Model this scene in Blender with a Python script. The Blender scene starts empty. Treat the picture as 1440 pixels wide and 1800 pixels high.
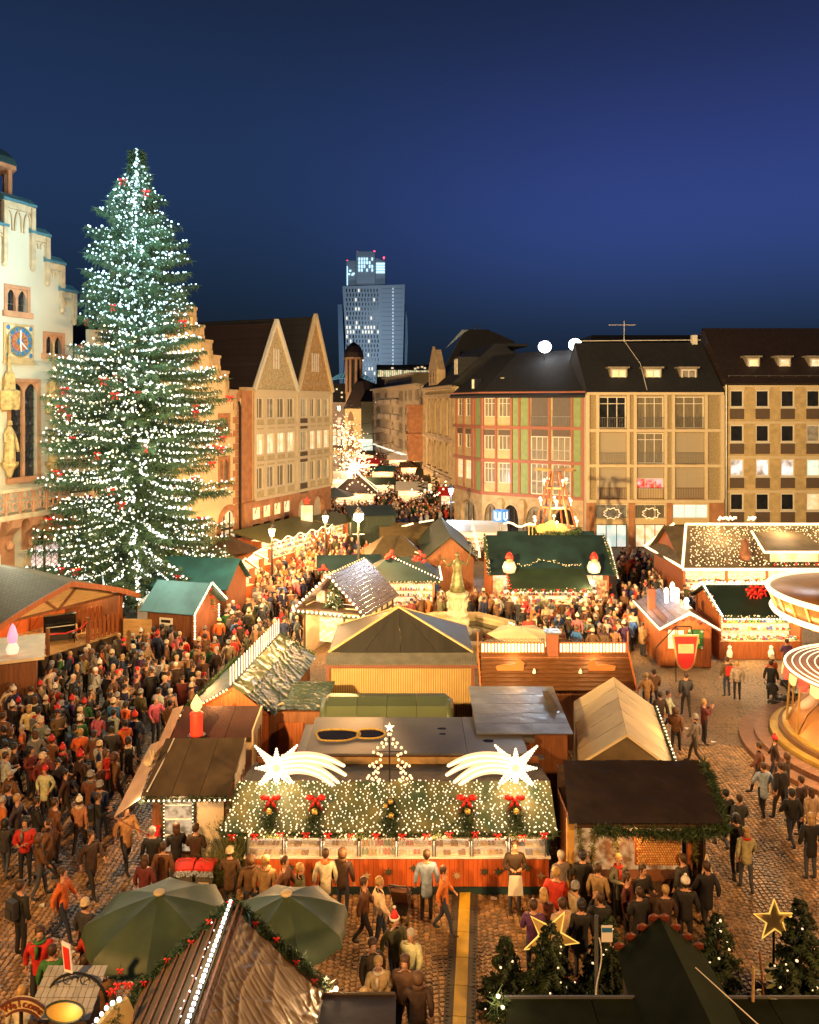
import bpy, bmesh, math, random
import numpy as np
from mathutils import Vector as V, Matrix
R = math.radians; PI = math.pi
rnd = random.Random(7)
sc = bpy.context.scene
COL = sc.collection
# ---------------------------------------------------------------- camera, sky, exposure
FP, HZ, CH = 1400.0, 710.0, 13.0
cd = bpy.data.cameras.new('camera'); cam = bpy.data.objects.new('camera', cd); COL.objects.link(cam)
cam.location = (0, 0, CH); cam.rotation_euler = (R(90), 0, 0)
cd.sensor_fit = 'HORIZONTAL'; cd.sensor_width = 36; cd.lens = 36 * FP / 1440
cd.shift_y = -(900 - HZ) / 1440; cd.clip_end = 3000; cd.clip_start = .2
sc.camera = cam
world = bpy.data.worlds.new('World'); sc.world = world; world.use_nodes = True
nt = world.node_tree; nt.nodes.clear()
def wn(t, **k):
    n = nt.nodes.new(t)
    for a, b in k.items(): setattr(n, a, b)
    return n
wo = wn('ShaderNodeOutputWorld'); bg = wn('ShaderNodeBackground'); tc = wn('ShaderNodeTexCoord'); sx = wn('ShaderNodeSeparateXYZ')
nt.links.new(tc.outputs['Generated'], sx.inputs[0])
def ramp(stops):
    r = wn('ShaderNodeValToRGB'); r.color_ramp.interpolation = 'B_SPLINE'
    e = r.color_ramp.elements
    e[0].position = stops[0][0]; e[0].color = (*stops[0][1], 1); e[1].position = stops[1][0]; e[1].color = (*stops[1][1], 1)
    for p, c in stops[2:]:
        q = e.new(p); q.color = (*c, 1)
    return r
ra = ramp([(0, (.007, .011, .016)), (.06, (.008, .013, .021)), (.14, (.010, .023, .048)), (.24, (.016, .038, .105)), (.34, (.014, .033, .095)), (.44, (.011, .022, .060)), (.55, (.008, .014, .035)), (1, (.005, .010, .026))])
rb = ramp([(0, (.007, .011, .017)), (.06, (.009, .016, .027)), (.13, (.020, .043, .115)), (.21, (.033, .062, .245)), (.30, (.027, .046, .19)), (.40, (.016, .028, .095)), (.52, (.009, .015, .038)), (1, (.005, .010, .026))])
nt.links.new(sx.outputs['Z'], ra.inputs[0]); nt.links.new(sx.outputs['Z'], rb.inputs[0])
mr = wn('ShaderNodeMapRange', interpolation_type='SMOOTHSTEP'); mr.inputs[1].default_value = -.25; mr.inputs[2].default_value = .30
nt.links.new(sx.outputs['X'], mr.inputs[0])
mx = wn('ShaderNodeMix', data_type='RGBA'); nt.links.new(mr.outputs[0], mx.inputs[0])
nt.links.new(ra.outputs[0], mx.inputs[6]); nt.links.new(rb.outputs[0], mx.inputs[7])
nt.links.new(mx.outputs[2], bg.inputs[0]); bg.inputs[1].default_value = 1.0
nt.links.new(bg.outputs[0], wo.inputs[0])
sc.view_settings.view_transform = 'Standard'; sc.view_settings.look = 'None'; sc.view_settings.gamma = 1
sc.view_settings.exposure = 0; sc.view_settings.use_curve_mapping = False
sc.render.engine = 'CYCLES'; sc.cycles.use_denoising = True
sc.cycles.max_bounces = 5; sc.cycles.diffuse_bounces = 3; sc.cycles.glossy_bounces = 2; sc.cycles.transmission_bounces = 2
sc.cycles.sample_clamp_indirect = 4; sc.cycles.caustics_reflective = False; sc.cycles.caustics_refractive = False
# ---------------------------------------------------------------- helpers
def G(px, py, z=0.0):
    Y = FP * (CH - z) / (py - HZ); return V(((px - 720) * Y / FP, Y, z))
def proj(x, y, z): return 720 + FP * x / y, HZ + FP * (CH - z) / y
class Plane:
    def __init__(s, O, th): s.x, s.y, s.th = O[0], O[1], th
    def at(s, px, py):
        a = (px - 720) / FP; dx, dy = math.cos(s.th), math.sin(s.th)
        u = (a * s.y - s.x) / (dx - a * dy); t = s.y + u * dy
        return u, CH - (py - HZ) * t / FP
    def rect(s, x0, x1, y0, y1):       # photo rectangle -> u0,u1,z0,z1 on the facade
        m = (y0 + y1) / 2; u0 = s.at(x0, m)[0]; u1 = s.at(x1, m)[0]; xm = (x0 + x1) / 2
        return u0, u1, s.at(xm, y1)[1], s.at(xm, y0)[1]
ICO_V = None
def _ico():
    bm = bmesh.new(); bmesh.ops.create_icosphere(bm, subdivisions=1, radius=1)
    v = [tuple(x.co) for x in bm.verts]; f = [tuple(x.index for x in q.verts) for q in bm.faces]; bm.free(); return v, f
ICO_V, ICO_F = _ico()
OCT_V = [(1,0,0),(-1,0,0),(0,1,0),(0,-1,0),(0,0,1),(0,0,-1)]; OCT_F = [(0,2,4),(2,1,4),(1,3,4),(3,0,4),(2,0,5),(1,2,5),(3,1,5),(0,3,5)]
class MB:
    def __init__(s): s.v = []; s.f = []; s.m = []
    def add(s, vs, fs, mi=0):
        b = len(s.v); s.v += [tuple(p) for p in vs]
        for f in fs: s.f.append(tuple(i + b for i in f)); s.m.append(mi)
        return s
    def box(s, x0, x1, y0, y1, z0, z1, mi=0, M=None):
        vs = [V((x, y, z)) for z in (z0, z1) for y in (y0, y1) for x in (x0, x1)]
        if M: vs = [M @ p for p in vs]
        return s.add(vs, [(0,2,3,1),(4,5,7,6),(0,1,5,4),(2,6,7,3),(0,4,6,2),(1,3,7,5)], mi)
    def bar(s, a, b, w, h=None, mi=0, up=(0,0,1)):
        a, b = V(a), V(b); d = b - a; h = h or w
        if d.length < 1e-6: return s
        n = d.normalized(); u = V(up)
        if abs(n.dot(u)) > .98: u = V((0, 1, 0))
        r = n.cross(u).normalized() * w / 2; q = r.normalized().cross(n).normalized() * h / 2
        vs = [p + i * r + j * q for p in (a, b) for i, j in ((-1,-1),(1,-1),(1,1),(-1,1))]
        return s.add(vs, [(0,1,2,3),(7,6,5,4),(0,4,5,1),(1,5,6,2),(2,6,7,3),(3,7,4,0)], mi)
    def tube(s, pts, r, n=6, mi=0, closed=False):
        pts = [V(p) for p in pts]; N = len(pts); rs = r if isinstance(r, (list, tuple)) else [r] * N
        vs = []
        for i, p in enumerate(pts):
            a = pts[(i - 1) % N] if (i > 0 or closed) else p; b = pts[(i + 1) % N] if (i < N - 1 or closed) else p
            t = (b - a).normalized(); u = V((0, 0, 1)) if abs(t.z) < .9 else V((1, 0, 0))
            x = t.cross(u).normalized(); y = x.cross(t)
            vs += [p + rs[i] * (math.cos(2*PI*k/n) * x + math.sin(2*PI*k/n) * y) for k in range(n)]
        fs = []
        for i in range(N if closed else N - 1):
            j = (i + 1) % N
            fs += [(i*n+k, i*n+(k+1)%n, j*n+(k+1)%n, j*n+k) for k in range(n)]
        if not closed: fs += [tuple(range(n))[::-1], tuple((N-1)*n + k for k in range(n))]
        return s.add(vs, fs, mi)
    def lathe(s, prof, n=16, c=(0,0,0), mi=0, a0=0, a1=2*PI, ph=0):
        full = abs(a1 - a0 - 2*PI) < 1e-6; m = n if full else n + 1; vs = []
        for r, z in prof:
            vs += [(c[0] + r*math.cos(a0+ph+(a1-a0)*k/n), c[1] + r*math.sin(a0+ph+(a1-a0)*k/n), c[2]+z) for k in range(m)]
        fs = []
        for i in range(len(prof)-1):
            for k in range(n):
                k2 = (k+1) % m
                fs.append((i*m+k, i*m+k2, (i+1)*m+k2, (i+1)*m+k))
        if full and prof[-1][0] > 1e-4: fs.append(tuple((len(prof)-1)*m + k for k in range(m)))
        if full and prof[0][0] > 1e-4: fs.append(tuple(range(m))[::-1])
        return s.add(vs, fs, mi)
    def prism(s, pts, d, mi=0):          # planar polygon pushed by vector d
        n = len(pts); d = V(d); vs = [V(p) for p in pts] + [V(p) + d for p in pts]
        return s.add(vs, [tuple(range(n))[::-1], tuple(range(n, 2*n))] + [(i, (i+1)%n, n+(i+1)%n, n+i) for i in range(n)], mi)
    def slab(s, q, t=.05, mi=0):
        n = (V(q[1]) - V(q[0])).cross(V(q[2]) - V(q[0])).normalized()
        if n.z > 0: n = -n
        return s.prism(q, n * t, mi)
    def sph(s, c, r, mi=0, oct=False):
        r = r if isinstance(r, (tuple, list)) else (r, r, r)
        return s.add([(c[0]+x*r[0], c[1]+y*r[1], c[2]+z*r[2]) for x, y, z in (OCT_V if oct else ICO_V)], OCT_F if oct else ICO_F, mi)
    def mesh(s, name, mats, smooth=False):
        me = bpy.data.meshes.new(name); me.from_pydata([tuple(p) for p in s.v], [], s.f)
        for m in (mats if isinstance(mats, (list, tuple)) else [mats]): me.materials.append(m)
        if any(s.m): me.polygons.foreach_set('material_index', s.m)
        if smooth: me.polygons.foreach_set('use_smooth', [True] * len(me.polygons))
        me.update(); return me
    def obj(s, name, mats, parent=None, smooth=False, loc=None, kind=None, rz=0, label=None):
        if not s.f: return None
        bm = bmesh.new(); me = s.mesh(name, mats, smooth); bm.from_mesh(me)
        bmesh.ops.recalc_face_normals(bm, faces=bm.faces[:]); bm.to_mesh(me); bm.free()
        return link(name, me, parent, loc, rz, kind, label)
def link(name, me, parent=None, loc=None, rz=0, kind=None, label=None):
    o = bpy.data.objects.new(name, me); COL.objects.link(o)
    if parent: o.parent = parent
    if loc is not None: o.location = loc
    o.rotation_euler.z = rz
    if kind or name in ('relief', 'bulb', 'log_ends', 'sweets', 'corrugated_eave', 'wall_ribs', 'red_balls', 'roof_ribs', 'floor_line', 'crown_light'): o['kind'] = kind or 'stuff'
    if label: o['label'] = label
    return o
def thing(name, label, cat, loc=(0,0,0), rz=0, group=None, me=None):
    o = bpy.data.objects.new(name, me); COL.objects.link(o); o.location = loc; o.rotation_euler = (0, 0, rz)
    o['label'] = label; o['category'] = cat
    if group: o['group'] = group
    return o
def tag(o, label, cat, group=None, kind=None):
    if label: o['label'] = label
    if cat: o['category'] = cat
    if group: o['group'] = group
    if kind: o['kind'] = kind
    return o
LM = 1.5
def lamp(parent, loc, W, col, rad=.3, spot=None, aim=None, sp_blend=.5):
    if not spot and col[2] < .65: W *= LM
    l = bpy.data.lights.new('lamp_light', 'SPOT' if spot else 'POINT'); l.energy = W; l.color = col; l.shadow_soft_size = rad
    o = bpy.data.objects.new('lamp_light', l); COL.objects.link(o); o.location = loc
    if parent: o.parent = parent
    if spot:
        l.spot_size = spot; l.spot_blend = sp_blend
        d = V(aim) - V(loc); o.rotation_euler = d.to_track_quat('-Z', 'Y').to_euler()
    return o
# ---------------------------------------------------------------- materials
MATS = {}
def mat(name, c=(.5,.5,.5), rough=.65, metal=0, var=.18, sc_=2.5, stretch=None, bump=0, bsc=None, spec=None, c2=None, det=4, coat=0):
    if name in MATS: return MATS[name]
    m = bpy.data.materials.new(name); m.use_nodes = True; t = m.node_tree; p = t.nodes['Principled BSDF']; MATS[name] = m
    p.inputs['Roughness'].default_value = rough; p.inputs['Metallic'].default_value = metal
    if spec is not None: p.inputs['Specular IOR Level'].default_value = spec
    if coat: p.inputs['Coat Weight'].default_value = coat; p.inputs['Coat Roughness'].default_value = .2
    co = t.nodes.new('ShaderNodeTexCoord'); mp = t.nodes.new('ShaderNodeMapping'); oi = t.nodes.new('ShaderNodeObjectInfo'); vm = t.nodes.new('ShaderNodeVectorMath'); vm.operation = 'SCALE'; vm.inputs[0].default_value = (37, 53, 71); t.links.new(oi.outputs['Random'], vm.inputs['Scale']); t.links.new(vm.outputs[0], mp.inputs['Location']); t.links.new(co.outputs['Object'], mp.inputs[0])
    if stretch: mp.inputs['Scale'].default_value = stretch
    n = t.nodes.new('ShaderNodeTexNoise'); n.inputs['Scale'].default_value = sc_; n.inputs['Detail'].default_value = det; t.links.new(mp.outputs[0], n.inputs['Vector'])
    cr = t.nodes.new('ShaderNodeValToRGB'); e = cr.color_ramp.elements
    e[0].position = .3; e[1].position = .7
    a = tuple(x * (1 - var) for x in c); b = c2 or tuple(min(1, x * (1 + var)) for x in c)
    e[0].color = (*a, 1); e[1].color = (*b, 1)
    t.links.new(n.outputs[0], cr.inputs[0]); t.links.new(cr.outputs[0], p.inputs['Base Color'])
    if bump:
        n2 = t.nodes.new('ShaderNodeTexNoise'); n2.inputs['Scale'].default_value = bsc or sc_ * 6; n2.inputs['Detail'].default_value = 3; t.links.new(mp.outputs[0], n2.inputs['Vector'])
        bp = t.nodes.new('ShaderNodeBump'); bp.inputs['Strength'].default_value = bump; bp.inputs['Distance'].default_value = .05
        t.links.new(n2.outputs[0], bp.inputs['Height']); t.links.new(bp.outputs[0], p.inputs['Normal'])
    return m
def tiles(name, c, c2, w, h, rough=.6, mortar=None, bump=.4, off=.5, axes='UV', mw=.012, var=.0):
    """coursed covering (slates, small bricks, corrugation) too fine to build piece by piece"""
    if name in MATS: return MATS[name]
    m = mat(name, c, rough, var=.1); t = m.node_tree; p = t.nodes['Principled BSDF']
    co = t.nodes.new('ShaderNodeTexCoord'); sp = t.nodes.new('ShaderNodeSeparateXYZ'); cb = t.nodes.new('ShaderNodeCombineXYZ')
    t.links.new(co.outputs['Object'], sp.inputs[0])
    t.links.new(sp.outputs[axes[0]], cb.inputs[0]); t.links.new(sp.outputs[axes[1]], cb.inputs[1])
    b = t.nodes.new('ShaderNodeTexBrick'); b.inputs['Scale'].default_value = 1; b.inputs['Brick Width'].default_value = w; b.inputs['Row Height'].default_value = h
    b.inputs['Mortar Size'].default_value = mw; b.offset = off; b.inputs['Color1'].default_value = (*c, 1); b.inputs['Color2'].default_value = (*c2, 1)
    b.inputs['Mortar'].default_value = (*(mortar or tuple(x*.35 for x in c)), 1)
    t.links.new(cb.outputs[0], b.inputs['Vector']); t.links.new(b.outputs['Color'], p.inputs['Base Color'])
    bp = t.nodes.new('ShaderNodeBump'); bp.inputs['Strength'].default_value = bump; bp.inputs['Distance'].default_value = .03; bp.invert = True
    t.links.new(b.outputs['Fac'], bp.inputs['Height']); t.links.new(bp.outputs[0], p.inputs['Normal'])
    return m
def emis(name, c, s, sample=False):
    if name in MATS: return MATS[name]
    m = bpy.data.materials.new(name); m.use_nodes = True; t = m.node_tree; p = t.nodes['Principled BSDF']; MATS[name] = m
    p.inputs['Base Color'].default_value = (*[x * .6 for x in c], 1); p.inputs['Emission Color'].default_value = (*c, 1); p.inputs['Emission Strength'].default_value = s
    if not sample: m.cycles.emission_sampling = 'NONE'
    return m
def glow_noise(name, ca, cb_, s, scale=4, stretch=None, detail=2):    # lit room seen through a window / lit display
    if name in MATS: return MATS[name]
    m = emis(name, ca, s); t = m.node_tree; p = t.nodes['Principled BSDF']
    co = t.nodes.new('ShaderNodeTexCoord'); mp = t.nodes.new('ShaderNodeMapping'); n = t.nodes.new('ShaderNodeTexNoise'); cr = t.nodes.new('ShaderNodeValToRGB')
    if stretch: mp.inputs['Scale'].default_value = stretch
    n.inputs['Scale'].default_value = scale; n.inputs['Detail'].default_value = detail
    cr.color_ramp.elements[0].position = .38; cr.color_ramp.elements[1].position = .62
    cr.color_ramp.elements[0].color = (*ca, 1); cr.color_ramp.elements[1].color = (*cb_, 1)
    oi = t.nodes.new('ShaderNodeObjectInfo'); vm = t.nodes.new('ShaderNodeVectorMath'); vm.operation = 'SCALE'; vm.inputs[0].default_value = (37, 53, 71); t.links.new(oi.outputs['Random'], vm.inputs['Scale']); t.links.new(vm.outputs[0], mp.inputs['Location'])
    t.links.new(co.outputs['Object'], mp.inputs[0]); t.links.new(mp.outputs[0], n.inputs[0]); t.links.new(n.outputs[0], cr.inputs[0]); t.links.new(cr.outputs[0], p.inputs['Emission Color'])
    return m
WARM = (1, .50, .17); WARM2 = (1, .66, .33); COOL = (.72, .88, 1)
stucco = mat('cream_stucco', (.66, .56, .36), .85, var=.08, sc_=.6, bump=.15, bsc=14)
stucco_w = mat('white_stucco', (.50, .45, .34), .85, var=.06, sc_=.5, bump=.12, bsc=14)
stucco_y = mat('yellow_stucco', (.62, .50, .28), .85, var=.08, sc_=.6, bump=.12, bsc=14)
sand = mat('red_sandstone', (.42, .20, .10), .85, var=.22, sc_=1.6, bump=.3, bsc=9)
sand_l = mat('pale_sandstone', (.48, .36, .22), .85, var=.2, sc_=1.8, bump=.3, bsc=9)
redframe = mat('red_painted_frame', (.33, .12, .075), .6, var=.08)
greenpan = mat('pale_green_panel', (.24, .33, .15), .8, var=.12)
creampan = mat('cream_panel', (.50, .42, .24), .8, var=.15)
whitefr = mat('white_window_frame', (.74, .72, .64), .5, var=.04)
framec = mat('cream_frame', (.66, .56, .38), .7, var=.06)
pebble = mat('pebbledash', (.36, .29, .17), .95, var=.45, sc_=14, bump=.8, bsc=20, det=2)
conc = mat('ochre_concrete', (.52, .40, .21), .9, var=.18, sc_=2.2, bump=.3, bsc=12)
brownp = mat('brown_spandrel', (.12, .085, .06), .6, var=.08)
shutter = tiles('rolling_shutter', (.50, .44, .33), (.48, .42, .31), 9, .06, .6, (.30, .25, .18), .5, 0, 'XZ', .006)
slate = tiles('slate_roof', (.022, .024, .029), (.016, .018, .023), .35, .28, .8, (.012, .012, .014), .6, .5, 'XZ', .012)
slate_b = tiles('brown_tile_roof', (.036, .022, .018), (.024, .016, .014), .3, .3, .6, (.02, .014, .012), .7, .5, 'XZ', .015)
glass = mat('dark_window_glass', (.022, .024, .028), .08, var=.3, sc_=1.2, spec=.8)
curt = mat('curtained_glass', (.22, .19, .13), .25, var=.35, sc_=5, stretch=(4, 1, .3), spec=.6)
lit_y = glow_noise('lit_room_yellow', (.95, .70, .30), (1, .88, .52), .9, 1.5)
lit_w = glow_noise('lit_room_white', (.80, .52, .24), (1, .86, .60), .95, 1.6)
lit_d = glow_noise('dim_room', (.20, .14, .07), (.50, .36, .18), .55, 2.2)
lit_c = glow_noise('lit_shop_cool', (.60, .85, .75), (1, .95, .85), .8, 2.5)
wood_o = mat('orange_wood', (.30, .085, .022), .55, var=.28, sc_=3, stretch=(6, 6, .5), bump=.25)
wood_m = mat('brown_wood', (.17, .062, .022), .6, var=.3, sc_=3, stretch=(5, 5, .5), bump=.25)
wood_d = mat('dark_timber', (.055, .030, .016), .7, var=.3, sc_=3, bump=.2)
wood_l = mat('pale_wood', (.50, .31, .13), .6, var=.2, sc_=3, stretch=(.6, 5, 5), bump=.2)
plaster = mat('stall_plaster', (.62, .50, .34), .8, var=.1)
metal = mat('grey_metal', (.25, .25, .24), .38, .7, var=.15)
metal_d = mat('dark_iron', (.03, .03, .03), .45, .5, var=.1)
gold = mat('gilded_metal', (.75, .50, .14), .35, .8, var=.1)
teal = mat('teal_canvas', (.016, .085, .09), .7, var=.35, sc_=.9, bump=.25, bsc=3)
teal_l = mat('pale_teal_canvas', (.055, .14, .15), .7, var=.25, sc_=.9, bump=.25, bsc=3)
dteal = mat('dark_teal_canvas', (.008, .026, .030), .6, var=.45, sc_=.8, bump=.25, bsc=3)
dgreen = mat('dark_green_canvas', (.012, .026, .014), .6, var=.25, sc_=1, bump=.2, bsc=4)
umbg = mat('umbrella_green', (.038, .062, .030), .6, var=.25, sc_=1.5, bump=.15, bsc=5)
cream_cv = mat('cream_canvas', (.56, .46, .27), .7, var=.2, sc_=.8, bump=.2, bsc=2.5)
felt = mat('brown_roofing_felt', (.088, .062, .030), .8, var=.4, sc_=1.4, bump=.3, bsc=25)
felt_r = mat('maroon_roofing_felt', (.065, .028, .020), .8, var=.18, sc_=1.4, bump=.3, bsc=25)
black_cv = mat('black_canvas', (.022, .014, .009), .6, var=.3, sc_=1.2, bump=.25, bsc=3)
needle = mat('fir_needles', (.024, .040, .014), .6, var=.45, sc_=3)
needle_b = mat('big_fir_needles', (.035, .075, .028), .6, var=.4, sc_=1.2)
needle_g = mat('garland_green', (.030, .060, .018), .6, var=.4, sc_=6)
red = mat('red_ribbon', (.62, .02, .012), .4, var=.15)
redp = mat('red_paint', (.62, .03, .02), .4, var=.08)
white = mat('white_paint', (.76, .74, .68), .5, var=.04)
bulb_w = emis('bulb_warm', (1, .68, .34), 2.0); bulb_h = emis('bulb_white', (1, .82, .55), 2.2)
bulb_c = emis('bulb_cool', (.66, .93, 1), 3.0); bulb_n = emis('bulb_neutral', (.92, .97, .90), 3.0); bulb_t = emis('bulb_tree_warm', (1, .88, .56), 2.8)
bulb_s = emis('bulb_small_warm', (1, .70, .38), 1.7)
rope = emis('light_tube', (1, .80, .50), 1.7); bulb_p = emis('bulb_pink', (1, .52, .36), 1.5)
FOOT = []
def foot(x, y, th, w, d, m=.15): FOOT.append((x, y, math.cos(th), math.sin(th), w, d, m))
def blocked(x, y, e=0):
    for fx, fy, c, s, w, d, m in FOOT:
        u = (x-fx)*c + (y-fy)*s; v = -(x-fx)*s + (y-fy)*c; k = m + e
        if -k < u < w + k and -k < v < d + k: return True
    return False
# ---------------------------------------------------------------- shared decoration builders
def bulbs(parent, lines, sp=.22, r=.035, m=None, name='light_string', jit=0, wire=True, label=None):
    mb = MB()
    for ln in lines:
        ln = [V(p) for p in ln]
        for a, b in zip(ln, ln[1:]):
            L = (b - a).length; n = max(1, int(L / sp))
            for i in range(n):
                p = a.lerp(b, (i + .5) / n)
                if jit: p = p + V((rnd.uniform(-jit, jit), rnd.uniform(-jit, jit), rnd.uniform(-jit, jit)))
                mb.sph(p, r * rnd.uniform(.85, 1.1))
        if wire: mb.tube(ln, .012, 4, 1)
    return mb.obj(name, [m or bulb_w, metal_d], parent, kind=None, label=label)
def net(parent, q, n, r=.028, m=None, name='light_net', up=.04, cols=None):
    """bulbs hung in rough columns over the quad a,b (top) c,d (bottom)"""
    a, b, c, d = [V(p) for p in q]; mb = MB(); nn = (b-a).cross(d-a).normalized()
    if nn.z < 0: nn = -nn
    cols = cols or int((b-a).length / .14); per = max(1, n // cols)
    for i in range(cols):
        u0 = (i + rnd.uniform(.2, .8)) / cols
        for j in range(per):
            if rnd.random() < .12: continue
            v = (j + rnd.uniform(.1, .9)) / per; u = min(1, max(0, u0 + .006 * math.sin(j * 1.7 + i) + rnd.uniform(-.004, .004)))
            p = a.lerp(b, u).lerp(d.lerp(c, u), v) + nn * up
            mb.sph(p, r * rnd.uniform(.7, 1.15), oct=r < .02)
    return mb.obj(name, m or bulb_s, parent, kind='stuff')
def spiky(mb, p, L, n, dirs=None, w=.02, mi=0, droop=0):
    for _ in range(n):
        d = V((rnd.gauss(0, 1), rnd.gauss(0, 1), rnd.gauss(0, 1)))
        if dirs: d = d * .5 + V(dirs)
        d.z -= droop; d.normalize(); l = L * rnd.uniform(.6, 1.2)
        s = d.cross(V((rnd.uniform(-1, 1), rnd.uniform(-1, 1), .3))).normalized() * w
        e = p + d * l; k = len(mb.v); mb.v += [tuple(p - s*.6), tuple(p + s*.6), tuple(e)]; mb.f.append((k, k+1, k+2)); mb.m.append(mi)
def garland(parent, lines, r=.13, dens=90, m=None, bows=0, blights=0, name='garland', bs=.6):
    mb = MB(); bl = MB(); L0 = 0
    for ln in lines:
        ln = [V(p) for p in ln]
        for a, b in zip(ln, ln[1:]):
            L = (b-a).length; n = int(L * dens)
            for i in range(n):
                p = a.lerp(b, rnd.random()) + V((rnd.gauss(0, r*.25), rnd.gauss(0, r*.25), rnd.gauss(0, r*.25)))
                spiky(mb, p, r, 3, w=r*.14, droop=.3)
            for i in range(int(L * blights)):
                p = a.lerp(b, rnd.random()) + V((rnd.uniform(-r, r)*.7, rnd.uniform(-r, r)*.7, rnd.uniform(-r, r)*.7)); bl.sph(p, .025)
    g = mb.obj(name, m or needle_g, parent)
    if bl.f: bl.obj('bulb', bulb_w, g)
    if bows:
        for ln in lines:
            for i in range(bows):
                t = (i + .5) / bows * (len(ln) - 1); k = min(int(t), len(ln) - 2)
                link('bow', bow_mesh(), g, V(ln[k]).lerp(V(ln[k+1]), t - k) + V((rnd.uniform(-.05, .05), -.08, .03+rnd.uniform(-.04, .04)))).scale = (bs,)*3
    return g
_bow = []
def bow_mesh(s=1.0):
    if not _bow:
        mb = MB()
        for sg in (-1, 1):
            mb.sph((sg*.10, -.02, .03), (.09, .045, .06)); mb.prism([(0, -.03, 0), (sg*.05, -.03, -.02), (sg*.13, -.03, -.2), (sg*.05, -.03, -.19)], (0, .015, 0))
        mb.sph((0, -.05, .01), .04); _bow.append(mb.mesh('bow', red, True))
    return _bow[0]
def fir(name, label, loc, h, r, group=None, m=None, lights=0, dens=1.0, lm=None, seed=0):
    rr = random.Random(seed); t = thing(name, label, 'fir tree', loc, 0, group)
    MB().tube([(0,0,0), (0,0,h*.95)], [.05 + h*.012, .01], 7).obj('trunk', wood_d, t)
    mb = MB(); bl = MB(); nb = int(30 * h * dens)
    for i in range(nb):
        k = (i + rr.random()) / nb; z = h * (.07 + .92 * k); L = r * (1 - k) ** .85 * rr.uniform(.75, 1.12) + .05; a = rr.uniform(0, 2*PI)
        d = V((math.cos(a), math.sin(a), 0)); n = max(3, int(L / .07))
        for j in range(n):
            s = (j + 1) / n; p = V((0, 0, z)) + d * L * s + V((0, 0, -.25 * L * s + .12 * L * s * s))
            side = V((-d.y, d.x, 0))
            for sg in (-1, 1):
                dd = (d * .8 + side * sg * .9 + V((0, 0, rr.uniform(-.25, .25)))).normalized(); l = .26 * (1 - .5*s) * rr.uniform(.7, 1.2) * (.5 + L / 1.2)
                e = p + dd * l; w = V((0, 0, 1)).cross(dd).normalized() * .035; u = V((0, 0, .02))
                b = len(mb.v); mb.v += [tuple(p - w), tuple(p + w), tuple(e), tuple(p + dd*l*.4 + V((0,0,.05))), tuple(p + dd*l*.5 - V((0,0,.06)))]
                mb.f += [(b, b+1, b+2), (b, b+3, b+2), (b+1, b+4, b+2)]; mb.m += [0, 0, 0]
    mb.obj('crown', m or needle, t)
    for i in range(lights):
        k = rr.random() ** 1.3; a = rr.uniform(0, 2*PI); q = r * (1-k) ** .85 * rr.uniform(.75, 1.05); bl.sph((q*math.cos(a), q*math.sin(a), h*(.1+.88*k) - .15*q), rr.uniform(.018, .032))
    if lights: bl.obj('bulb', lm or bulb_w, t, kind='stuff')
    return t
def planks(parent, x0, x1, z0, z1, y, m, w=.14, name='plank', t=.025, gap=.008, axis='x'):
    n = max(1, round((x1-x0) / w)); w = (x1-x0) / n
    me = MB().box(-w/2+gap/2, w/2-gap/2, -t/2, t/2, 0, z1-z0).mesh(name, m)
    for i in range(n):
        c = x0 + (i+.5)*w; j = rnd.uniform(-.004, .004)
        o = link(name, me, parent, (c, y+j, z0) if axis == 'x' else (y+j, c, z0), 0 if axis == 'x' else PI/2)
def tarp(parent, q, nu, nv, amp, m, name='tarpaulin', seed=1, dirs=None, off=.03):
    """creased sheet over quad a,b,c,d"""
    from mathutils import noise
    a, b, c, d = [V(p) for p in q]; nn = (b-a).cross(d-a).normalized()
    if nn.z < 0: nn = -nn
    mb = MB(); vs = []
    for j in range(nv+1):
        for i in range(nu+1):
            u, v = i/nu, j/nv; p = a.lerp(b, u).lerp(d.lerp(c, u), v)
            P = V((u * (b-a).length, v * (d-a).length, 0)); h = 0
            w = noise.noise(P*.9 + V((seed*5, 0, 0))) * .8
            for k, (an, fr_, al, am) in enumerate(((.5, 3.2, .45, .8), (1.25, 4.6, .7, .55), (-.6, 5.5, .9, .4), (2.2, 9, 1.8, .22))):
                c_, s_ = math.cos(an+seed), math.sin(an+seed); q = V(((P.x*c_+P.y*s_)*fr_ + w*1.4, (-P.x*s_+P.y*c_)*al, seed*3.3 + k*11)); r1 = abs(noise.noise(q)); h += am * max(0, 1 - r1*3.2)**2.2
            h2 = 0
            vs.append(p + nn * (off + amp * (h + h2 + w*.5)))
    fs = [(j*(nu+1)+i, j*(nu+1)+i+1, (j+1)*(nu+1)+i+1, (j+1)*(nu+1)+i) for j in range(nv) for i in range(nu)]
    mb.add(vs, fs); return mb.obj(name, m, parent, smooth=True)
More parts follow.
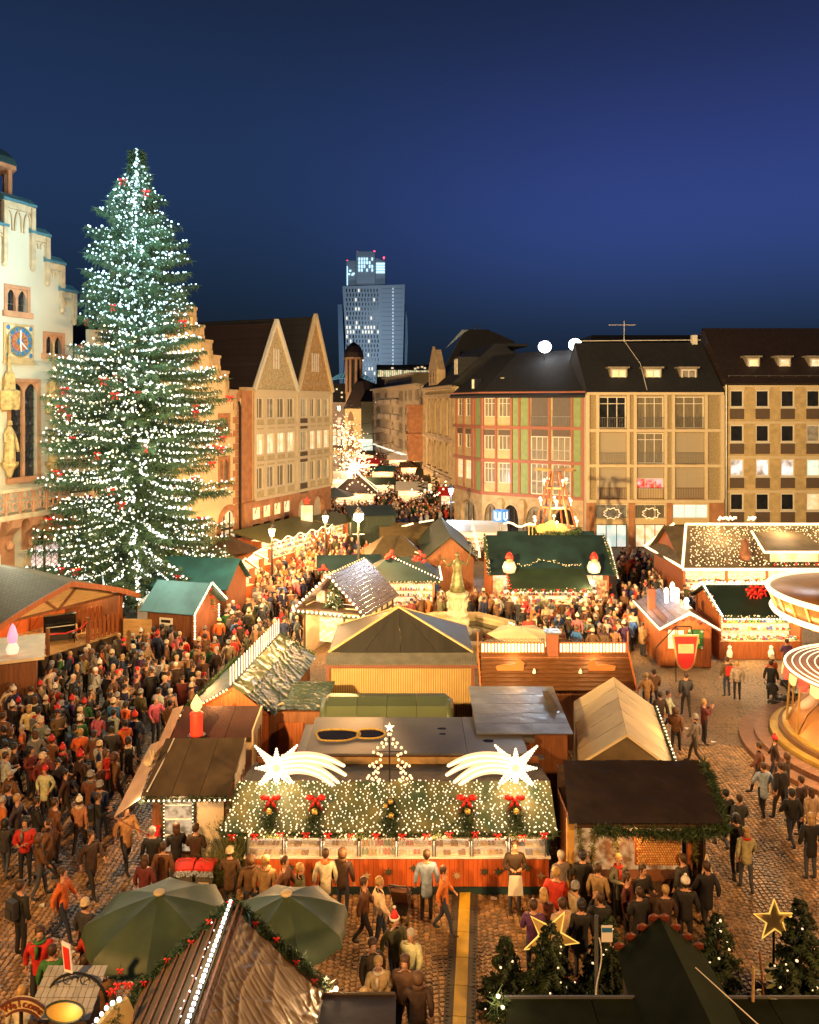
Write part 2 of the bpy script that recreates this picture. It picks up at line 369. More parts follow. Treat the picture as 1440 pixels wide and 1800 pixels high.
# ---------------------------------------------------------------- unseen lighting masts, added to light facades from the viewer's side
def mast(x, y, h, W, aim, label, cone=44):
    t = thing('added_light_mast', label, 'added lighting mast', (x, y, 0)); m = MB(); m.lathe([(.18, 0), (.16, h*.5), (.09, h)], 10); m.obj('pole', metal_d, t)
    m = MB(); m.box(-.5, .5, -.1, .25, h-.05, h+.5); m.obj('housing', metal, t); MB().box(-.42, .42, .251, .27, h+.02, h+.43).obj('lens', bulb_h, t)
    lamp(t, (0, .5, h+.2), W, (1, .64, .25), .5, spot=R(cone), aim=aim, sp_blend=.45)
def low(x, y, W, aim, cone=88): lamp(None, (x, y, 15.2), W, (1, .50, .15), .5, spot=R(cone), aim=aim, sp_blend=.6)  # bare spot lamps out of view, added to brighten crowd and paving
low(-15, 1.4, 23000, (-9, 38, 0)); low(14, 2.4, 15000, (9, 38, 0)); low(14, 2.4, 7500, (-2, 22, 0)); low(-15, 1.4, 7500, (2, 20, 0))
mast(-15, 1, 15.5, 250000, (30, 66, 8), 'unseen lighting mast added to light the pebbledash house row')
mast(14, 2, 15.5, 85000, (-38, 62, 12), 'unseen lighting mast added to light the town hall')
mast(19, 3, 15.5, 120000, (-31, 78, 9), 'unseen lighting mast added to light the facades up the street', 36)
# ---------------------------------------------------------------- ground
def cobble_mat():
    m = mat('cobblestone', (.25, .165, .09), .42, var=.5, sc_=.45); t = m.node_tree; p = t.nodes['Principled BSDF']
    g = t.nodes.new('ShaderNodeNewGeometry'); r = t.nodes.new('ShaderNodeValToRGB'); mxx = t.nodes.new('ShaderNodeMix'); mxx.data_type = 'RGBA'; mxx.blend_type = 'MULTIPLY'; mxx.inputs[0].default_value = 1
    r.color_ramp.elements[0].color = (.5, .48, .45, 1); r.color_ramp.elements[1].color = (1.5, 1.4, 1.25, 1)
    t.links.new(g.outputs['Random Per Island'], r.inputs[0]); src = p.inputs['Base Color'].links[0].from_socket
    t.links.new(src, mxx.inputs[6]); t.links.new(r.outputs[0], mxx.inputs[7]); t.links.new(mxx.outputs[2], p.inputs['Base Color'])
    return m
def ground_mat():
    m = mat('far_cobbles', (.21, .135, .065), .6, var=.45, sc_=.35); t = m.node_tree; p = t.nodes['Principled BSDF']
    co = t.nodes.new('ShaderNodeTexCoord'); v = t.nodes.new('ShaderNodeTexVoronoi'); v.feature = 'DISTANCE_TO_EDGE'; v.inputs['Scale'].default_value = 7; v.inputs['Randomness'].default_value = .6
    r = t.nodes.new('ShaderNodeValToRGB'); r.color_ramp.elements[0].color = (.3, .3, .3, 1); r.color_ramp.elements[1].color = (1.1, 1.1, 1.1, 1); r.color_ramp.elements[1].position = .12
    mxx = t.nodes.new('ShaderNodeMix'); mxx.data_type = 'RGBA'; mxx.blend_type = 'MULTIPLY'; mxx.inputs[0].default_value = 1
    t.links.new(co.outputs['Object'], v.inputs[0]); t.links.new(v.outputs[0], r.inputs[0]); src = p.inputs['Base Color'].links[0].from_socket
    t.links.new(src, mxx.inputs[6]); t.links.new(r.outputs[0], mxx.inputs[7]); t.links.new(mxx.outputs[2], p.inputs['Base Color'])
    bp = t.nodes.new('ShaderNodeBump'); bp.inputs['Strength'].default_value = .6; bp.inputs['Distance'].default_value = .03
    t.links.new(r.outputs[0], bp.inputs['Height']); t.links.new(bp.outputs[0], p.inputs['Normal'])
    return m
cob, gm = cobble_mat(), ground_mat()
ground = MB().box(-900, 900, -60, 1600, -.5, 0).obj('ground', gm, kind='structure')
def stones():
    P = .142; vs = []; fs = []; singles = []; nb = 0; seg = 1.75
    rr = np.random.RandomState(3)
    for j in range(-12, 108):
        for i in range(int(-14/P), int(17/P)):
            x = i*P + rr.uniform(-.012, .012); t = (x / seg) % 1; y = 16.3 + j*P*.93 - .34 * (2*t-1)**2 + rr.uniform(-.01, .01)
            if not 16.2 < y < 31: continue
            px, py = proj(x, y, 0)
            if px < -15 or px > 1455: continue
            sl = math.atan(-.34 * 4 * (2*t-1) / seg); hw = P*.5 - .008 - rr.uniform(0, .008); hh = P*.465 - .007 - rr.uniform(0, .008); h = .02 + rr.uniform(0, .008)
            c, s = math.cos(sl), math.sin(sl)
            q = [(-hw, -hh), (hw, -hh), (hw, hh), (-hw, hh)]; q = [(a*rr.uniform(.86, 1), b*rr.uniform(.86, 1)) for a, b in q]
            if abs(x) < 2.1 and 16.9 < y < 18.1 and len(singles) < 295: singles.append((x, y, sl)); continue
            for k, zz in ((1, .0), (.93, h*.7), (.72, h)):
                vs += [(x + (a*c - b*s)*k, y + (a*s + b*c)*k, zz) for a, b in q]
            for L in (0, 4): fs += [tuple(nb + L + w for w in (k, (k+1) % 4, 4 + (k+1) % 4, 4 + k)) for k in range(4)]
            fs.append((nb+8, nb+9, nb+10, nb+11)); nb += 12
    me = bpy.data.meshes.new('cobbles'); me.from_pydata(vs, [], fs); me.materials.append(cob); link('cobbles', me, ground, kind='stuff')
    var = []
    for k in range(4):
        mb = MB(); q = [(-.061*rr.uniform(.88,1), -.056*rr.uniform(.88,1)), (.061*rr.uniform(.88,1), -.056), (.061, .056*rr.uniform(.88,1)), (-.061*rr.uniform(.88,1), .056)]
        vv = [(a*f, b*f, z) for f, z in ((1, 0), (.93, .017), (.72, .024)) for a, b in q]
        mb.add(vv, [(a, (a+1)%4, 4+(a+1)%4, 4+a) for a in range(4)] + [(4+a, 4+(a+1)%4, 8+(a+1)%4, 8+a) for a in range(4)] + [(8, 9, 10, 11)]); var.append(mb.mesh('cobblestone', cob))
    for i, (x, y, s) in enumerate(singles): link('cobblestone', var[i % 4], ground, (x, y, .0), s)
stones()
# yellow cable cover across the paving
t = thing('cable_ramp', 'yellow cable cover with black ribbed rubber sides crossing the cobbles toward the red-panelled stall', 'cable cover', (1.25, 18.8, .03))
t.rotation_euler.z = R(-5.5); ymat = mat('yellow_rubber', (.50, .34, .03), .5, var=.12, sc_=5, bump=.2, bsc=40); rub = mat('black_rubber', (.045, .038, .03), .6, var=.2)
for i in range(6):
    y0 = -2.9 + i*.9; mb = MB(); mb.prism([(-.14, y0, .0), (.14, y0, .0), (.14, y0, .05), (-.14, y0, .05)], (0, .885, 0)); mb.obj('cover_plate', ymat, t)
    for sg in (-1, 1):
        mb = MB(); mb.prism([(sg*.145, y0, 0), (sg*.145, y0, .05), (sg*.34, y0, .0)], (0, .885, 0))
        for k in range(8): mb.box(min(sg*.17, sg*.3), max(sg*.17, sg*.3), y0+.03+k*.11, y0+.07+k*.11, .0, .03)
        mb.obj('side_ramp', rub, t)
# ---------------------------------------------------------------- facade helpers
def wall_grid(mb, x0, x1, z0, z1, wins, y0=0, y1=.35, mi=0):
    rows = {}
    for w in wins: rows.setdefault((round(w[2], 3), round(w[3], 3)), []).append(w)
    z = z0
    for (a, b) in sorted(rows):
        if a > z + 1e-4: mb.box(x0, x1, y0, y1, z, a, mi)
        x = x0
        for w in sorted(rows[(a, b)]):
            if w[0] > x + 1e-4: mb.box(x, w[0], y0, y1, a, b, mi)
            x = w[1]
        if x < x1 - 1e-4: mb.box(x, x1, y0, y1, a, b, mi)
        z = b
    if z < z1 - 1e-4: mb.box(x0, x1, y0, y1, z, z1, mi)
WC = {}
def window(parent, x0, x1, z0, z1, y=.12, nx=1, nz=1, fm=None, pm=None, fw=.08, sill=0, name='window', tr=None, arch=False):
    w, h = round(x1-x0, 2), round(z1-z0, 2); key = (w, h, nx, nz, fw, sill, tr, arch, (fm or whitefr).name)
    if key not in WC:
        mb = MB(); mb.box(0, fw, 0, .08, 0, h); mb.box(w-fw, w, 0, .08, 0, h); mb.box(fw, w-fw, 0, .08, 0, fw); mb.box(fw, w-fw, 0, .08, h-fw, h)
        for i in range(1, nx): mb.box(w*i/nx-fw*.4, w*i/nx+fw*.4, .003, .077, fw, h-fw)
        zs = [h*i/nz for i in range(1, nz)] if not tr else [h*tr]
        for z in zs: mb.box(fw, w-fw, .008, .07, z-fw*.35, z+fw*.35)
        if sill: mb.box(-.06, w+.06, -.25, .0, -.1, -.01)
        WC[key] = mb.mesh(name, fm or whitefr)
    o = link(name, WC[key], parent, (x0, y, z0))
    k2 = ('p', w, h, fw, (pm or glass).name)
    if k2 not in WC: WC[k2] = MB().box(fw*.5, w-fw*.5, .05, .065, fw*.5, h-fw*.5).mesh('pane', pm or glass)
    link('pane', WC[k2], o, (0, 0, 0)); return o
def arch_pts(x0, x1, zs, za, pointed=False, n=10):
    """outline of an arch head from (x0,zs) over (mid,za) to (x1,zs)"""
    m = (x0+x1)/2; r = (x1-x0)/2; pts = []
    for i in range(n+1):
        t = i/n; x = x0 + (x1-x0)*t; q = abs(2*t-1)
        z = zs + (za-zs) * (math.sqrt(max(0, 1-q*q)) if not pointed else (1-q**1.7)); pts.append((x, z))
    return pts
def arch_wall(mb, x0, x1, z0, z1, ax0, ax1, zs, za, y0=0, y1=.35, mi=0, pointed=False):
    """wall panel with one arched opening down to z0"""
    mb.box(x0, ax0, y0, y1, z0, z1, mi); mb.box(ax1, x1, y0, y1, z0, z1, mi)
    P = arch_pts(ax0, ax1, zs, za, pointed)
    for (xa, a), (xb, b) in zip(P, P[1:]):
        mb.add([(xa, y0, a), (xb, y0, b), (xb, y0, z1), (xa, y0, z1), (xa, y1, a), (xb, y1, b), (xb, y1, z1), (xa, y1, z1)], [(0,1,2,3), (5,4,7,6), (0,4,5,1), (3,2,6,7)], mi)
def arch_trim(mb, ax0, ax1, zb, zs, za, w=.25, y0=-.06, y1=.1, mi=0, pointed=False, n=10):
    mb.box(ax0-w, ax0, y0, y1, zb, zs, mi); mb.box(ax1, ax1+w, y0, y1, zb, zs, mi)
    A = arch_pts(ax0, ax1, zs, za, pointed, n); B = arch_pts(ax0-w, ax1+w, zs, za+w, pointed, n)
    for i in range(n):
        q = [A[i], A[i+1], B[i+1], B[i]]; mb.prism([(x, y0, z) for x, z in q], (0, y1-y0, 0), mi)
def gable_poly(mb, pts, y0, y1, mi=0): mb.prism([(x, y0, z) for x, z in pts], (0, y1-y0, 0), mi)
# ---------------------------------------------------------------- town hall (left edge)
TH = math.atan2(1, .407); PT = Plane((-24.14, 46.9), TH)
t = thing('town_hall', 'cream Gothic town hall with stepped gable, painted clock and sandstone balcony at the left edge', 'building', (-24.14, 46.9, 0), TH)
u = lambda px, py=800: PT.at(px, py)[0]; zz = lambda px, py: PT.at(px, py)[1]
uc = u(31, 600); ue = u(128, 560)
hs = [u(55, 380) - uc, u(81, 430) - uc, u(107, 480) - uc, ue - uc]; zt = [zz(40, 362), zz(68, 415), zz(95, 465), zz(118, 515)]
tall = PT.rect(18, 65, 672, 838); pair = PT.rect(12, 47, 508, 548); pair2 = PT.rect(80, 108, 590, 622); door = PT.rect(52, 110, 925, 1071); door = (door[0], door[1], 0, zz(80, 918))
zb = zz(50, 858); zg = zt[3] - 1.2
mb = MB()
xL = uc - hs[3]
wall_grid(mb, xL, ue, zb, pair2[2]-.8, [tall]); wall_grid(mb, xL, ue, pair2[2]-.8, pair[2]-.5, [(pair2[0], pair2[1], pair2[2], pair2[3]), (2*uc-pair2[1], 2*uc-pair2[0], pair2[2], pair2[3])]); wall_grid(mb, xL, ue, pair[2]-.5, zg, [(pair[0], pair[1], pair[2], min(pair[3], zg))])
arch_wall(mb, xL, ue, 0, zb, door[0], door[1], door[3]-2.2, door[3], pointed=True)
prev = zg
for hw_, a_, b_ in ((hs[3], zg, zt[3]-.01), (hs[2], zt[3]-.01, zt[2]), (hs[1], zt[2], zt[1])):
    lo_, hi_ = max(a_, pair[2]), min(b_, pair[3]); wall_grid(mb, uc-hw_, uc+hw_, a_, b_, [(pair[0], pair[1], lo_, hi_)] if hi_ > lo_ else [])
mb.box(uc-hs[0], uc+hs[0], 0, .35, zt[1], zt[0])
mb.box(xL, ue, .36, 14, 0, zg-.2); mb.obj('wall', stucco_w, t)
steps_t = MB(); cap = MB()
for k in range(4):
    z = zt[k]; a = hs[k-1] if k else 0
    for sg in ((-1, 1) if k else (1,)):
        x0, x1 = (uc-hs[0], uc+hs[0]) if not k else (sorted((uc+sg*a, uc+sg*hs[k])))
        mm = MB(); hh = 2.0 if not k else 1.15
        mm.box(x0-.12, x1+.12, -.14, .0, z-.35, z+.05)                               # moulded top
        n = 3 if not k else 2
        for i in range(n):
            c = x0 + (x1-x0)*(i+.5)/n; wv = (x1-x0)/n/2-.03; arch_trim(mm, c-wv+.1, c+wv-.1, z-hh+.35, z-hh+.5, z-.5, .1, -.12, -.01)
        for xe in ((x0, x1) if not k else ((x1,) if sg > 0 else (x0,))):
            mm.box(xe-.14, xe+.14, -.24, .0, z-hh-(1.6 if k < 3 else .6), z-.0); mm.sph((xe, -.12, z-hh-(1.7 if k < 3 else .7)), (.2, .16, .22))
        mm.obj('tracery', sand_l, t)
        q = [(x0-.2, -.25, z+.05), (x1+.2, -.25, z+.05), (x1+.1, .5, z+.75), (x0-.1, .5, z+.75)]
        mm = MB(); mm.prism([(x0-.2, -.28, z+.05), (x0-.2, .8, z+.05), (x0-.2, .8, z+.35), (x0-.2, .3, z+.6), (x0-.2, -.28, z+.2)], (x1-x0+.4, 0, 0)); mm.obj('coping', mat('blue_copper_coping', (.06, .16, .20), .5), t)
def gothic_pair(parent, r, rows=2, nm='window', n=2, glassm=glass):
    x0, x1, z0, z1 = r; mm = MB(); f = .22
    mm.box(x0-f, x0, -.08, .3, z0-f, z1+f); mm.box(x1, x1+f, -.08, .3, z0-f, z1+f); mm.box(x0, x1, -.08, .3, z1, z1+f); mm.box(x0-f-.12, x1+f+.12, -.2, .3, z0-f-.12, z0)
    for i in range(1, n): mm.box(x0+(x1-x0)*i/n-.09, x0+(x1-x0)*i/n+.09, .0, .28, z0, z1)
    for i in range(n):
        a = x0+(x1-x0)*i/n+.09*(i > 0); b = x0+(x1-x0)*(i+1)/n-.09*(i < n-1); P = arch_pts(a, b, z1-.55, z1-.08, True)
        for (xa, q), (xb, w) in zip(P, P[1:]): mm.add([(xa, .02, q), (xb, .02, w), (xb, .02, z1), (xa, .02, z1)], [(0, 1, 2, 3)])
    o = mm.obj(nm, sand, parent)
    for i in range(n):
        a = x0+(x1-x0)*i/n; b = x0+(x1-x0)*(i+1)/n; MB().box(a+.09, b-.09, .2, .22, z0, z1).obj('pane', glassm, o)
        mm = MB(); mm.box((a+b)/2-.03, (a+b)/2+.03, .15, .2, z0, z1)
        for k in range(1, rows): mm.box(a+.09, b-.09, .155, .195, z0+(z1-z0)*k/rows-.025, z0+(z1-z0)*k/rows+.025)
        mm.obj('glazing_bar', metal_d, o)
    return o
gothic_pair(t, tall, 11); gothic_pair(t, pair, 2); gothic_pair(t, pair2, 2); gothic_pair(t, (2*uc-pair2[1], 2*uc-pair2[0], pair2[2], pair2[3]), 2)
# clock
cr = PT.rect(5, 57, 572, 629); cx, cz, cw = (cr[0]+cr[1])/2, (cr[2]+cr[3])/2, (cr[3]-cr[2])/2
c = MB(); s = cw; c.box(cx-s-.1, cx+s+.1, -.12, 0, cz-s-.25, cz+s+.1).box(cx-s-.2, cx+s+.2, -.2, -.12, cz-s-.35, cz-s-.2)
c = c.obj('clock', mat('clock_stone', (.45, .30, .14), .7), t)
blue = mat('clock_blue', (.03, .14, .30), .5, var=.1); MB().box(cx-s+.05, cx+s-.05, -.15, -.121, cz-s+.05, cz+s-.05).obj('face_panel', mat('clock_cream', (.60, .50, .30), .6), c)
def disc(r0, r1, y0, y1, n=32):
    m = MB(); P = lambda r, y: [(cx + r*math.cos(2*PI*k/n), y, cz + r*math.sin(2*PI*k/n)) for k in range(n)]
    m.add(P(r0, y0) + P(r1, y0) + P(r0, y1) + P(r1, y1), [f for k in range(n) for f in ((k, (k+1)%n, n+(k+1)%n, n+k), (n+k, n+(k+1)%n, 3*n+(k+1)%n, 3*n+k))]); return m
disc(s*.62, s*.9, -.17, -.15).obj('dial_ring', blue, c); disc(.0, s*.60, -.165, -.15).obj('dial_centre', mat('clock_red', (.42, .09, .05), .5, var=.3, sc_=4), c); disc(.0, s*.22, -.18, -.15).obj('hub', blue, c)
disc(s*.9, s*.97, -.18, -.15).obj('rim', gold, c)
nm = MB()
for k, txt in enumerate(['XII', 'I', 'II', 'III', 'IV', 'V', 'VI', 'VII', 'VIII', 'IX', 'X', 'XI']):
    a = PI/2 - k*PI/6; n = len(txt)
    for i, ch in enumerate(txt):
        o = (i-(n-1)/2)*.09; rx, rz_ = math.cos(a), math.sin(a); tx, tz = rz_, -rx
        p = V((cx + rx*s*.76 + tx*o, -.185, cz + rz_*s*.76 + tz*o)); d = V((rx, 0, rz_))*s*.1; w = V((tx, 0, tz))*.04
        if ch == 'I': nm.bar(p-d, p+d, .03, .02, up=(0,1,0))
        if ch == 'X': nm.bar(p-d-w, p+d+w, .03, .02, up=(0,1,0)); nm.bar(p-d+w, p+d-w, .03, .02, up=(0,1,0))
        if ch == 'V': nm.bar(p-d, p+d+w, .03, .02, up=(0,1,0)); nm.bar(p-d, p+d-w, .03, .02, up=(0,1,0))
nm.obj('numerals', gold, c)
h = MB(); h.bar((cx, -.21, cz), (cx+.02, -.21, cz+s*.7), .09, .02, up=(0,1,0)).bar((cx, -.23, cz), (cx+s*.5, -.23, cz-s*.45), .07, .02, up=(0,1,0)).bar((cx, -.22, cz), (cx+s*.05, -.22, cz-s*.62), .07, .02, up=(0,1,0)); h.obj('hand', white, c)
for k in range(12):
    a = k*PI/6 + .26; MB().bar((cx+s*.26*math.cos(a), -.178, cz+s*.26*math.sin(a)), (cx+s*.52*math.cos(a), -.178, cz+s*.52*math.sin(a)), .1, .02, up=(0,1,0)).obj('dial_ray', gold, c)
for sx_ in (-1, 1):
    for sz in (-1, 1): MB().sph((cx+sx_*s*.83, -.15, cz+sz*s*.83), (.16, .05, .16)).obj('corner_boss', blue, c)
# balcony
b = MB(); x0, x1 = u(-40), u(103); zt_ = zz(50, 853); zl = zt_ - 1.5
b.box(x0, x1, -1.1, 0, zl-.3, zl); b.box(x0, x1, -1.15, -.95, zt_-.18, zt_); b.box(x1-.2, x1, -1.0, 0, zt_-.18, zt_); bal = b.obj('balcony', sand_l, t)
n = int((x1-x0)/.95)
for i in range(n):
    a = x0 + (x1-x0)*i/n; w = (x1-x0)/n; p = MB(); p.box(a, a+.1, -1.1, -.98, zl, zt_-.18)
    for (ox, oz) in ((.3, .35), (.7, .35), (.3, .85), (.7, .85)):
        cxx, czz = a + .1 + (w-.1)*ox, zl + 1.3*oz; pts = [(cxx + .19*math.cos(q*PI/4), -1.04, czz + .24*math.sin(q*PI/4)) for q in range(8)]
        p.tube(pts, .045, 5, closed=True)
    p.obj('balustrade_panel', sand, bal)
for i in range(-1, 4):
    xx = u(8 + i*38); m = MB(); m.prism([(xx-.35, 0, zl-.3), (xx-.35, -1.05, zl-.3), (xx-.35, -.95, zl-.8), (xx-.35, -.35, zl-1.3), (xx-.35, 0, zl-2.4)], (.7, 0, 0)); m.sph((xx, -.45, zl-1.9), (.25, .25, .35)); m.obj('bracket', sand, bal)
    if i < 3:
        m = MB(); A = arch_pts(xx+.35, xx+u(38)-u(0)-.3, zl-1.1, zl-.4)
        for q, w in zip(A, A[1:]): m.add([(q[0], -.8, q[1]), (w[0], -.8, w[1]), (w[0], -.8, zl-.3), (q[0], -.8, zl-.3)], [(0, 1, 2, 3)])
        m.obj('arch_web', sand, bal)
# gothic doorway
m = MB(); arch_trim(m, door[0], door[1], 0, door[3]-2.2, door[3], .45, -.12, .1, pointed=True)
d = m.obj('doorway', sand_l, t); MB().box(door[0], door[1], .25, .3, 0, door[3]).obj('door_leaf', mat('dark_door', (.06, .05, .03), .5), d)
for i in range(4):
    xa = door[0] + .12 + (door[1]-door[0]-.2)*i/4; pn = MB().box(xa, xa+(door[1]-door[0])/4-.16, .19, .23, zz(80, 1000), zz(80, 958)).obj('pane', glow_noise('pink_leaded', (.95, .70, .62), (1, .85, .80), .75, 3), d)
    gb = MB()
    for k in range(5): gb.bar((xa, .185, zz(80, 1000)+k*.3), (xa+.5, .185, zz(80, 1000)+k*.3+.3), .02); gb.bar((xa, .183, zz(80, 1000)+k*.3+.3), (xa+.5, .183, zz(80, 1000)+k*.3), .02)
    gb.obj('leading', metal_d, d)
for k in range(1, 4): MB().box(door[0], door[1], .17, .24, zz(80, 958)+.25*k*2, zz(80, 958)+.25*k*2+.06).obj('glazing_bar', wood_d, d)
for sg in (.03, .5, .97): xx = door[0] + (door[1]-door[0])*sg; MB().box(xx-.06, xx+.06, .12, .24, 0, door[3]-.6*abs(sg-.5)*4-.2).obj('glazing_bar', wood_d, d)
MB().box(u(2, 990), u(24, 990), -.08, 0, zz(12, 1000), zz(12, 958)).obj('relief_panel', sand, t)
# statues on the facade
for px in (8, 86):
    xx = u(px, 760); s_ = MB(); z0 = zz(px, 812)
    s_.lathe([(.12, -.9), (.25, -.5), (.5, -.15), (.5, 0), (.0, 0)], 8, (xx, -.4, z0)); s_.tube([(xx, -.4, z0), (xx, -.42, z0+.9), (xx, -.4, z0+1.7), (xx, -.4, z0+2.1)], [.34, .30, .32, .12], 8); s_.sph((xx, -.42, z0+2.3), (.18, .18, .22))
    s_.tube([(xx-.3, -.4, z0+1.7), (xx-.42, -.55, z0+1.2), (xx-.2, -.75, z0+1.3)], .09, 6); s_.tube([(xx+.3, -.4, z0+1.7), (xx+.45, -.5, z0+1.1), (xx+.45, -.6, z0+.6)], .09, 6)
    s_.lathe([(.55, 3.1), (.6, 3.5), (.6, 4.2), (.35, 4.3), (.3, 5.2), (.12, 5.4), (.05, 7.6)], 6, (xx, -.4, z0)); s_.box(xx-.2, xx+.2, -.2, 0, z0+3, z0+5); s_.obj('statue', mat('gilt_sandstone', (.42, .27, .10), .6, var=.45, sc_=4, bump=.4), t)
fl = MB(); xx = u(116, 920)
for i in range(2): 
    m = MB(); a = xx - .75 + i*.75
    for k in range(3): m.add([(a+k*.25, -1.3 - .12*(k % 2), zz(116, 955)), (a+k*.25+.25, -1.3 - .12*((k+1) % 2), zz(116, 955)), (a+k*.25+.25, -1.3 - .12*((k+1) % 2), zz(116, 870)), (a+k*.25, -1.3-.12*(k % 2), zz(116, 870))], [(0, 1, 2, 3)])
    m.obj('flag_stripe', mat('flag_gold', (.60, .30, .02), .6) if i == 0 else mat('flag_red', (.55, .03, .01), .6), t)
MB().tube([(xx, 0, zz(116, 866)), (xx, -1.8, zz(116, 866)+.2)], .06).obj('flag_pole', wood_d, t)
# roof behind the gable and ridge turret
m = MB(); m.prism([(xL+.3, 1, zg-.2), (ue-.3, 1, zg-.2), (uc, 1, zt[1])], (0, 13, 0)); m.obj('roof', slate, t)
tu = MB(); tx = 1.1; P3 = (tx, 2.2, 0); zt0 = 25.4; zt1 = 27.35
tu.lathe([(1.5, zt0-2), (1.5, zt0), (1.25, zt0+.2)], 6, P3)
for k in range(6): a = 2*PI*k/6; tu.tube([(tx+1.2*math.cos(a), 2.2+1.2*math.sin(a), zt0), (tx+1.2*math.cos(a), 2.2+1.2*math.sin(a), zt1)], .16, 6)
tu.lathe([(1.6, zt1), (1.6, zt1+.25)], 6, P3); tr = tu.obj('bell_turret', sand, t)
m = MB(); m.lathe([(1.65, zt1+.25), (1.5, zt1+.7), (1.0, zt1+1.15), (.4, zt1+1.45), (.0, zt1+1.6)], 6, P3); m.obj('turret_cap', mat('dark_copper', (.03, .07, .08), .4), tr)
m = MB(); m.lathe([(.55, zt0+.4), (.45, zt0+.8), (.35, zt0+1.4), (0, zt0+1.5)], 10, P3); m.obj('bell', mat('bell_bronze', (.10, .20, .18), .4, .5), tr)
# second stepped house behind the big tree
t = thing('stepped_gable_house', 'cream house with stepped gable and sandstone quoins partly behind the giant lit fir', 'building', (-24.14, 46.9, 0), TH)
xa, xb = ue + .05, u(424, 800); xm = xa + (xb-xa)*.42
mb = MB(); ar = (u(387, 930), u(417, 930)); arz = zz(402, 893); w1 = PT.rect(386, 401, 731, 762); w2 = PT.rect(386, 401, 806, 850); w3 = PT.rect(386, 401, 660, 690)
zeave = zz(424, 700); lowz = zz(402, 885)
wall_grid(mb, xa, xb, lowz, zeave, [w1, w2]); arch_wall(mb, xa, xb, 0, lowz, ar[0], ar[1], arz-1.6, arz-.2)
stp = [(341, 545), (355, 577), (369, 603), (383, 630), (398, 657), (412, 690)]; last = zeave; pts = []
us = [u(px, py) for px, py in stp]; zs_ = [zz(px, py) for px, py in stp]; cap = MB(); q = MB()
zprev = zeave
for k in range(len(stp)-1, -1, -1):
    x1 = us[k]; x0 = max(xa, 2*xm - x1); mb.box(x0, x1, 0, .35, zprev, zs_[k]); zprev = zs_[k]
    xs = us[k-1] if k else x1 - 1.2
    mm = MB(); mm.box(xs-.05, x1+.15, -.12, 0, zs_[k]-.6, zs_[k]); mm.box(x1-.15, x1+.13, -.2, 0, zs_[k]-2.0, zs_[k]-.6); mm.box(xs-.1, x1+.2, -.2, .5, zs_[k], zs_[k]+.25); mm.obj('coping', sand_l, t)
mb.box(xa, xb, .36, 12, 0, zeave-.3); mb.obj('wall', stucco, t)
for w in (w1, w2): gothic_pair(t, w, 3, glassm=lit_d)
m = MB(); arch_trim(m, ar[0], ar[1], 0, arz-1.6, arz-.2, .5, -.12, .1); d = m.obj('arched_doorway', sand, t); MB().box(ar[0], ar[1], .25, .3, 0, arz).obj('pane', lit_w, d)
for k in range(4): MB().box(ar[0]+(ar[1]-ar[0])*k/3-.05, ar[0]+(ar[1]-ar[0])*k/3+.05, .15, .25, 0, arz-.4).obj('glazing_bar', wood_d, d)
MB().box(ar[0], ar[1], .14, .24, arz-1.9, arz-1.7).obj('glazing_bar', wood_d, d)
for k in range(24): MB().box(xb-.9-(.35 if k % 2 else 0), xb-.25, -.05, 0, .3+k*.58, .3+k*.58+.55).obj('quoin', sand, t)
m = MB(); m.tube([(xb-.5, -.25, 0), (xb-.5, -.25, zeave-.8), (xb-.5, -.1, zeave-.3)], .1, 8); m.obj('downpipe', metal_d, t)
m = MB(); m.prism([(xa+.3, .8, zeave-.4), (xb-.3, .8, zeave-.4), (xm, .8, zs_[0]-.4)], (0, 12, 0)); m.obj('roof', slate_b, t)
# ---------------------------------------------------------------- twin gabled house
t = thing('twin_gabled_house', 'cream panelled house with two steep pointed gables and rows of tall windows', 'building', (-24.14, 46.9, 0), TH)
x0, x1 = u(425, 800)+.02, u(578, 800); xg = u(443, 800); xmid = u(519, 800); zb4 = zz(443, 878); zev = zz(443, 687)
mb = MB(); rowsL = [(695, 730), (755, 790), (817, 858)]; colsL = [(446, 459), (465, 478), (483, 496), (501, 513)]
frame = MB(); wins = []; panels = []
def lerp(a, b, t): return a + (b-a)*t
zrow = [(zz(443, 731), zz(443, 694)), (zz(443, 795), zz(443, 757)), (zz(443, 856), zz(443, 820))]
zrow = [(zb4 + (zev-zb4)*a, zb4 + (zev-zb4)*b) for a, b in ((.745, .935), (.405, .60), (.085, .285))]
for (za, zb_) in zrow:
    for a, b in colsL: wins.append((u(a, 780), u(b, 780), za, zb_))
    wins.append((u(523, 780), u(536, 780), za-.0, zb_))
    for a, b in ((541, 549.5), (553, 561.5), (565, 573.5)): wins.append((u(a, 780), u(b, 780), za, zb_))
wall_grid(mb, xg, x1, zb4, zev, wins, -.3, .05); mb.box(x0, xg-.001, -.02, 12, 0, zev+.1, 1); mb.box(xg, x1, .06, 12, 0, zev, 0)
mb.obj('wall', [framec, sand], t)
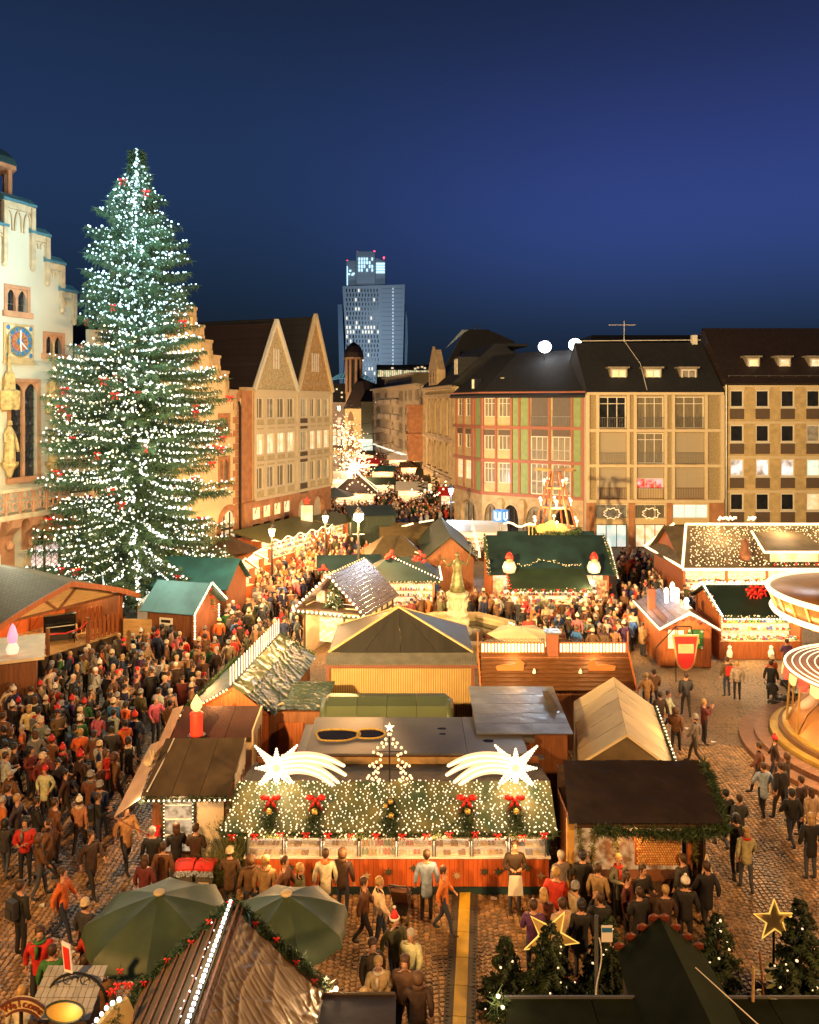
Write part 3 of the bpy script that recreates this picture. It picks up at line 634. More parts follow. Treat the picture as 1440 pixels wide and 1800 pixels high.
for r, (za, zb_) in enumerate(zrow):
    for k, w in enumerate([w for w in wins if w[2] == za]):
        lit = (r == 1 and k != 4)
        pm = lit_w if lit else (lit_d if (k % 3 == 1) else curt)
        window(t, w[0], w[1], za, zb_, -.15, 4 if k == 4 else 2, 1, whitefr, pm, .06)
        if k != 4:
            pnl = MB().box(w[0]+.02, w[1]-.02, -.33, -.3, za-1.0, za-.12).obj('ornamental_panel', creampan, t)
            dots = MB()
            for i in range(3):
                for j in range(3): dots.sph((w[0]+.2+(w[1]-w[0]-.4)*i/2 + .06*((j+i) % 2), -.335, za-.9+.3*j), (.07, .03, .09), oct=True)
            dots.obj('relief', sand_l, pnl)
        else: MB().box(w[0]+.02, w[1]-.02, -.33, -.3, za-1.15, za-.12).obj('brown_panel', brownp, t)
for z in (zb4, zb4+(zev-zb4)*.335, zb4+(zev-zb4)*.67, zev): MB().box(xg-.05, x1+.05, -.45, -.302, z-.14, z+.14).obj('floor_band', framec, t)
for xx in (xg, xmid, x1): MB().box(xx-.16, xx+.16, -.42, -.305, zb4+.15, zev-.15).obj('pilaster', framec, t)
g1 = (xg-.1, u(517, 690), u(480, 565), zz(480, 566)); g2 = (u(520, 690), x1+.1, u(549, 555), zz(549, 556))
pat = [mat('patterned_gable_plaster', (.50, .42, .25), .9, var=.35, sc_=7, bump=.6, bsc=9), mat('ochre_gable_plaster', (.48, .31, .14), .9, var=.3, sc_=5, bump=.6, bsc=7)]
for k, (a, b, c_, zc) in enumerate((g1, g2)):
    m = MB(); gable_poly(m, [(a, zev+.15), (b, zev+.15), (c_, zc)], -.3, .0); g = m.obj('gable', pat[k], t)
    m = MB(); m.bar((a-.1, -.4, zev+.1), (c_, -.4, zc+.2), .3, .3, up=(0,1,0)).bar((b+.1, -.4, zev+.1), (c_, -.4, zc+.2), .3, .3, up=(0,1,0)); m.obj('coping', whitefr if k == 0 else framec, g)
    for i in range(4 if k else 3):
        xx = c_ - .65 + i*.42 - (0 if k else -.2); MB().box(xx, xx+.2, -.34, -.3, zev+2.1, zev+4.0).obj('slit_window', white, g)
    m = MB()
    for j in range(7):
        z = zev + .9 + j*1.0; hw = (b-a)/2 * (1 - (z-zev)/(zc-zev)) - .45; n = int(hw*2/.6)
        for i in range(n):
            xx = c_ + (i-(n-1)/2)*.6 + (a+b-2*c_)/2*(1-(z-zev)/(zc-zev)); m.sph((xx, -.31, z), (.12, .05, .26), oct=True)
    m.obj('relief', sand_l, g)
    # steep roof running back
    m = MB(); d = V((0, 14, 0)); A = V((a, -.05, zev+.1)); B = V((b, -.05, zev+.1)); C_ = V((c_, -.05, zc-.05)); m.slab([A, C_, C_+d, A+d], .15); m.slab([B, C_, C_+d, B+d], .15); m.obj('roof', slate_b if k == 0 else slate, t)
sb = MB(); sb.box(x0, xg+.3, -.4, .3, zev-.0, zev+.3); sb.obj('parapet', sand_l, t)
# ground floor in sandstone with windows and two arches
mb = MB(); sq = [PT.rect(a, b, 897, 920) for a, b in ((440, 455), (459, 473), (478, 491), (495, 507))]
sq = [(a, b, 1.4+1.2, zb4-.75) for a, b, c_, d_ in sq]; xs1 = u(512, 900); aw = [(u(519, 900), u(536, 900)), (u(546, 900), u(565, 900))]
wall_grid(mb, x0, xs1, 0, zb4-.15, sq + [(a, b, .5, 2.2) for a, b, _, _ in sq], -.28, .04); xs = [xs1, (aw[0][1]+aw[1][0])/2, x1]
for k in (0, 1): arch_wall(mb, xs[k], xs[k+1], 0, zb4-.15, aw[k][0], aw[k][1], zb4-2.0, zb4-.9, -.28, .04)
mb.obj('ground_floor', sand, t)
for a, b, c_, d_ in sq:
    w = MB().box(a+.02, b-.02, -.12, -.08, c_, d_).obj('window_blind', lit_y, t); MB().bar(((a+b)/2-.1, -.13, c_+.5), ((a+b)/2+.15, -.13, c_+1.1), .08, .02, up=(0,1,0)).obj('emblem', wood_d, w); window(t, a, b, .5, 2.2, -.1, 2, 1, wood_d, glass, .08)
for k in (0, 1):
    m = MB(); arch_trim(m, aw[k][0], aw[k][1], 0, zb4-2.0, zb4-.9, .3, -.36, -.28); d = m.obj('archway', sand, t); MB().box(aw[k][0], aw[k][1], .3, .4, 0, zb4-.6).obj('door_leaf', wood_d, d)
    MB().box(aw[k][0]+.1, aw[k][0]+.8, .1, .2, 0, 2.4).obj('pane', lit_d, d)
# ---------------------------------------------------------------- north side, red-framed corner house
PA = Plane((7.1, 78.0), math.atan2(-5.1, 8.9)); PB = Plane((4.75, 84.2), math.atan2(-6.2, 2.35))
LA = math.hypot(8.9, 5.1); LB = math.hypot(2.35, 6.2); ZB, ZE = 4.3, 14.1
t = thing('red_framed_corner_house', 'corner house with red frame, pale green panels and arcaded sandstone ground floor', 'building', (7.1, 78, 0), PA.th)
tb = bpy.data.objects.new('wing', None)    # angled street wing
COL.objects.link(tb); tb.parent = t; tb.location = (V((4.75-7.1, 84.2-78.0, 0))); tb.location.rotate(Matrix.Rotation(-PA.th, 3, 'Z')); tb.rotation_euler.z = PB.th - PA.th
def px2u(P, L, px, ref0, ref1): return (px-ref0)/(ref1-ref0)*L
UA = lambda px: PA.at(px, 780)[0] ; UB = lambda px: PB.at(px, 780)[0]
fl = [(ZB+.1, ZB+3.2), (ZB+3.3, ZB+6.4), (ZB+6.5, ZE-.3)]
for (T, U, L, cols) in ((t, UA, LA, [('w', 851, 870), ('w', 876, 897), ('g', 902, 911), ('g', 916, 928), ('b', 934, 964), ('b', 971.5, 1003.5), ('g', 1009, 1021)]), (tb, UB, LB, [('w', 804, 814.5), ('w', 818, 829), ('g', 837, 846)])):
    wl = []; 
    for r, (za, zb_) in enumerate(fl):
        for kind, a, b in cols:
            a, b = max(.1, U(a)), min(L-.1, U(b))
            if kind == 'w': wl.append((a, b, za+1.0, zb_-.25))
    mb = MB(); wall_grid(mb, 0, L, ZB, ZE-.2, [(max(.1, U(a)), min(L-.1, U(b)), za+(.95 if k == 'w' else .15), zb_-.2) for (za, zb_) in fl for k, a, b in cols if k == 'w'], .08, .3)
    mb2 = MB(); mb2.box(0, L, .31, 5.5, 0, ZE-.2)
    mb.obj('wall', creampan, T if T is t else T); mb2.obj('core_wall', creampan, T)
    for z in (ZB, ZB+3.22, ZB+6.44, ZE-.22): MB().box(-.08, L+.08, -.14, .078, z-.15, z+.15).obj('beam', redframe, T)
    for r, (za, zb_) in enumerate(fl):
        edges = set()
        for kind, a, b in cols:
            a, b = max(.12, U(a)), min(L-.12, U(b))
            if kind == 'g': MB().box(a, b, .0, .078, za+.06, zb_-.04).obj('green_panel', greenpan, T); 
            if kind == 'w': window(T, a, b, za+.95, zb_-.2, .14, 3 if T is t else 2, 2, whitefr, curt if r != 0 else (lit_w if T is tb else curt), .07, tr=.7)
            if kind == 'w' and r == 1: MB().box(a, b, .02, .1, zb_-.75, zb_-.2).obj('roller_blind', brownp, T)
            if kind == 'b':
                if r == 2: MB().box(a, b, .03, .07, za+.1, zb_-.05).obj('roller_blind', mat('grey_blind', (.13, .11, .095), .6, var=.06), T)
                else: window(T, a, b, za+.1, zb_-(.75 if r == 1 else .1), -.02, 3, 2, whitefr, curt if r else lit_d, .08, tr=.42)
                if r == 1: MB().box(a, b, .03, .07, zb_-.75, zb_-.05).obj('roller_blind', brownp, T)
                rl = MB(); rl.box(a, b, -.1, -.06, za+1.0, za+1.05)
                for q in range(int((b-a)/.14)): rl.box(a+q*.14, a+q*.14+.025, -.09, -.07, za+.1, za+1.0)
                if r: rl.obj('railing', metal, T)
            for e in (a-.14, b+.14): edges.add(round(e, 1))
        last = -9
        for e in sorted(edges):
            if e - last > .24 and 0 < e < L: MB().box(e-.1, e+.1, -.1, .077, za+.04, zb_-.02).obj('post', redframe, T)
            last = e
    # arcade
    mb = MB(); ac = [(851, 875), (885, 912), (925, 962), (975, 1012)] if T is t else [(812, 838)]; cut = [0] + [ (U(ac[i][1])+U(ac[i+1][0]))/2 for i in range(len(ac)-1)] + [L]
    for i, (a, b) in enumerate(ac):
        a, b = max(.3, U(a)), min(L-.4, U(b)); arch_wall(mb, cut[i], cut[i+1], 0, ZB-.15, a, b, 2.0, 3.3, .0, .3)
        m = MB(); arch_trim(m, a, b, 0, 2.0, 3.3, .22, -.1, 0); d = m.obj('archway', sand_l, T); MB().box(a, b, .302, .309, 0, 3.4).obj('pane', lit_d if i % 2 == 0 else glass, d)
        for q in (.33, .66): MB().box(a+(b-a)*q-.04, a+(b-a)*q+.04, .2, .28, 0, 2.9).obj('glazing_bar', wood_d, d)
    mb.obj('ground_floor', sand_l, T)
    for i in cut[1:-1]: m = MB(); m.lathe([(.18, 0), (.2, 1.6), (.4, 2.1), (.5, 3.4), (.28, 3.9)], 8, (i, -.1, 0)); m.obj('corbel', sand_l, T)
MB().box(LA-.02, LA+.4, -.25, .1, 0, ZE-.2).obj('corner_pier', redframe, t)
Z_ = lambda P, x, y: Matrix.Rotation(-P.th, 3, 'Z') @ V((x-P.x, y-P.y, 0))
def wp(x, y, z): q = Z_(PA, x, y); return V((q.x, q.y, z))
m = MB(); e0, e1, e2 = wp(4.2, 84.6, ZE-.3), wp(6.7, 77.5, ZE-.3), wp(16.4, 71.8, ZE-.3); r0, r1, r2 = wp(9.3, 88, 18.3), wp(11.5, 84.5, 18.4), wp(19.0, 79.5, 18.6)
m.slab([e0, e1, r1, r0], .25); m.slab([e1, e2, r2, r1], .25); m.prism([e0, r0, wp(9.3, 92, ZE)], (.1, .1, 0)); m.obj('roof', slate, t)
m = MB(); m.tube([e0 + V((0, 0, .3)), e1 + V((0, 0, .3)), e2+V((0, 0, .3))], .09, 6); m.obj('gutter', redframe, t)
for px, py, w in ((829, 675, .35), (879, 672, .5), (952, 668, .7)):   # small roof lights
    Y = 82; X = (px-720)*Y/FP; Z = 13 - (py-HZ)*Y/FP; q = wp(X, Y-2.2, Z); m = MB(); m.box(q.x-w/2, q.x+w/2, q.y, q.y+1.6, Z-.6, Z+.5); d = m.obj('dormer', slate, t); MB().box(q.x-w/2+.05, q.x+w/2-.05, q.y-.05, q.y-.01, Z-.5, Z+.4).obj('pane', white, d)
# ---------------------------------------------------------------- white framed house
X0, X1, YN = 15.95, 28.0, 71.4
PW = Plane((X0, YN), 0); t = thing('pebbledash_house', 'pebbledash house with cream frame, rolling shutters and three roof dormers in the north row', 'building', (X0, YN, 0))
L = X1 - X0; cols = [(0, .45, 'f'), (.45, 1.35, 'p')]
wx = [PW.rect(a, b, 700, 750)[:2] for a, b in ((1053, 1101), (1119, 1167), (1186, 1238))]; rows = [(ZB+.15, ZB+3.05), (ZB+3.3, ZB+6.2), (ZB+6.45, ZE-.35)]
mb = MB(); wall_grid(mb, 0, L, ZB, ZE, [(a, b, za+.05, zb_-.1) for za, zb_ in rows for a, b in wx], .0, .3); mb.obj('wall', pebble, t)
MB().box(0, L, .31, 10, 0, ZE-.1).obj('core_wall', stucco, t)
for z in (ZB, ZB+3.17, ZB+6.33, ZE-.15): MB().box(-.1, L+.1, -.3, -.002, z-.13, z+.13).obj('floor_band', framec, t)
for a in [-.02, L+.0]: MB().box(a-.16, a+.16, -.28, -.003, ZB+.14, ZE-.3).obj('pilaster', framec, t)
for a, b in wx:
    for x in (a-.14, b+.14): MB().box(x-.13, x+.13, -.2, -.003, ZB+.14, ZE-.3).obj('pilaster', framec, t)
for r, (za, zb_) in enumerate(rows):
    for k, (a, b) in enumerate(wx):
        w_open = (r == 2) or (r == 1 and k == 1)
        if w_open: window(t, a, b, za+.05, zb_-.1, .1, 3, 2, whitefr, curt if k else glass, .09, tr=.78)
        elif r == 0 and k == 1:
            MB().box(a, b, .12, .15, za+1.9, zb_-.1).obj('roller_shutter', shutter, t); window(t, a, b, za+.9, za+1.88, .1, 3, 1, whitefr, glow_noise('red_lit_display', (.6, .05, .02), (1, .85, .75), .7, 2.2), .06)
        else: MB().box(a, b, .12, .15, za+.05, zb_-.1).obj('roller_shutter', shutter, t)
        rl = MB(); rl.box(a, b, -.12, -.08, za+1.0, za+1.05); rl.box(a, b, -.12, -.08, za+.05, za+.09)
        for q in range(int((b-a)/.15)+1): rl.box(a+q*.15, a+q*.15+.025, -.11, -.09, za+.05, za+1.0)
        rl.obj('railing', metal if r else wood_m, t)
        MB().box(a-.0, b+.0, -.32, -.0, za-.06, za+.03).obj('sill', sand_l, t)
mb = MB(); gw = [PW.rect(a, b, 878, 905)[:2] for a, b in ((1048, 1103), (1117, 1170), (1183, 1245))]
wall_grid(mb, 0, L, 0, ZB-.14, [(a, b, 2.75, 4.0) for a, b in gw] + [(a, b, .1, 2.2) for a, b in gw], .0, .3); mb.obj('ground_floor', stucco_y, t)
for k, (a, b) in enumerate(gw):
    window(t, a, b, 2.75, 4.0, .1, 3, 1, whitefr, (lit_d, curt, lit_c)[k], .07)
    window(t, a, b, .1, 2.2, .1, 3, 1, wood_m, (lit_c, lit_w, glass)[k], .08, name='shop_window')
    if k < 2:
        gr = MB()
        for q in range(int((b-a)/.2)): gr.box(a+q*.2, a+q*.2+.03, -.1, -.07, 2.8, 3.9)
        for z in (2.8, 3.85): gr.box(a, b, -.09, -.06, z, z+.04)
        pts = [((a+b)/2 + (.9+.15*math.cos(9*w))*math.cos(w)*.8, -.15, 3.2 + (.45+.1*math.cos(9*w))*math.sin(w)) for w in [2*PI*i/24 for i in range(24)]]
        g = gr.obj('grille', metal, t); MB().tube(pts, .03, 5, closed=True).obj('light_outline', bulb_w, g)
for a, b in ((-.1, gw[0][0]-.1), (gw[0][1]+.1, gw[1][0]-.1), (gw[1][1]+.1, gw[2][0]-.1), (gw[2][1]+.1, L+.2)):
    MB().box(a, b, -.15, -.003, 0, ZB-.14).obj('pier', sand, t)
def roof_block(t, L, z0, z1, run, m, dl=0, dr=0, back=12):
    mb = MB(); mb.slab([(-.1, -.35, z0), (L+.1, -.35, z0), (L+.1-dr, run, z1), (-.1+dl, run, z1)], .25); mb.slab([(-.1+dl, run, z1), (L+.1-dr, run, z1), (L+.1, back, z0), (-.1, back, z0)], .25)
    mb.add([(-.05, -.3, z0-.2), (-.05, run, z1-.2), (-.05, back, z0-.2)], [(0, 1, 2)]); mb.add([(L+.05, -.3, z0-.2), (L+.05, run, z1-.2), (L+.05, back, z0-.2)], [(0, 1, 2)])
    return mb.obj('roof', m, t)
rf = roof_block(t, L, ZE, 18.9, 5.2, slate)
def dormer(t, x, z, w, h, y, pm, nx=2):
    m = MB(); m.box(x-w/2-.12, x+w/2+.12, y, y+2.2, z-.1, z+h+.1); m.box(x-w/2-.3, x+w/2+.3, y-.15, y+2.4, z+h+.1, z+h+.25); d = m.obj('dormer', mat('grey_lead_cladding', (.30, .27, .22), .6, .2), t)
    window(d, x-w/2, x+w/2, z, z+h, y-.09, nx, 1, whitefr, pm, .12); return d
for px, pm in ((1085, lit_y), (1145, lit_y), (1207, lit_d)): dormer(t, (px-720)*(YN+1.8)/FP - X0, 14.9, 1.35, 1.25, 1.25, pm)
m = MB(); m.box(L-.9, L-.4, 4.9, 5.4, 18.7, 19.6); m.obj('chimney', white, t)
m = MB(); m.tube([(0, 5.1, 19.05), (L, 5.1, 19.15)], .04, 5); m.tube([(4.7, 5.2, 19), (4.7, 5.2, 21)], .03, 5); m.tube([(3.2, 5.2, 20.6), (5.8, 5.2, 20.6)], .025, 5); m.tube([(4.7, 5.0, 19), (5.4, 2.2, 16.7), (5.3, -.2, 14.2)], .03, 5); m.obj('aerial', white, t)
# ---------------------------------------------------------------- right ochre house
X2 = 28.3; PR = Plane((X2, YN), 0); t = thing('ochre_grid_house', 'ochre rendered house with a regular grid of square windows at the right edge', 'building', (X2, YN-.2, 0))
L = 17; ZR = 14.7; mb = MB(); wins = []; cx_ = [9.45*i*.0 for i in range(0)]
wc = [((px-720)*YN/FP - X2) for px in (1294, 1339, 1383, 1428, 1472, 1516, 1560)]; hw = (1304-1283)/2*YN/FP*1.15
zr = [13 - (py-HZ)*YN/FP for py in (716, 777, 837, 897)]
for z in zr:
    for c_ in wc:
        if c_ < L-1: wins.append((c_-hw, c_+hw, z, z+1.55))
wall_grid(mb, 0, L, 0, ZR, wins, 0, .3); mb.box(0, L, .31, 11, 0, ZR-.1); mb.obj('wall', conc, t)
disp = [glow_noise('lit_display_white', (.25, .18, .12), (1, .93, .85), 1.3, 1.1), lit_w]
for i, w in enumerate(wins):
    c_, r = i % len(wc), i // len(wc); pm = glass
    if r == 2: pm = disp[0] if c_ != 3 else lit_c
    if r == 1 and c_ > 2: pm = lit_d
    if r == 3 and c_ in (3,): pm = lit_w
    window(t, *w, .05, 1, 1, whitefr, pm, .11, sill=1); MB().box(w[0]-.02, w[1]+.02, -.04, -.002, w[2]-1.05, w[2]-.12).obj('spandrel_panel', brownp, t)
    MB().box(w[0]-.05, w[1]+.05, -.08, -.002, w[3], w[3]+.3).obj('lintel', framec, t)
for z in [q-1.35 for q in zr[:4]] + [ZR-.1]: MB().box(-.05, L, -.12, -.003, z-.1, z+.1).obj('floor_band', framec, t)
roof_block(t, L, ZR+.15, 20.3, 5.5, slate_b)
for px, pm in ((1317, lit_y), (1371, lit_w), (1425, lit_w), (1479, lit_w)): dormer(t, (px-720)*(YN+2.1)/FP - X2, 15.75, 1.0, 1.4, 1.4, pm, 1)
m = MB(); m.tube([(-.1, -.3, 0), (-.1, -.3, ZR)], .09, 8); m.obj('downpipe', metal, t)
m = MB(); m.tube([(.3, .3, 15.55), (L, .3, 15.55)], .04, 5)
for k in range(14): m.tube([(.4+k*1.2, .3, 15.2), (.4+k*1.2, .3, 15.55)], .03, 4)
m.obj('snow_guard', metal, t)
# pair of floodlights on the roof ridge
def flood(px, py, Y, W, label):
    X = (px-720)*Y/FP; Z = 13-(py-HZ)*Y/FP; t = thing('floodlight', label, 'floodlight', (X, Y, Z-1.2), 0, 'floodlights on the north roofs')
    MB().tube([(0, 0, -1.6), (0, 0, .9)], .06).obj('mast', metal_d, t)
    m = MB(); m.prism([(-.45, -.1, .85), (.45, -.1, .85), (.45, -.3, 1.6), (-.45, -.3, 1.6)], (0, .4, 0)); m.obj('housing', metal, t)
    m = MB(); m.lathe([(.02, .6), (.28, .65), (.5, .8), (.62, 1.0), (.66, 1.2), (.62, 1.4), (.5, 1.6), (.28, 1.75), (.02, 1.8)], 18, (0, -.3, 0)); m.obj('glowing_lens', emis('flood_lens', (.96, .98, 1), 14), t, smooth=True)
    lamp(t, (0, -.9, 1.2), W, (.62, .82, 1), .4, spot=R(64), aim=(-14 if px < 980 else -20, -60, -9), sp_blend=.5)
flood(957, 610, 81, 13000, 'blazing floodlight on the ridge of the red-framed corner house, left of the pair')
flood(1010, 606, 80, 13000, 'blazing floodlight near the roof junction with the pebbledash house, right of the pair')
# ---------------------------------------------------------------- ornate house up the street
O = V((2.2, 110)); E = V((5.14, 90)); PO = Plane(O, math.atan2(E.y-O.y, E.x-O.x)); L = (E-O).length
t = thing('ornate_arched_house', 'ornate cream stone house with rows of arched windows and a small stone gablet', 'building', (O.x, O.y, 0), PO.th)
U = lambda px: PO.at(px, 780)[0]; ZO = 15.0; wl = []; cw_ = [(754, 760), (764, 770), (774, 780), (785, 790.5)]
rr_ = [(4.9, 8.3), (9.2, 13.6)]
mb = MB(); W = [(U(a), U(b), za, zb_) for za, zb_ in rr_ for a, b in cw_]; wall_grid(mb, 0, L, 4.2, ZO, W, 0, .4); mb.box(0, L, .41, 12, 0, ZO-.1)
arch_wall(mb, L*.30, L, 0, 4.2, L*.62, L*.85, 2, 3.6, 0, .4); arch_wall(mb, 0, L*.30, 0, 4.2, L*.06, L*.24, 2, 3.6, 0, .4); mb.obj('wall', stucco_y, t)
for a, b, za, zb_ in W:
    window(t, a, b, za, zb_, .2, 2, 3, sand_l, curt, .14); m = MB(); arch_trim(m, a, b, za, zb_-.8, zb_+.1, .3, -.15, .0); m.box(a-.35, b+.35, -.4, 0, za-.35, za); m.obj('window_surround', sand_l, t)
for z in (4.3, 8.75, 14.0, ZO): MB().box(-.1, L+.1, -.45, -.002, z-.2, z+.2).obj('cornice', sand_l, t)
for px in (748, 762, 772, 782, 794, 799): MB().box(U(px)-.2, U(px)+.2, -.3, -.003, 4.5, 13.8).obj('pilaster', sand_l, t)
m = MB(); m.slab([(-.2, -.5, ZO+.2), (L+.3, -.5, ZO+.2), (L-1.5, 5, 20.0), (1, 5, 20.0)], .3); m.slab([(L+.3, -.5, ZO+.2), (L+.3, 11, ZO+.2), (L-1.5, 6, 20), (L-1.5, 5, 20)], .3); m.slab([(1, 5, 20), (L-1.5, 5, 20), (L-1.5, 9, 20), (1, 9, 20)], .3); m.obj('mansard_roof', slate, t)
ga, gb = U(758), U(772); gx = (ga+gb)/2; m = MB(); m.box(ga, gb, -.3, .0, ZO+.2, ZO+2.4); m.prism([(ga-.5, -.32, ZO+2.4), (gb+.5, -.32, ZO+2.4), (gx, -.32, ZO+5.4)], (0, .3, 0)); m.prism([(ga, .0, ZO+.2), (gb, .0, ZO+.2), (gb, .0, ZO+2.3), (gx, .0, ZO+5), (ga, .0, ZO+2.3)], (0, .8, 0)); g = m.obj('gablet', sand_l, t); window(g, gx-2, gx-.3, ZO+.5, ZO+2.2, -.42, 1, 2, sand_l, curt, .2); window(g, gx+.3, gx+2, ZO+.5, ZO+2.2, -.42, 1, 2, sand_l, curt, .2)
m = MB(); gx = U(797) + 2; m.box(L-3.2, L-1.0, .6, 3, ZO+1.2, ZO+3.4); g = m.obj('dormer', slate, t); window(g, L-2.9, L-1.3, ZO+1.4, ZO+3.2, .5, 3, 3, whitefr, lit_d, .12)
# cream balcony block further up
O = V((-9.3, 200)); E = V((1.7, 142)); PC = Plane(O, math.atan2(E.y-O.y, E.x-O.x)); L = (E-O).length; U = lambda px: PC.at(px, 760)[0]
t = thing('balcony_apartment_house', 'long cream apartment house with loggia balconies lining the street', 'building', (O.x, O.y, 0), PC.th)
mb = MB(); ZC = 16.6; fz = [(3.6+i*3.2, 3.6+i*3.2+2.4) for i in range(4)]; W = []; LG = []
for a, b in fz:
    for px in (657, ): W.append((U(px)+1, U(px)+3.5, a, b))
    for p0, p1 in ((668, 677), (680, 689), (692, 701)): LG.append((U(p0), U(p1), a, b))
    for p0, p1 in ((708, 712), (715, 718), (724, 729)): W.append((U(p0), U(p1), a+.4, b))
wall_grid(mb, 0, L, 3.2, ZC, W + LG, 0, 1.3); mb.box(0, L, 1.31, 12, 0, ZC-.1); wall_grid(mb, 0, L, 0, 3.2, [], .5, 1.3); mb.obj('wall', stucco, t)
for a, b, za, zb_ in W: window(t, a, b, za, zb_, .15, 2, 1, whitefr, curt, .12)
for i, (a, b, za, zb_) in enumerate(LG):
    window(t, a+.3, b-.8, za, zb_-.2, 1.15, 2, 1, whitefr, curt, .12); MB().box(a-.1, b+.1, -.5, .1, za-.3, za+.75).obj('balcony_front', framec, t)
MB().box(-1, L*.8, .5, 9, ZC, ZC+.25).obj('roof_slab', slate, t); m = MB(); m.box(L*.12, L*.72, 2, 10, ZC+.25, ZC+2.4); m.obj('penthouse', stucco, t); MB().box(L*.1, L*.75, 1.4, 10.4, ZC+2.4, ZC+2.7).obj('roof_slab', whitefr, t)
MB().box(L*.15, L*.7, 1.9, 1.99, ZC+.9, ZC+1.9).obj('window_strip', curt, t); MB().box(-.2, L+.2, -.6, -.001, ZC-.3, ZC+.1).obj('cornice', framec, t)
MB().box(L*.05, L*.9, -.3, .49, 2.9, 3.2).obj('shop_canopy', emis('lit_canopy', (1, .9, .75), 1.2), t)
# narrow red bay house between
O = V((1.72, 141.5)); E = V((2.2, 110.4)); PP = Plane(O, math.atan2(E.y-O.y, E.x-O.x)); L = (E-O).length; U = lambda px: PP.at(px, 760)[0]
t = thing('red_bay_house', 'narrow stone house with a projecting red sandstone bay window in the street', 'building', (O.x, O.y, 0), PP.th)
MB().box(0.05, L-.05, 0, 11, 0, 15.6).obj('wall', stucco_y, t); m = MB(); a, b = L*.25, L*.62; m.box(a, b, -2.2, -.01, 4.2, 12.5); m.prism([(a, -2.2, 4.2), (b, -2.2, 4.2), ((a+b)/2+1, -.1, 2.4), ((a+b)/2-1, -.1, 2.4)], (0, .05, 0)); m.box(a-.4, b+.4, -2.5, 0, 12.5, 12.9); m.box(a-.4, b+.4, -2.5, 0, 8.0, 8.4); bb = m.obj('bay', sand, t)
for z in (5, 9):
    for k in range(3): window(bb, a+.6+k*(b-a)/3, a+(b-a)/3-.4+k*(b-a)/3, z, z+2.5, -2.3, 2, 1, sand, curt, .14)
for z in (4.4, 8.2, 12):
    for x in (L*.08, L*.75, L*.88): window(t, x, x+2, z, z+2.4, -.1, 2, 1, sand_l, curt, .14)
m = MB(); m.slab([(0, -.3, 15.6), (L, -.3, 15.6), (L-1, 5, 19), (1, 5, 19)], .2); m.obj('roof', slate_b, t)
# distant skyline
def blk(t, nm, px0, px1, py0, py1, Y, D, m, z0=0, lab=None):
    x0, x1 = (px0-720)*Y/FP, (px1-720)*Y/FP; return MB().box(x0, x1, Y, Y+D, z0 if py1 is None else 13-(py1-HZ)*Y/FP, 13-(py0-HZ)*Y/FP).obj(nm, m, t)
def base(nm, lab, cat, group=None): return thing(nm, lab, cat, (0, 0, 0), 0, group)
t = base('church', 'small old church with round-topped bell tower and steep roof in front of the skyscraper', 'church'); Y = 240; k = Y/FP
pk = mat('night_stone', (.26, .17, .11), .9, var=.15, sc_=.4); cx = (622-720)*k; w = 2.5
tw = MB(); tw.lathe([(w*1.02, 0), (w*1.02, 13-(692-HZ)*k)], 8, (cx, Y, 0), ph=PI/8)
zt0 = 13-(692-HZ)*k; tw.lathe([(w*1.1, zt0), (w*1.1, zt0+.4)], 8, (cx, Y, 0), ph=PI/8)
for i in range(8): a = 2*PI*i/8+PI/8; tw.tube([(cx+w*.9*math.cos(a), Y+w*.9*math.sin(a), zt0), (cx+w*.9*math.cos(a), Y+w*.9*math.sin(a), zt0+10.3)], .5, 5)
tw.lathe([(w*.8, zt0), (w*.8, zt0+10.3)], 8, (cx, Y, 0), mi=1); tw.lathe([(w*1.2, zt0+10.3), (w*1.2, zt0+10.9)], 8, (cx, Y, 0)); tw.obj('bell_tower', [pk, slate], t)
m = MB(); m.lathe([(w*1.2, zt0+10.9), (w*1.15, zt0+12.3), (w*.8, zt0+14.2), (w*.3, zt0+15.2), (.1, zt0+15.6), (.08, zt0+18)], 12, (cx, Y, 0)); m.obj('dome', slate_b, t)
xx0, xx1 = (612-720)*k, (650-720)*k; zv = 13-(718-HZ)*k
m = MB(); m.box(xx0, xx1-1, Y-12, Y-3, 0, zv); m.obj('nave', stucco_y, t); m = MB(); m.prism([(xx0-.4, Y-12.4, zv), (xx1, Y-12.4, zv), (xx1-1.5, Y-9, zv+8), (xx0+3, Y-9, zv+8)], (0, .2, 0)); m.prism([(xx0-.4, Y-12.4, zv), (xx1, Y-12.4, zv), (xx1+4, Y-7, zv+6.5), ((xx0+xx1)/2+1, Y-7, zv+9)], (0, 5, 0)); m.obj('roof', slate_b, t)
m = MB(); a, b = (617-720)*k, (627-720)*k; A = arch_pts(a, b, 13-(733-HZ)*k, 13-(722-HZ)*k, True); m.prism([(x, Y-12.3, z) for x, z in A] + [(b, Y-12.3, 13-(738-HZ)*k), (a, Y-12.3, 13-(738-HZ)*k)], (0, .28, 0)); m.obj('gothic_window', pk, t)
m = MB(); A = arch_pts(a, b, 13-(755-HZ)*k, 13-(744-HZ)*k, True); m.prism([(x, Y-12.3, z) for x, z in A] + [(b, Y-12.3, 0), (a, Y-12.3, 0)], (0, .28, 0)); m.obj('portal', pk, t)
lamp(t, (-13, 210, 9), 16000, (1, .62, .3), 1); lamp(t, (-24, 228, 12), 9000, (1, .62, .3), 1)  # bare lamps without fixtures, added to light church and street-end house
t = base('white_street_end_house', 'white house with dark roof and ground arches closing the street beside the church', 'building')
blk(t, 'wall', 575, 610, 707, None, 252, 20, mat('far_white_wall', (.55, .48, .42), .9)); m = blk(t, 'roof', 572, 608, 674, 707, 253, 18, slate)
k = 252/FP
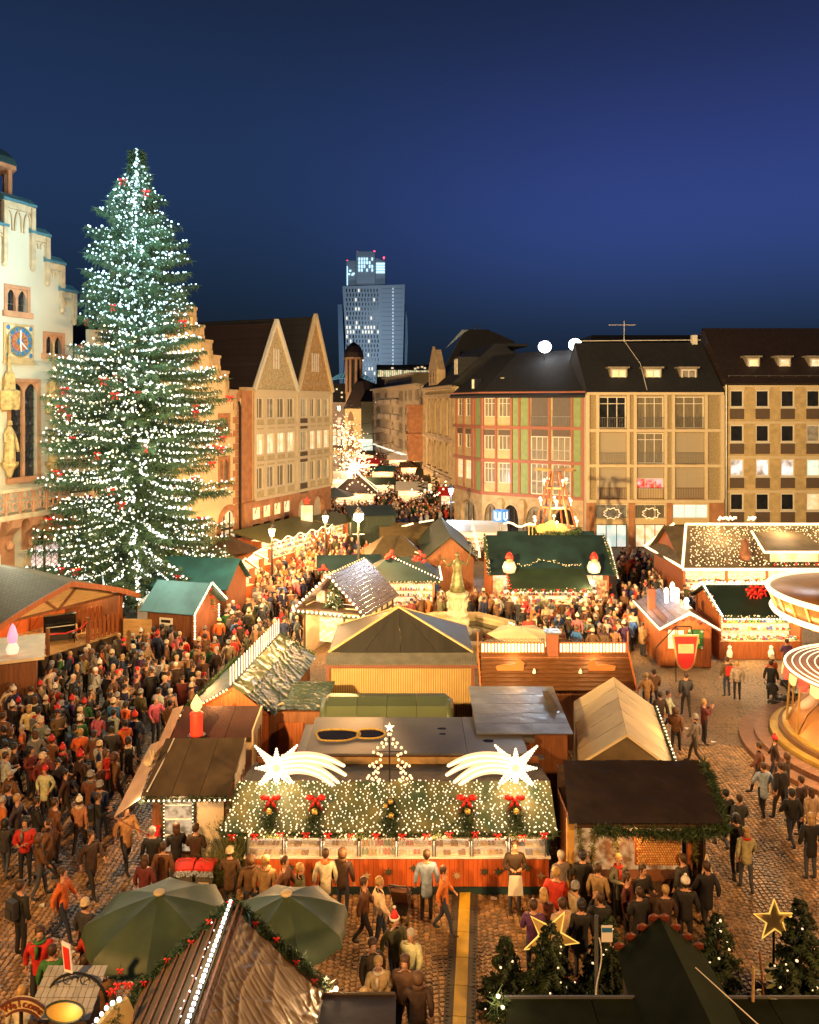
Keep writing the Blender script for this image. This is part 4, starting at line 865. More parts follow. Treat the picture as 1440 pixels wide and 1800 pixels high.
for px in (583, 596):
    for py in (720, 740): blk(t, 'window', px-2.5, px+2.5, py-6, py+5, 251.7, .3, lit_w if (px, py) == (596, 740) else glass)
for px in (579, 588, 597, 606): 
    a, b = (px-3.4-720)*k, (px+3.4-720)*k; m = MB(); m.prism([(x, 251.7, z) for x, z in arch_pts(a, b, 13-(760-HZ)*k, 13-(755-HZ)*k)] + [(b, 251.7, 0), (a, 251.7, 0)], (0, .2, 0)); m.obj('lit_arch', lit_w, t)
for px, py in ((581, 682), (601, 690), (601, 698), (592, 684)): blk(t, 'roof_window', px-1.5, px+1.5, py-1.5, py+1.5, 252.8, .2, lit_y)
t = base('pale_green_block', 'blank pale green gable end with a lit shop canopy beside the balcony apartments', 'building')
Y = 205; blk(t, 'wall', 635, 656, 706, None, Y, 14, mat('pale_green_render', (.40, .42, .25), .9)); k = Y/FP; m = MB(); m.prism([((633-720)*k, Y-.5, 13-(706-HZ)*k), ((657-720)*k, Y-.5, 13-(706-HZ)*k), ((656-720)*k, Y+3, 13-(684-HZ)*k), ((643-720)*k, Y+3, 13-(684-HZ)*k)], (0, 8, 0)); m.obj('roof', slate_b, t)
blk(t, 'canopy', 630, 658, 773, 778, Y-3, 3, emis('lit_canopy', (1, .9, .75), 1.2)); blk(t, 'shop_front', 636, 655, 779, None, Y-.3, .3, lit_c)
t = base('glass_roof_arcade', 'shopping arcade with a curved glass roof glowing teal behind the church', 'building'); Y = 330; k = Y/FP
m = MB(); n = 16
tg = mat('teal_glass_roof', (.10, .24, .27), .3, var=.5, sc_=.25); m2 = MB()
for i in range(n):
    for j in range(3):
        f = lambda i, j: ((568 + 88*i/n - 720)*k, Y + j*6, 13 - (676 - 21*math.sin(PI*i/n)**.6*(.55+.25*j) - HZ)*k)
        m.add([f(i, j), f(i+1, j), f(i+1, j+1), f(i, j+1)], [(0, 1, 2, 3)]); m2.tube([f(i, j), f(i, j+1)], .12, 4); m2.tube([f(i, j), f(i+1, j)], .1, 4)
m.obj('glass_roof', [tg], t); m2.obj('roof_ribs', emis('teal_rib', (.35, .75, .8), .5), t); blk(t, 'hall', 568, 656, 677, None, Y, 18, slate)
t = base('lit_terrace_building', 'dark modern block with one long band of brightly lit windows right of the church', 'building'); Y = 300
blk(t, 'wall', 662, 756, 641, None, Y, 30, slate); 
for i in range(26):
    px = 664 + i*3.55; blk(t, 'lit_window', px, px+2.9, 651+rnd.uniform(-.6, .6), 662, Y-.4, .3, (glow_noise('greenish_lit', (.10, .12, .05), (.85, .95, .50), .9, .5), lit_y, lit_w)[i % 3])
for px, py in ((690, 647), (735, 646), (742, 645), (730, 648), (747, 647)): blk(t, 'roof_lamp', px-2, px+2, py-1.5, py+1.5, Y-.4, .3, lit_w)
t = base('pointed_slate_roof_house', 'dark steep slate roof with a bluish lit hip rising behind the ornate house', 'building'); Y = 135; k = Y/FP; P = lambda px, py, d=0: ((px-720)*k, Y+d, 13-(py-HZ)*k)
m = MB(); m.prism([P(780, 650), P(818, 579), P(858, 579), P(905, 600), P(905, 650)], (0, 14, 0)); m.obj('roof', slate, t); m = MB(); m.prism([P(783, 613), P(812, 580), P(824, 580), P(817, 584)], (0, -.3, 0)); m.obj('lit_hip', mat('lit_hip_paint', (.30, .42, .48), .5), t)  # light caught by the hip edge is painted as a pale blue strip
for px in (836, 846): m = MB(); m.tube([P(px, 580, 2), P(px, 570, 2)], .12, 4); m.obj('finial', metal, t)
blk(t, 'wall', 780, 905, 650, None, Y+1, 12, slate)
t = base('far_roof_block', 'low dark rooftop silhouette beyond the pebbledash house', 'building'); blk(t, 'wall', 1040, 1270, 589, None, 190, 20, slate)
t = base('tall_roof_block', 'dark rooftop silhouette beyond the ochre house at right', 'building'); blk(t, 'wall', 1270, 1500, 586, None, 160, 18, slate_b); blk(t, 'roof_plant', 1385, 1400, 580, 586, 160, 4, slate_b)
# skyscraper
t = base('skyscraper', 'tall blue-grey skyscraper with lit crown and red beacons on the horizon', 'skyscraper'); Y = 640; k = Y/FP
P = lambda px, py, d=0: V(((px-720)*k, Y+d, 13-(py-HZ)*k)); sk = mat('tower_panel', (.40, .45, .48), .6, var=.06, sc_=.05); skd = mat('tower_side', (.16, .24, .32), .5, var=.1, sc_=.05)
m = MB(); q0 = [P(602, 503), P(669, 500), P(672, 650), P(605, 660)]; q1 = [P(669, 500), P(712, 500), P(708, 648), P(672, 650)]
def slab3(m, q, d, mi=0): m.prism(q, (0, d, 0), mi)
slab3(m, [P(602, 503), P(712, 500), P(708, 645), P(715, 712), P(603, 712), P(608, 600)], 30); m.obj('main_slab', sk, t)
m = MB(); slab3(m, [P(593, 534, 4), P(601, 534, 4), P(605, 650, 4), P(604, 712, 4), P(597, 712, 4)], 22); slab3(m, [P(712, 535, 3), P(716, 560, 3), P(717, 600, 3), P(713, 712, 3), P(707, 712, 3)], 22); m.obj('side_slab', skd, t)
m = MB(); slab3(m, [P(626, 441, 2), P(659, 441, 2), P(659, 500, 2), P(626, 500, 2)], 24); slab3(m, [P(659, 450, 6), P(677, 457, 6), P(677, 500, 6), P(659, 500, 6)], 18); slab3(m, [P(608, 456, 5), P(626, 456, 5), P(626, 500, 5), P(608, 500, 5)], 18); m.obj('crown_block', sk, t)
win = MB(); lit = MB(); rng = random.Random(4)
for r in range(26):
    for c_ in range(11):
        px = 609 + c_*5.35 + (1.2 if r % 2 else 0) + (r-10)*.05; py = 508 + r*8.1
        if py > 705: continue
        (lit if rng.random() < (.10 if r not in (8, 9) else .4) else win).box((px-720)*k, (px+2.0-720)*k, Y-.4, Y-.05, 13-(py+5.2-HZ)*k, 13-(py-HZ)*k)
win.obj('window', mat('tower_window', (.02, .035, .05), .3), t, kind='stuff'); lit.obj('lit_window', emis('tower_lit', (1, .92, .72), 1.1), t, kind='stuff')
m = MB(); 
for r in range(25): m.box((671-720)*k, (708-720)*k, Y-.25, Y-.05, 13-(508+r*8.1-HZ)*k, 13-(507.4+r*8.1-HZ)*k)
for r in range(34): m.box((690.5-720)*k, (691.5-720)*k, Y-.5, Y-.26, 13-(506+r*6+3-HZ)*k, 13-(506+r*6-HZ)*k, 1)
m.obj('floor_line', [skd, emis('tower_strip', (.85, .95, 1), 1.0)], t)
m = MB()
for r in range(4):
    for c_ in range(6):
        if rng.random() < .85: px = 630 + c_*4.6; py = 452 + r*6.5; m.box((px-720)*k, (px+2.6-720)*k, Y+1.4, Y+1.9, 13-(py+5-HZ)*k, 13-(py-HZ)*k)
    px = 661; m.box((661-720)*k, (676-720)*k, Y+5.5, Y+5.9, 13-(463+r*5-HZ)*k, 13-(459.5+r*5-HZ)*k)
m.box((609-720)*k, (610.5-720)*k, Y+4.5, Y+4.9, 13-(500-HZ)*k, 13-(466-HZ)*k)
for px, py in ((615, 474), (613, 480), (621, 479), (619, 481)): m.box((px-1.8-720)*k, (px+1.8-720)*k, Y+4.5, Y+4.9, 13-(py+1.5-HZ)*k, 13-(py-1.5-HZ)*k)
m.obj('crown_light', emis('tower_crown', (.55, .85, 1), 1.4), t)
for px, py in ((609.5, 456), (627.5, 440.5), (657.5, 439), (674.5, 450)): MB().tube([P(px, py+3, 7), P(px, py, 7)], .3, 5).sph(P(px, py, 7), .95).obj('beacon', emis('beacon_red', (1, .06, .12), 4), t)
# unseen point lamps in the air before the tower light its facade
lamp(t, P(640, 640, -60), 60000, (.62, .80, 1), 3); lamp(t, P(660, 540, -70), 52000, (.62, .80, 1), 3)
# ---------------------------------------------------------------- giant Christmas fir
def big_tree():
    bx, by = -16.6, 48.5; sc0 = FP/by
    prof = [(255,0),(262,5),(282,9),(300,22),(335,42),(365,62),(385,84),(430,98),(470,104),(512,108),(548,104),(585,122),(640,132),(690,146),(750,150),(800,142),(850,150),(900,146),(940,150),(985,158),(1010,120),(1035,62),(1055,30)]
    def rad(z):
        py = HZ + FP*(CH-z)/by
        for (a, ra_), (b, rb_) in zip(prof, prof[1:]):
            if a <= py <= b: return lerp(ra_, rb_, (py-a)/(b-a)) / sc0 * (.86 if py < 560 else .86 + .14*min(1, (py-560)/80))
        return 0
    t = thing('christmas_tree', 'giant fir covered in white lights towering in front of the town hall', 'christmas tree', (bx, by, 0))
    MB().tube([(0,0,0), (0,0,10), (0,0,28.3)], [.36, .24, .03], 10).obj('trunk', mat('grey_bark', (.10, .08, .06), .9, var=.3), t)
    r_ = random.Random(11); H = 28.8; vs = []; fs = []; bow_pts = []; strings = [MB(), MB(), MB()]
    nb = 760
    for i in range(nb):
        k = (i + r_.random())/nb; z = 2.2 + (H-2.5)*k**1.05; L = rad(z) * r_.choice((r_.uniform(.45, .9), r_.uniform(.8, 1.02), r_.uniform(.9, 1.15))); a = r_.uniform(0, 2*PI)
        if L < .15: L = .2
        d = V((math.cos(a), math.sin(a), 0)); side = V((-d.y, d.x, 0)); droop = .10 + .22*(1-k) + r_.uniform(-.16, .2); up = .15*k
        B = lambda s: V((0, 0, z)) + d*L*s + V((0, 0, L*(-droop*1.6*s + (droop*.9+up)*s*s)))
        n = max(4, int(L/.15))
        for j in range(n):
            s = (j+.6)/n; p = B(s); tw = (.34 + .75*(1-s)*(L/5.6)) * r_.uniform(.7, 1.2)
            for sg in (-1, 1):
                dd = (side*sg + d*.65 + V((0, 0, r_.uniform(-.45, .05)))).normalized(); e = p + dd*tw + V((0, 0, -.18*tw))
                m_ = max(2, int(tw/.17))
                for q in range(m_):
                    c = p.lerp(e, (q+.5)/m_)
                    for w in range(3):
                        dn = (V((r_.gauss(0, .35), r_.gauss(0, .35), -.75 if w else .1)) + dd*.55).normalized(); l = r_.uniform(.18, .5)
                        sd = dn.cross(V((r_.uniform(-1, 1), r_.uniform(-1, 1), .2))).normalized()*.028; b = len(vs)
                        vs.extend((tuple(c-sd), tuple(c+sd), tuple(c+dn*l))); fs.append((b, b+1, b+2))
        # strings of lights laid along the boughs
        if r_.random() < .95 and L > .3:
            m_ = int(L/.24); off = r_.uniform(0, .2)
            py = HZ + FP*(CH-z)/by
            for q in range(m_+1):
                s = min(1, (q+off+.3)/(m_+.5)); p = B(s) + V((r_.uniform(-.12, .12), r_.uniform(-.12, .12), .05 + r_.uniform(-.1, .1)))
                w = 0 if py < 560 else (1 if r_.random() < .45 + .35*(d.x > 0) else 2)
                if 560 <= py < 640 and r_.random() < .4: w = 0
                strings[w].sph(p, r_.choice((.036, .048, .06, .075)))
        if r_.random() < (.17 if z < 15 else .05) and L > .8: bow_pts.append(B(r_.uniform(.8, 1.0)))
    # a denser run of lights up the middle
    for q in range(560):
        z = 3 + 25.5*(q/560)**1.0; rr0 = rad(z)*r_.uniform(.35, .8) + (.12*r_.random() if z > 27 else 0); a = -PI/2 + .12 + r_.gauss(0, .3); w = 0 if z > 17 else r_.choice((1, 1, 2))
        strings[w].sph((rr0*math.cos(a), rr0*math.sin(a), z), r_.choice((.045, .06, .075)))
    for z, pts in ((2.6, [(1.6, -2.6), (3.3, -2.8)]), (2.0, [(-1.2, -2.4), (-.9, -2.6)])):
        for k in range(14): strings[1].sph((lerp(pts[0][0], pts[1][0], k/14), lerp(pts[0][1], pts[1][1], k/14), z + 1.2 - k*.1), .055)
    me = bpy.data.meshes.new('crown'); me.from_pydata(vs, [], fs); me.materials.append(needle_b); link('crown', me, t)
    for mb, m in zip(strings, (bulb_c, bulb_n, bulb_t)): mb.obj('light_string', m, t, kind='stuff')
    for p in bow_pts[:110]: o = link('bow', bow_mesh(), t, p, r_.uniform(-.6, .6)); o.scale = (1.5, 1.5, 1.5)
    MB().box(-1.2, 1.2, -1.2, 1.2, 0, .6).obj('tree_stand', mat('concrete_block', (.35, .32, .28), .9), t)
    for z, r0, W, c in ((26, 2.6, 1100, (.50, .85, 1)), (22.5, 4.6, 2400, (.50, .86, 1)), (18.5, 6.0, 2800, (.55, .9, 1)), (14, 7.0, 2400, (.95, 1, .67)), (10, 7.4, 2400, (.95, .96, .66)), (6, 7.6, 1900, (.95, .93, .66))):
        for a in (-2.3, -1.1): lamp(t, (r0*math.cos(a), r0*math.sin(a), z), W*(.32 if z > 16 else .30), c, .8)
big_tree(); foot(-18, 47, 0, 3, 3)
# ---------------------------------------------------------------- booth kit
goods_m = [mat('goods_red', (.5,.04,.03)), mat('goods_cream', (.6,.5,.35)), mat('goods_brown', (.2,.08,.03)), mat('goods_gold', (.6,.35,.08)), mat('goods_white', (.7,.68,.6)), mat('goods_green', (.08,.2,.06)), mat('goods_blue', (.08,.12,.3))]
def goods(parent_xf, label, x0, x1, y, z, n, d=.4, size=(.05, .14), rows=1, cat='market goods', steps=.0, mats=None):
    """loose wares nobody could count, lying on a counter or shelf"""
    mb = MB(); X, Y, T = parent_xf
    for _ in range(n):
        k = rnd.random(); yy = y + d*k; xx = rnd.uniform(x0, x1); zz_ = z + steps*k + rnd.randrange(rows)*.22; s = rnd.uniform(*size); mi = rnd.choice(range(len(mats or goods_m)))
        if rnd.random() < .6: mb.box(xx-s/2, xx+s/2, yy-s*.4, yy+s*.4, zz_, zz_+s*rnd.uniform(.5, 1.4), mi)
        else: mb.sph((xx, yy, zz_+s/2), s/2, mi)
    o = mb.obj('market_goods', mats or goods_m, None, kind='stuff'); o.location = (X, Y, 0); o.rotation_euler.z = T
    tag(o, label, cat); return o
def booth(name, label, P, W, D, hw=2.3, hr=3.1, kind='gx', ov=.3, fo=.7, wm=None, rm=None, front='open', lit=0, counter=1.0, group=None, goodslab=None, backm=None, rt=.06, posts=True, ctr_m=None, bul=None, gar=0, ng=60, lc=WARM2, cat='market stall', gp=.14):
    """local frame: x along the front, y away from the customer. gx = ridge along x, gy = ridge front to back, m = single pitch, h = hipped"""
    x, y, th = P; t = thing(name, label, cat, (x, y, 0), th, group); foot(x, y, th, W, D)
    wm = wm or wood_m; rm = rm or dgreen
    MB().box(0, W, D-.06, D, 0, hw).obj('back_wall', backm or wm, t)
    for s in (0, W-.06): MB().box(s, s+.06, .0, D-.061, 0, hw).obj('side_wall', wm, t)
    if front == 'closed': planks(t, .065, W-.065, .05, hw, .02, wm, gp)
    else:
        for s in (.06, W-.12) if posts else (): MB().box(s, s+.06, -.02, .04, counter, hw).obj('post', wm, t)
        MB().box(.061, W-.061, .03, .6, counter-.05, counter).obj('counter_top', plaster, t)
        planks(t, .065, W-.065, .04, counter-.055, .0, ctr_m or wood_o, gp)
        by_ = min(D-.1, 1.15); MB().box(.1, W-.1, by_, by_+.03, .5, hw-.05).obj('lit_backdrop', lit_back, t)
        for sz_ in (.25, .62): MB().box(.12, W-.12, by_-.3, by_-.003, counter+sz_, counter+sz_+.025).obj('shelf', wood_l, t)
        if goodslab and y < 80:
            g_ = MB()
            for sz_ in (.28, .65):
                for q_ in range(int(W/.16)): s_ = rnd.uniform(.04, .07); xx_ = .2+q_*.16; (g_.box(xx_-s_, xx_+s_, by_-.22, by_-.1, counter+sz_, counter+sz_+s_*rnd.uniform(1.2, 3), rnd.randrange(7)) if xx_ < W-.15 else 0)
            g_.obj('shelf_wares', goods_m, t, kind='stuff')
        if goodslab: goods(P, goodslab, .12, W-.12, .05, counter+.003, ng, .5); 
    A = lambda a, b, c: V((a, b, c)); sl = []
    if kind == 'gx':
        sl = [[A(-ov, -fo, hw), A(W+ov, -fo, hw), A(W+ov, D*.5, hr), A(-ov, D*.5, hr)], [A(-ov, D*.5, hr), A(W+ov, D*.5, hr), A(W+ov, D+ov, hw), A(-ov, D+ov, hw)]]
        for s in (0, W-.06): m = MB(); m.prism([(s, .0, hw), (s, D, hw), (s, D*.5, hr-.12)], (.06, 0, 0)); m.obj('gable', wm, t)
    elif kind == 'gy':
        sl = [[A(-ov, -fo, hw), A(W/2, -fo, hr), A(W/2, D+ov, hr), A(-ov, D+ov, hw)], [A(W+ov, -fo, hw), A(W/2, -fo, hr), A(W/2, D+ov, hr), A(W+ov, D+ov, hw)]]
        for s in (.0, D-.06): m = MB(); m.prism([(0, s, hw), (W, s, hw), (W/2, s, hr-.12)], (0, .06, 0)); m.obj('gable', wm, t)
    elif kind == 'm': sl = [[A(-ov, -fo, hw), A(W+ov, -fo, hw), A(W+ov, D+ov, hr), A(-ov, D+ov, hr)]]
    elif kind == 'h':
        a, b = A(W*.3, D*.5, hr), A(W*.7, D*.5, hr); c0, c1, c2, c3 = A(-ov, -fo, hw), A(W+ov, -fo, hw), A(W+ov, D+ov, hw), A(-ov, D+ov, hw)
        sl = [[c0, c1, b, a], [c1, c2, b], [c2, c3, a, b], [c3, c0, a]]
    for q in sl: m = MB(); m.slab(q, rt); m.obj('roof_panel', rm, t)
    if lit: lamp(t, (W*.5, .15, hw-.15), lit*1.0, lc, .15)
    if bul: bulbs(t, [[A(-ov, -fo-.03, hw-.03), A(W+ov, -fo-.03, hw-.03)]], .22, .04, bul)
    if gar: garland(t, [[A(-ov, -fo-.05, hw-.05), A(W+ov, -fo-.05, hw-.05)]], .15, 120, blights=6)
    t['_'] = 0; del t['_']; return t
lit_back = glow_noise('lit_wares', (.85, .48, .20), (1, .88, .64), 1.05, 5, (1, 1, 1.4))
# ---- red-panelled sweets stall in the centre
X0_, Y0_ = -4.35, 21.1; W = 8.05
t = thing('sweets_stall', 'long sweets stall with red plank front, glass cases and lit comets above its roof', 'market stall', (X0_, Y0_, 0)); foot(X0_, Y0_-.1, 0, W, 1.9)
planks(t, 0, W, .22, .98, 0, mat('red_orange_boards', (.50, .115, .03), .5, var=.22, sc_=3, stretch=(5, 5, .6), bump=.2), .125)
MB().box(-.05, W+.05, -.03, .03, .0, .2).obj('green_skirting', dteal, t); MB().box(0, W, .03, 1.75, .0, .2).obj('base', wood_d, t)
MB().box(0, W, 1.7, 1.76, 0.2, 2.9).obj('back_wall', wood_m, t)
for s in (0, W-.05): MB().box(s, s+.05, .0, 1.69, .2, 2.2).obj('side_wall', dteal, t)
MB().box(-.03, W+.03, -.08, .7, .985, 1.03).obj('counter_top', white, t)
MB().box(.1, W-.1, 1.1, 1.16, 1.1, 2.15).obj('lit_backdrop', glow_noise('sweets_wall', (.9, .62, .35), (1, .94, .80), 1.0, 6), t)
gcase = mat('display_glass', (.9, .9, .85), .05); gcase.node_tree.nodes['Principled BSDF'].inputs['Transmission Weight'].default_value = .0; gcase.node_tree.nodes['Principled BSDF'].inputs['Alpha'].default_value = .12
for i in range(8):
    a = .05 + i*(W-.1)/8; b = a + (W-.1)/8 - .04; mm = MB(); mm.box(a, a+.03, -.05, -.02, 1.03, 1.55).box(b-.03, b, -.05, -.02, 1.03, 1.55).box(a, b, -.05, -.02, 1.53, 1.56).box(a, a+.03, -.05, .45, 1.56, 1.585).box(b-.03, b, -.05, .45, 1.56, 1.585)
    c = mm.obj('glass_case', metal, t); MB().box(a+.03, b-.03, -.045, -.04, 1.04, 1.53).obj('pane', gcase, c); MB().box(a+.03, b-.03, .42, .45, 1.031, 1.56).obj('case_back', glow_noise('case_glow', (.9, .65, .4), (1, .95, .85), .9, 7), c)
    for sh in (1.2, 1.37): MB().box(a+.03, b-.03, .08+.5*(sh-1.2), .41, sh, sh+.015).obj('case_shelf', white, c)
    mb = MB(); sets = [[1, 2], [4, 1, 2], [1, 4, 2], [0, 5, 3, 4], [1, 4, 0], [2, 4], [2, 4, 3], [1, 4, 6]][i]
    for zt, y0, y1 in ((1.033, .0, .4), (1.216, .1, .4), (1.386, .2, .4)):
        nx = 9
        for q in range(nx):
            xx = a+.08+(b-a-.16)*q/(nx-1); mi = sets[(q//2 + int(zt*9)) % len(sets)]
            for yy in (y0+.06, y0+.18):
                s = .045
                if i == 3: mb.lathe([(s*.6, 0), (s, .03), (s*.5, .1), (s*.6, .13), (0, .16)], 6, (xx, yy, zt), mi)
                elif i % 2: mb.box(xx-s, xx+s, yy-.04, yy+.04, zt, zt+.03+.03*rnd.random(), mi)
                else: mb.sph((xx, yy, zt+.035), (.05, .04, .035), mi)
    o = mb.obj('sweets', goods_m, None, kind='stuff'); o.location = (X0_, Y0_, 0); tag(o, ['pale biscuits', 'chocolate slabs and white boxes', 'brown and cream pralines', 'red, green and gold figurines', 'cream and red sweets', 'brown bars beside white boxes', 'gold and brown chocolates', 'blue, cream and white parcels'][i] + [' in the first glass case of the red stall', ' in the second glass case of the red stall', ' in the third glass case of the red stall', ' in the fourth glass case of the red stall', ' in the fifth glass case of the red stall', ' in the sixth glass case of the red stall', ' in the seventh glass case of the red stall', ' in the last glass case of the red stall'][i], 'sweets')
lamp(t, (W*.17, .55, 2.0), 60, WARM2, .2); lamp(t, (W*.5, .55, 2.0), 60, WARM2, .2); lamp(t, (W*.83, .55, 2.0), 60, WARM2, .2)
for i in range(4): lamp(t, (W*(i+.5)/4, -1.35, 2.05), 60, WARM, .15)
ez, ey, rz_, ry = 2.25, -1.2, 3.05, -.12
fr = [V((.02-.4, ey, ez)), V((W+.0, ey, ez)), V((W+.0, ry, rz_)), V((-.1, ry, rz_))]
tarp(t, [fr[3], fr[2], fr[1], fr[0]], 80, 16, .05, mat('stall_green_cloth', (.035, .105, .065), .55, var=.3, sc_=1.6, c2=(.20, .19, .08)), 'roof_cloth', 2, off=.0)
m = MB(); m.slab([V((-.1, ry, rz_)), V((W, ry, rz_)), V((W, 1.8, 2.7)), V((-.1, 1.8, 2.7))], .05); m.obj('roof_panel', felt, t)
m = MB(); m.slab([p - V((0, 0, .06)) for p in fr], .03); m.obj('roof_panel', wood_d, t)
net(t, (fr[3], fr[2], fr[1], fr[0]), 1150, .021, emis('bulb_net', (1, .80, .52), 1.9), up=.1, cols=62)
garland(t, [[fr[0], fr[1]]], .13, 170, bows=14, blights=14); garland(t, [[fr[0], fr[3]]], .12, 120, blights=5)
gg = MB()
for i in range(0): pass
for px, bow in ((477, 1), (556, 1), (687, 0), (820, 1), (904, 1)):
    xx = (px-720)*20.4/FP - X0_; y_, z_ = ry-.35, 2.9; m = MB()
    for _ in range(230): s_ = rnd.random()*.48; p = V((xx + rnd.gauss(0, .05+.16*s_), y_ - 1.35*s_ - .14, z_ - .02 - s_)); spiky(m, p, .17, 3, (rnd.gauss(0, .5), -.9, -.7), .02)
    sw = m.obj('fir_spray', needle_g, t); mm = MB()
    if bow:
        o = link('bow', bow_mesh(), sw, (xx, y_-.3, z_+.02)); o.scale = (1.5, 1.6, 1.5); mm.sph((xx, y_-.62, z_-.14), .085); mm.sph((xx+.04, y_-.58, z_-.2), .05)
    else: mm.sph((xx, y_-.4, z_-.0), .08); mm.sph((xx-.13, y_-.42, z_-.1), .07); mm.sph((xx+.02, y_-.62, z_-.24), .08)
    mm.obj('bauble', gold, sw, smooth=True)
dec = mat('dark_cutout', (.06, .08, .06), .5)
def star_pts(cx, cz, R0, r0, n, y, ph=PI/2): return [(cx + (R0 if i % 2 == 0 else r0)*math.cos(ph+PI*i/n), y, cz + (R0 if i % 2 == 0 else r0)*math.sin(ph+PI*i/n)) for i in range(2*n)]
for i, px in enumerate((525, 553, 512, 645, 683, 727, 803, 851, 928, 951, 875)):
    xx = (px-720)*21.1/FP - X0_; m = MB(); n = (5, 8, 6, 5, 6, 4, 8, 6, 5, 4, 6)[i]; m.prism(star_pts(xx, .62+.1*((i*7) % 3-1), .12, .05, n, -.045), (0, .02, 0))
    if i in (5, 10): m.prism([(xx, -.045, .55), (xx+.35, -.045, .75), (xx+.3, -.045, .8)], (0, .02, 0))
    m.obj('cutout_decoration', dec if i % 3 else sand_l, t)
# lit comets and lit tree standing on the ridge
def comet(cx, sg, label):
    o = thing('comet_light', label, 'light sign', (X0_ + cx, Y0_+ry-.05, 0), 0, 'lit comets on the sweets stall roof'); mb = MB(); tu = MB(); cz = 3.44; br = MB()
    for k, (a, R0) in enumerate([(90, .50), (48, .80), (0, .0), (-45, .74), (-90, .52), (-135, .76), (180, .54), (134, .80)]):
        if R0 == 0: continue
        d = V((math.cos(R(a))*sg, 0, math.sin(R(a)))); w = V((-d.z, 0, d.x))
        tu.prism([V((0, 0, cz)) + w*.15, V((0, 0, cz)) - w*.15, V((0, 0, cz)) + d*R0*.93], (0, .04, 0))
        n = int(R0/.07)
        for i in range(n+1): p = V((0, -.03, cz)) + d*R0*i/n; mb.sph(p + w*.13*(1-i/n), .034); mb.sph(p - w*.13*(1-i/n), .034)
    for L_, (r1, drop, th0) in enumerate([(2.55, .62, .24), (2.7, .85, .14), (2.4, .95, .03), (2.2, .9, -.08)]):
        prev = None
        for i in range(29):
            s = i/28; x = sg*(.15 + (1.62+.12*(L_ == 1) - .08*L_)*s); z = cz + th0*(1-s*.6) + .26*math.sin(PI*min(1, s*1.05)*.62)*1.0 - drop*.44*s**2.1 - .10*L_*s; p = V((x, -.03, z)); mb.sph(p, .043)
            if prev: tu.bar(prev, p, .22 - .13*s*s, .04, up=(0, 1, 0))
            prev = p
    for x in (sg*.3, sg*1.3): br.bar((x, .0, 2.9), (x, .0, 3.3), .03)
    tu.obj('glowing_board', emis('comet_board', (1, .70, .42), .9), o); mb.obj('bulb', emis('comet_bulb', (1, .86, .60), 1.9), o, kind='stuff'); br.obj('bracket', metal, o)
    lamp(o, (0, -.5, 3.4), 45, WARM2, .3)
comet((487-720)*20.98/FP-X0_, 1, 'lit comet with its tail sweeping right, on the left of the sweets stall ridge'); comet((906-720)*20.98/FP-X0_, -1, 'lit comet with its tail sweeping left, on the right of the sweets stall ridge')
o = thing('tree_light', 'small Christmas tree outlined in bulbs on the middle of the sweets stall ridge', 'light sign', (X0_ + (685-720)*20.98/FP-X0_, Y0_+ry-.05, 0)); mb = MB(); fr_ = MB()
half = [(.02, 4.33), (.1, 4.2), (.2, 4.1), (.31, 3.98), (.42, 3.86), (.3, 3.82), (.22, 3.78), (.16, 4.0), (.08, 4.08), (.24, 3.66), (.34, 3.6), (.44, 3.55), (.52, 3.5), (.4, 3.48), (.3, 3.44), (.22, 3.5), (.3, 3.32), (.42, 3.3), (.54, 3.24), (.58, 3.18), (.46, 3.16), (.35, 3.2), (.3, 3.1), (.42, 3.0), (.55, 2.97), (.62, 2.92), (.5, 2.86), (.38, 2.85), (.28, 2.85), (.18, 2.85), (.08, 2.85), (.36, 3.36), (.26, 3.14), (.3, 2.98)]
for x, z in half:
    for sg in (-1, 1): mb.sph((sg*x, -.03, z), .042)
for r0 in (.1,): fr_.prism(star_pts(0, 4.5, .13, .05, 5, -.02), (0, .03, 0), 1)
fr_.bar((0, .02, 2.8), (0, .02, 4.45), .04); 
for z, w in ((3.0, .55), (3.4, .42), (3.85, .3)): fr_.bar((-w, .02, z), (w, .02, z), .025)
fr_.obj('frame', [metal_d, bulb_h], o); mb.obj('bulb', bulb_w, o)
# ---- small items near the stall
def bush(name, label, loc, n=260, r=.5, h=.7, m=None):
    b = thing(name, label, 'potted shrub', loc); MB().lathe([(.16, 0), (.2, .3), (.0, .3)], 10).obj('pot', wood_d, b); mb = MB()
    for _ in range(n): d = V((rnd.gauss(0, .6), rnd.gauss(0, .6), 1)).normalized(); p = V((0, 0, .3)); e = p + d*h*rnd.uniform(.7, 1.1); w = V((.03, 0, 0)); mb.add([p-w*.5, p+w*.5, e], [(0, 1, 2)]); spiky(mb, p.lerp(e, .7), .16, 3, d, .012); spiky(mb, e, .14, 2, d, .012)
    mb.obj('foliage', m or mat('light_foliage', (.13, .15, .05), .6, var=.3), b)
bush('shrub', 'bushy pale green shrub at the left corner of the sweets stall', G(402, 1570) + V((0, .4, 0)), h=1.3)
bush('shrub', 'lower spiky shrub leaning behind the red-lidded bins', G(385, 1585) + V((0, .1, 0)), h=.9)
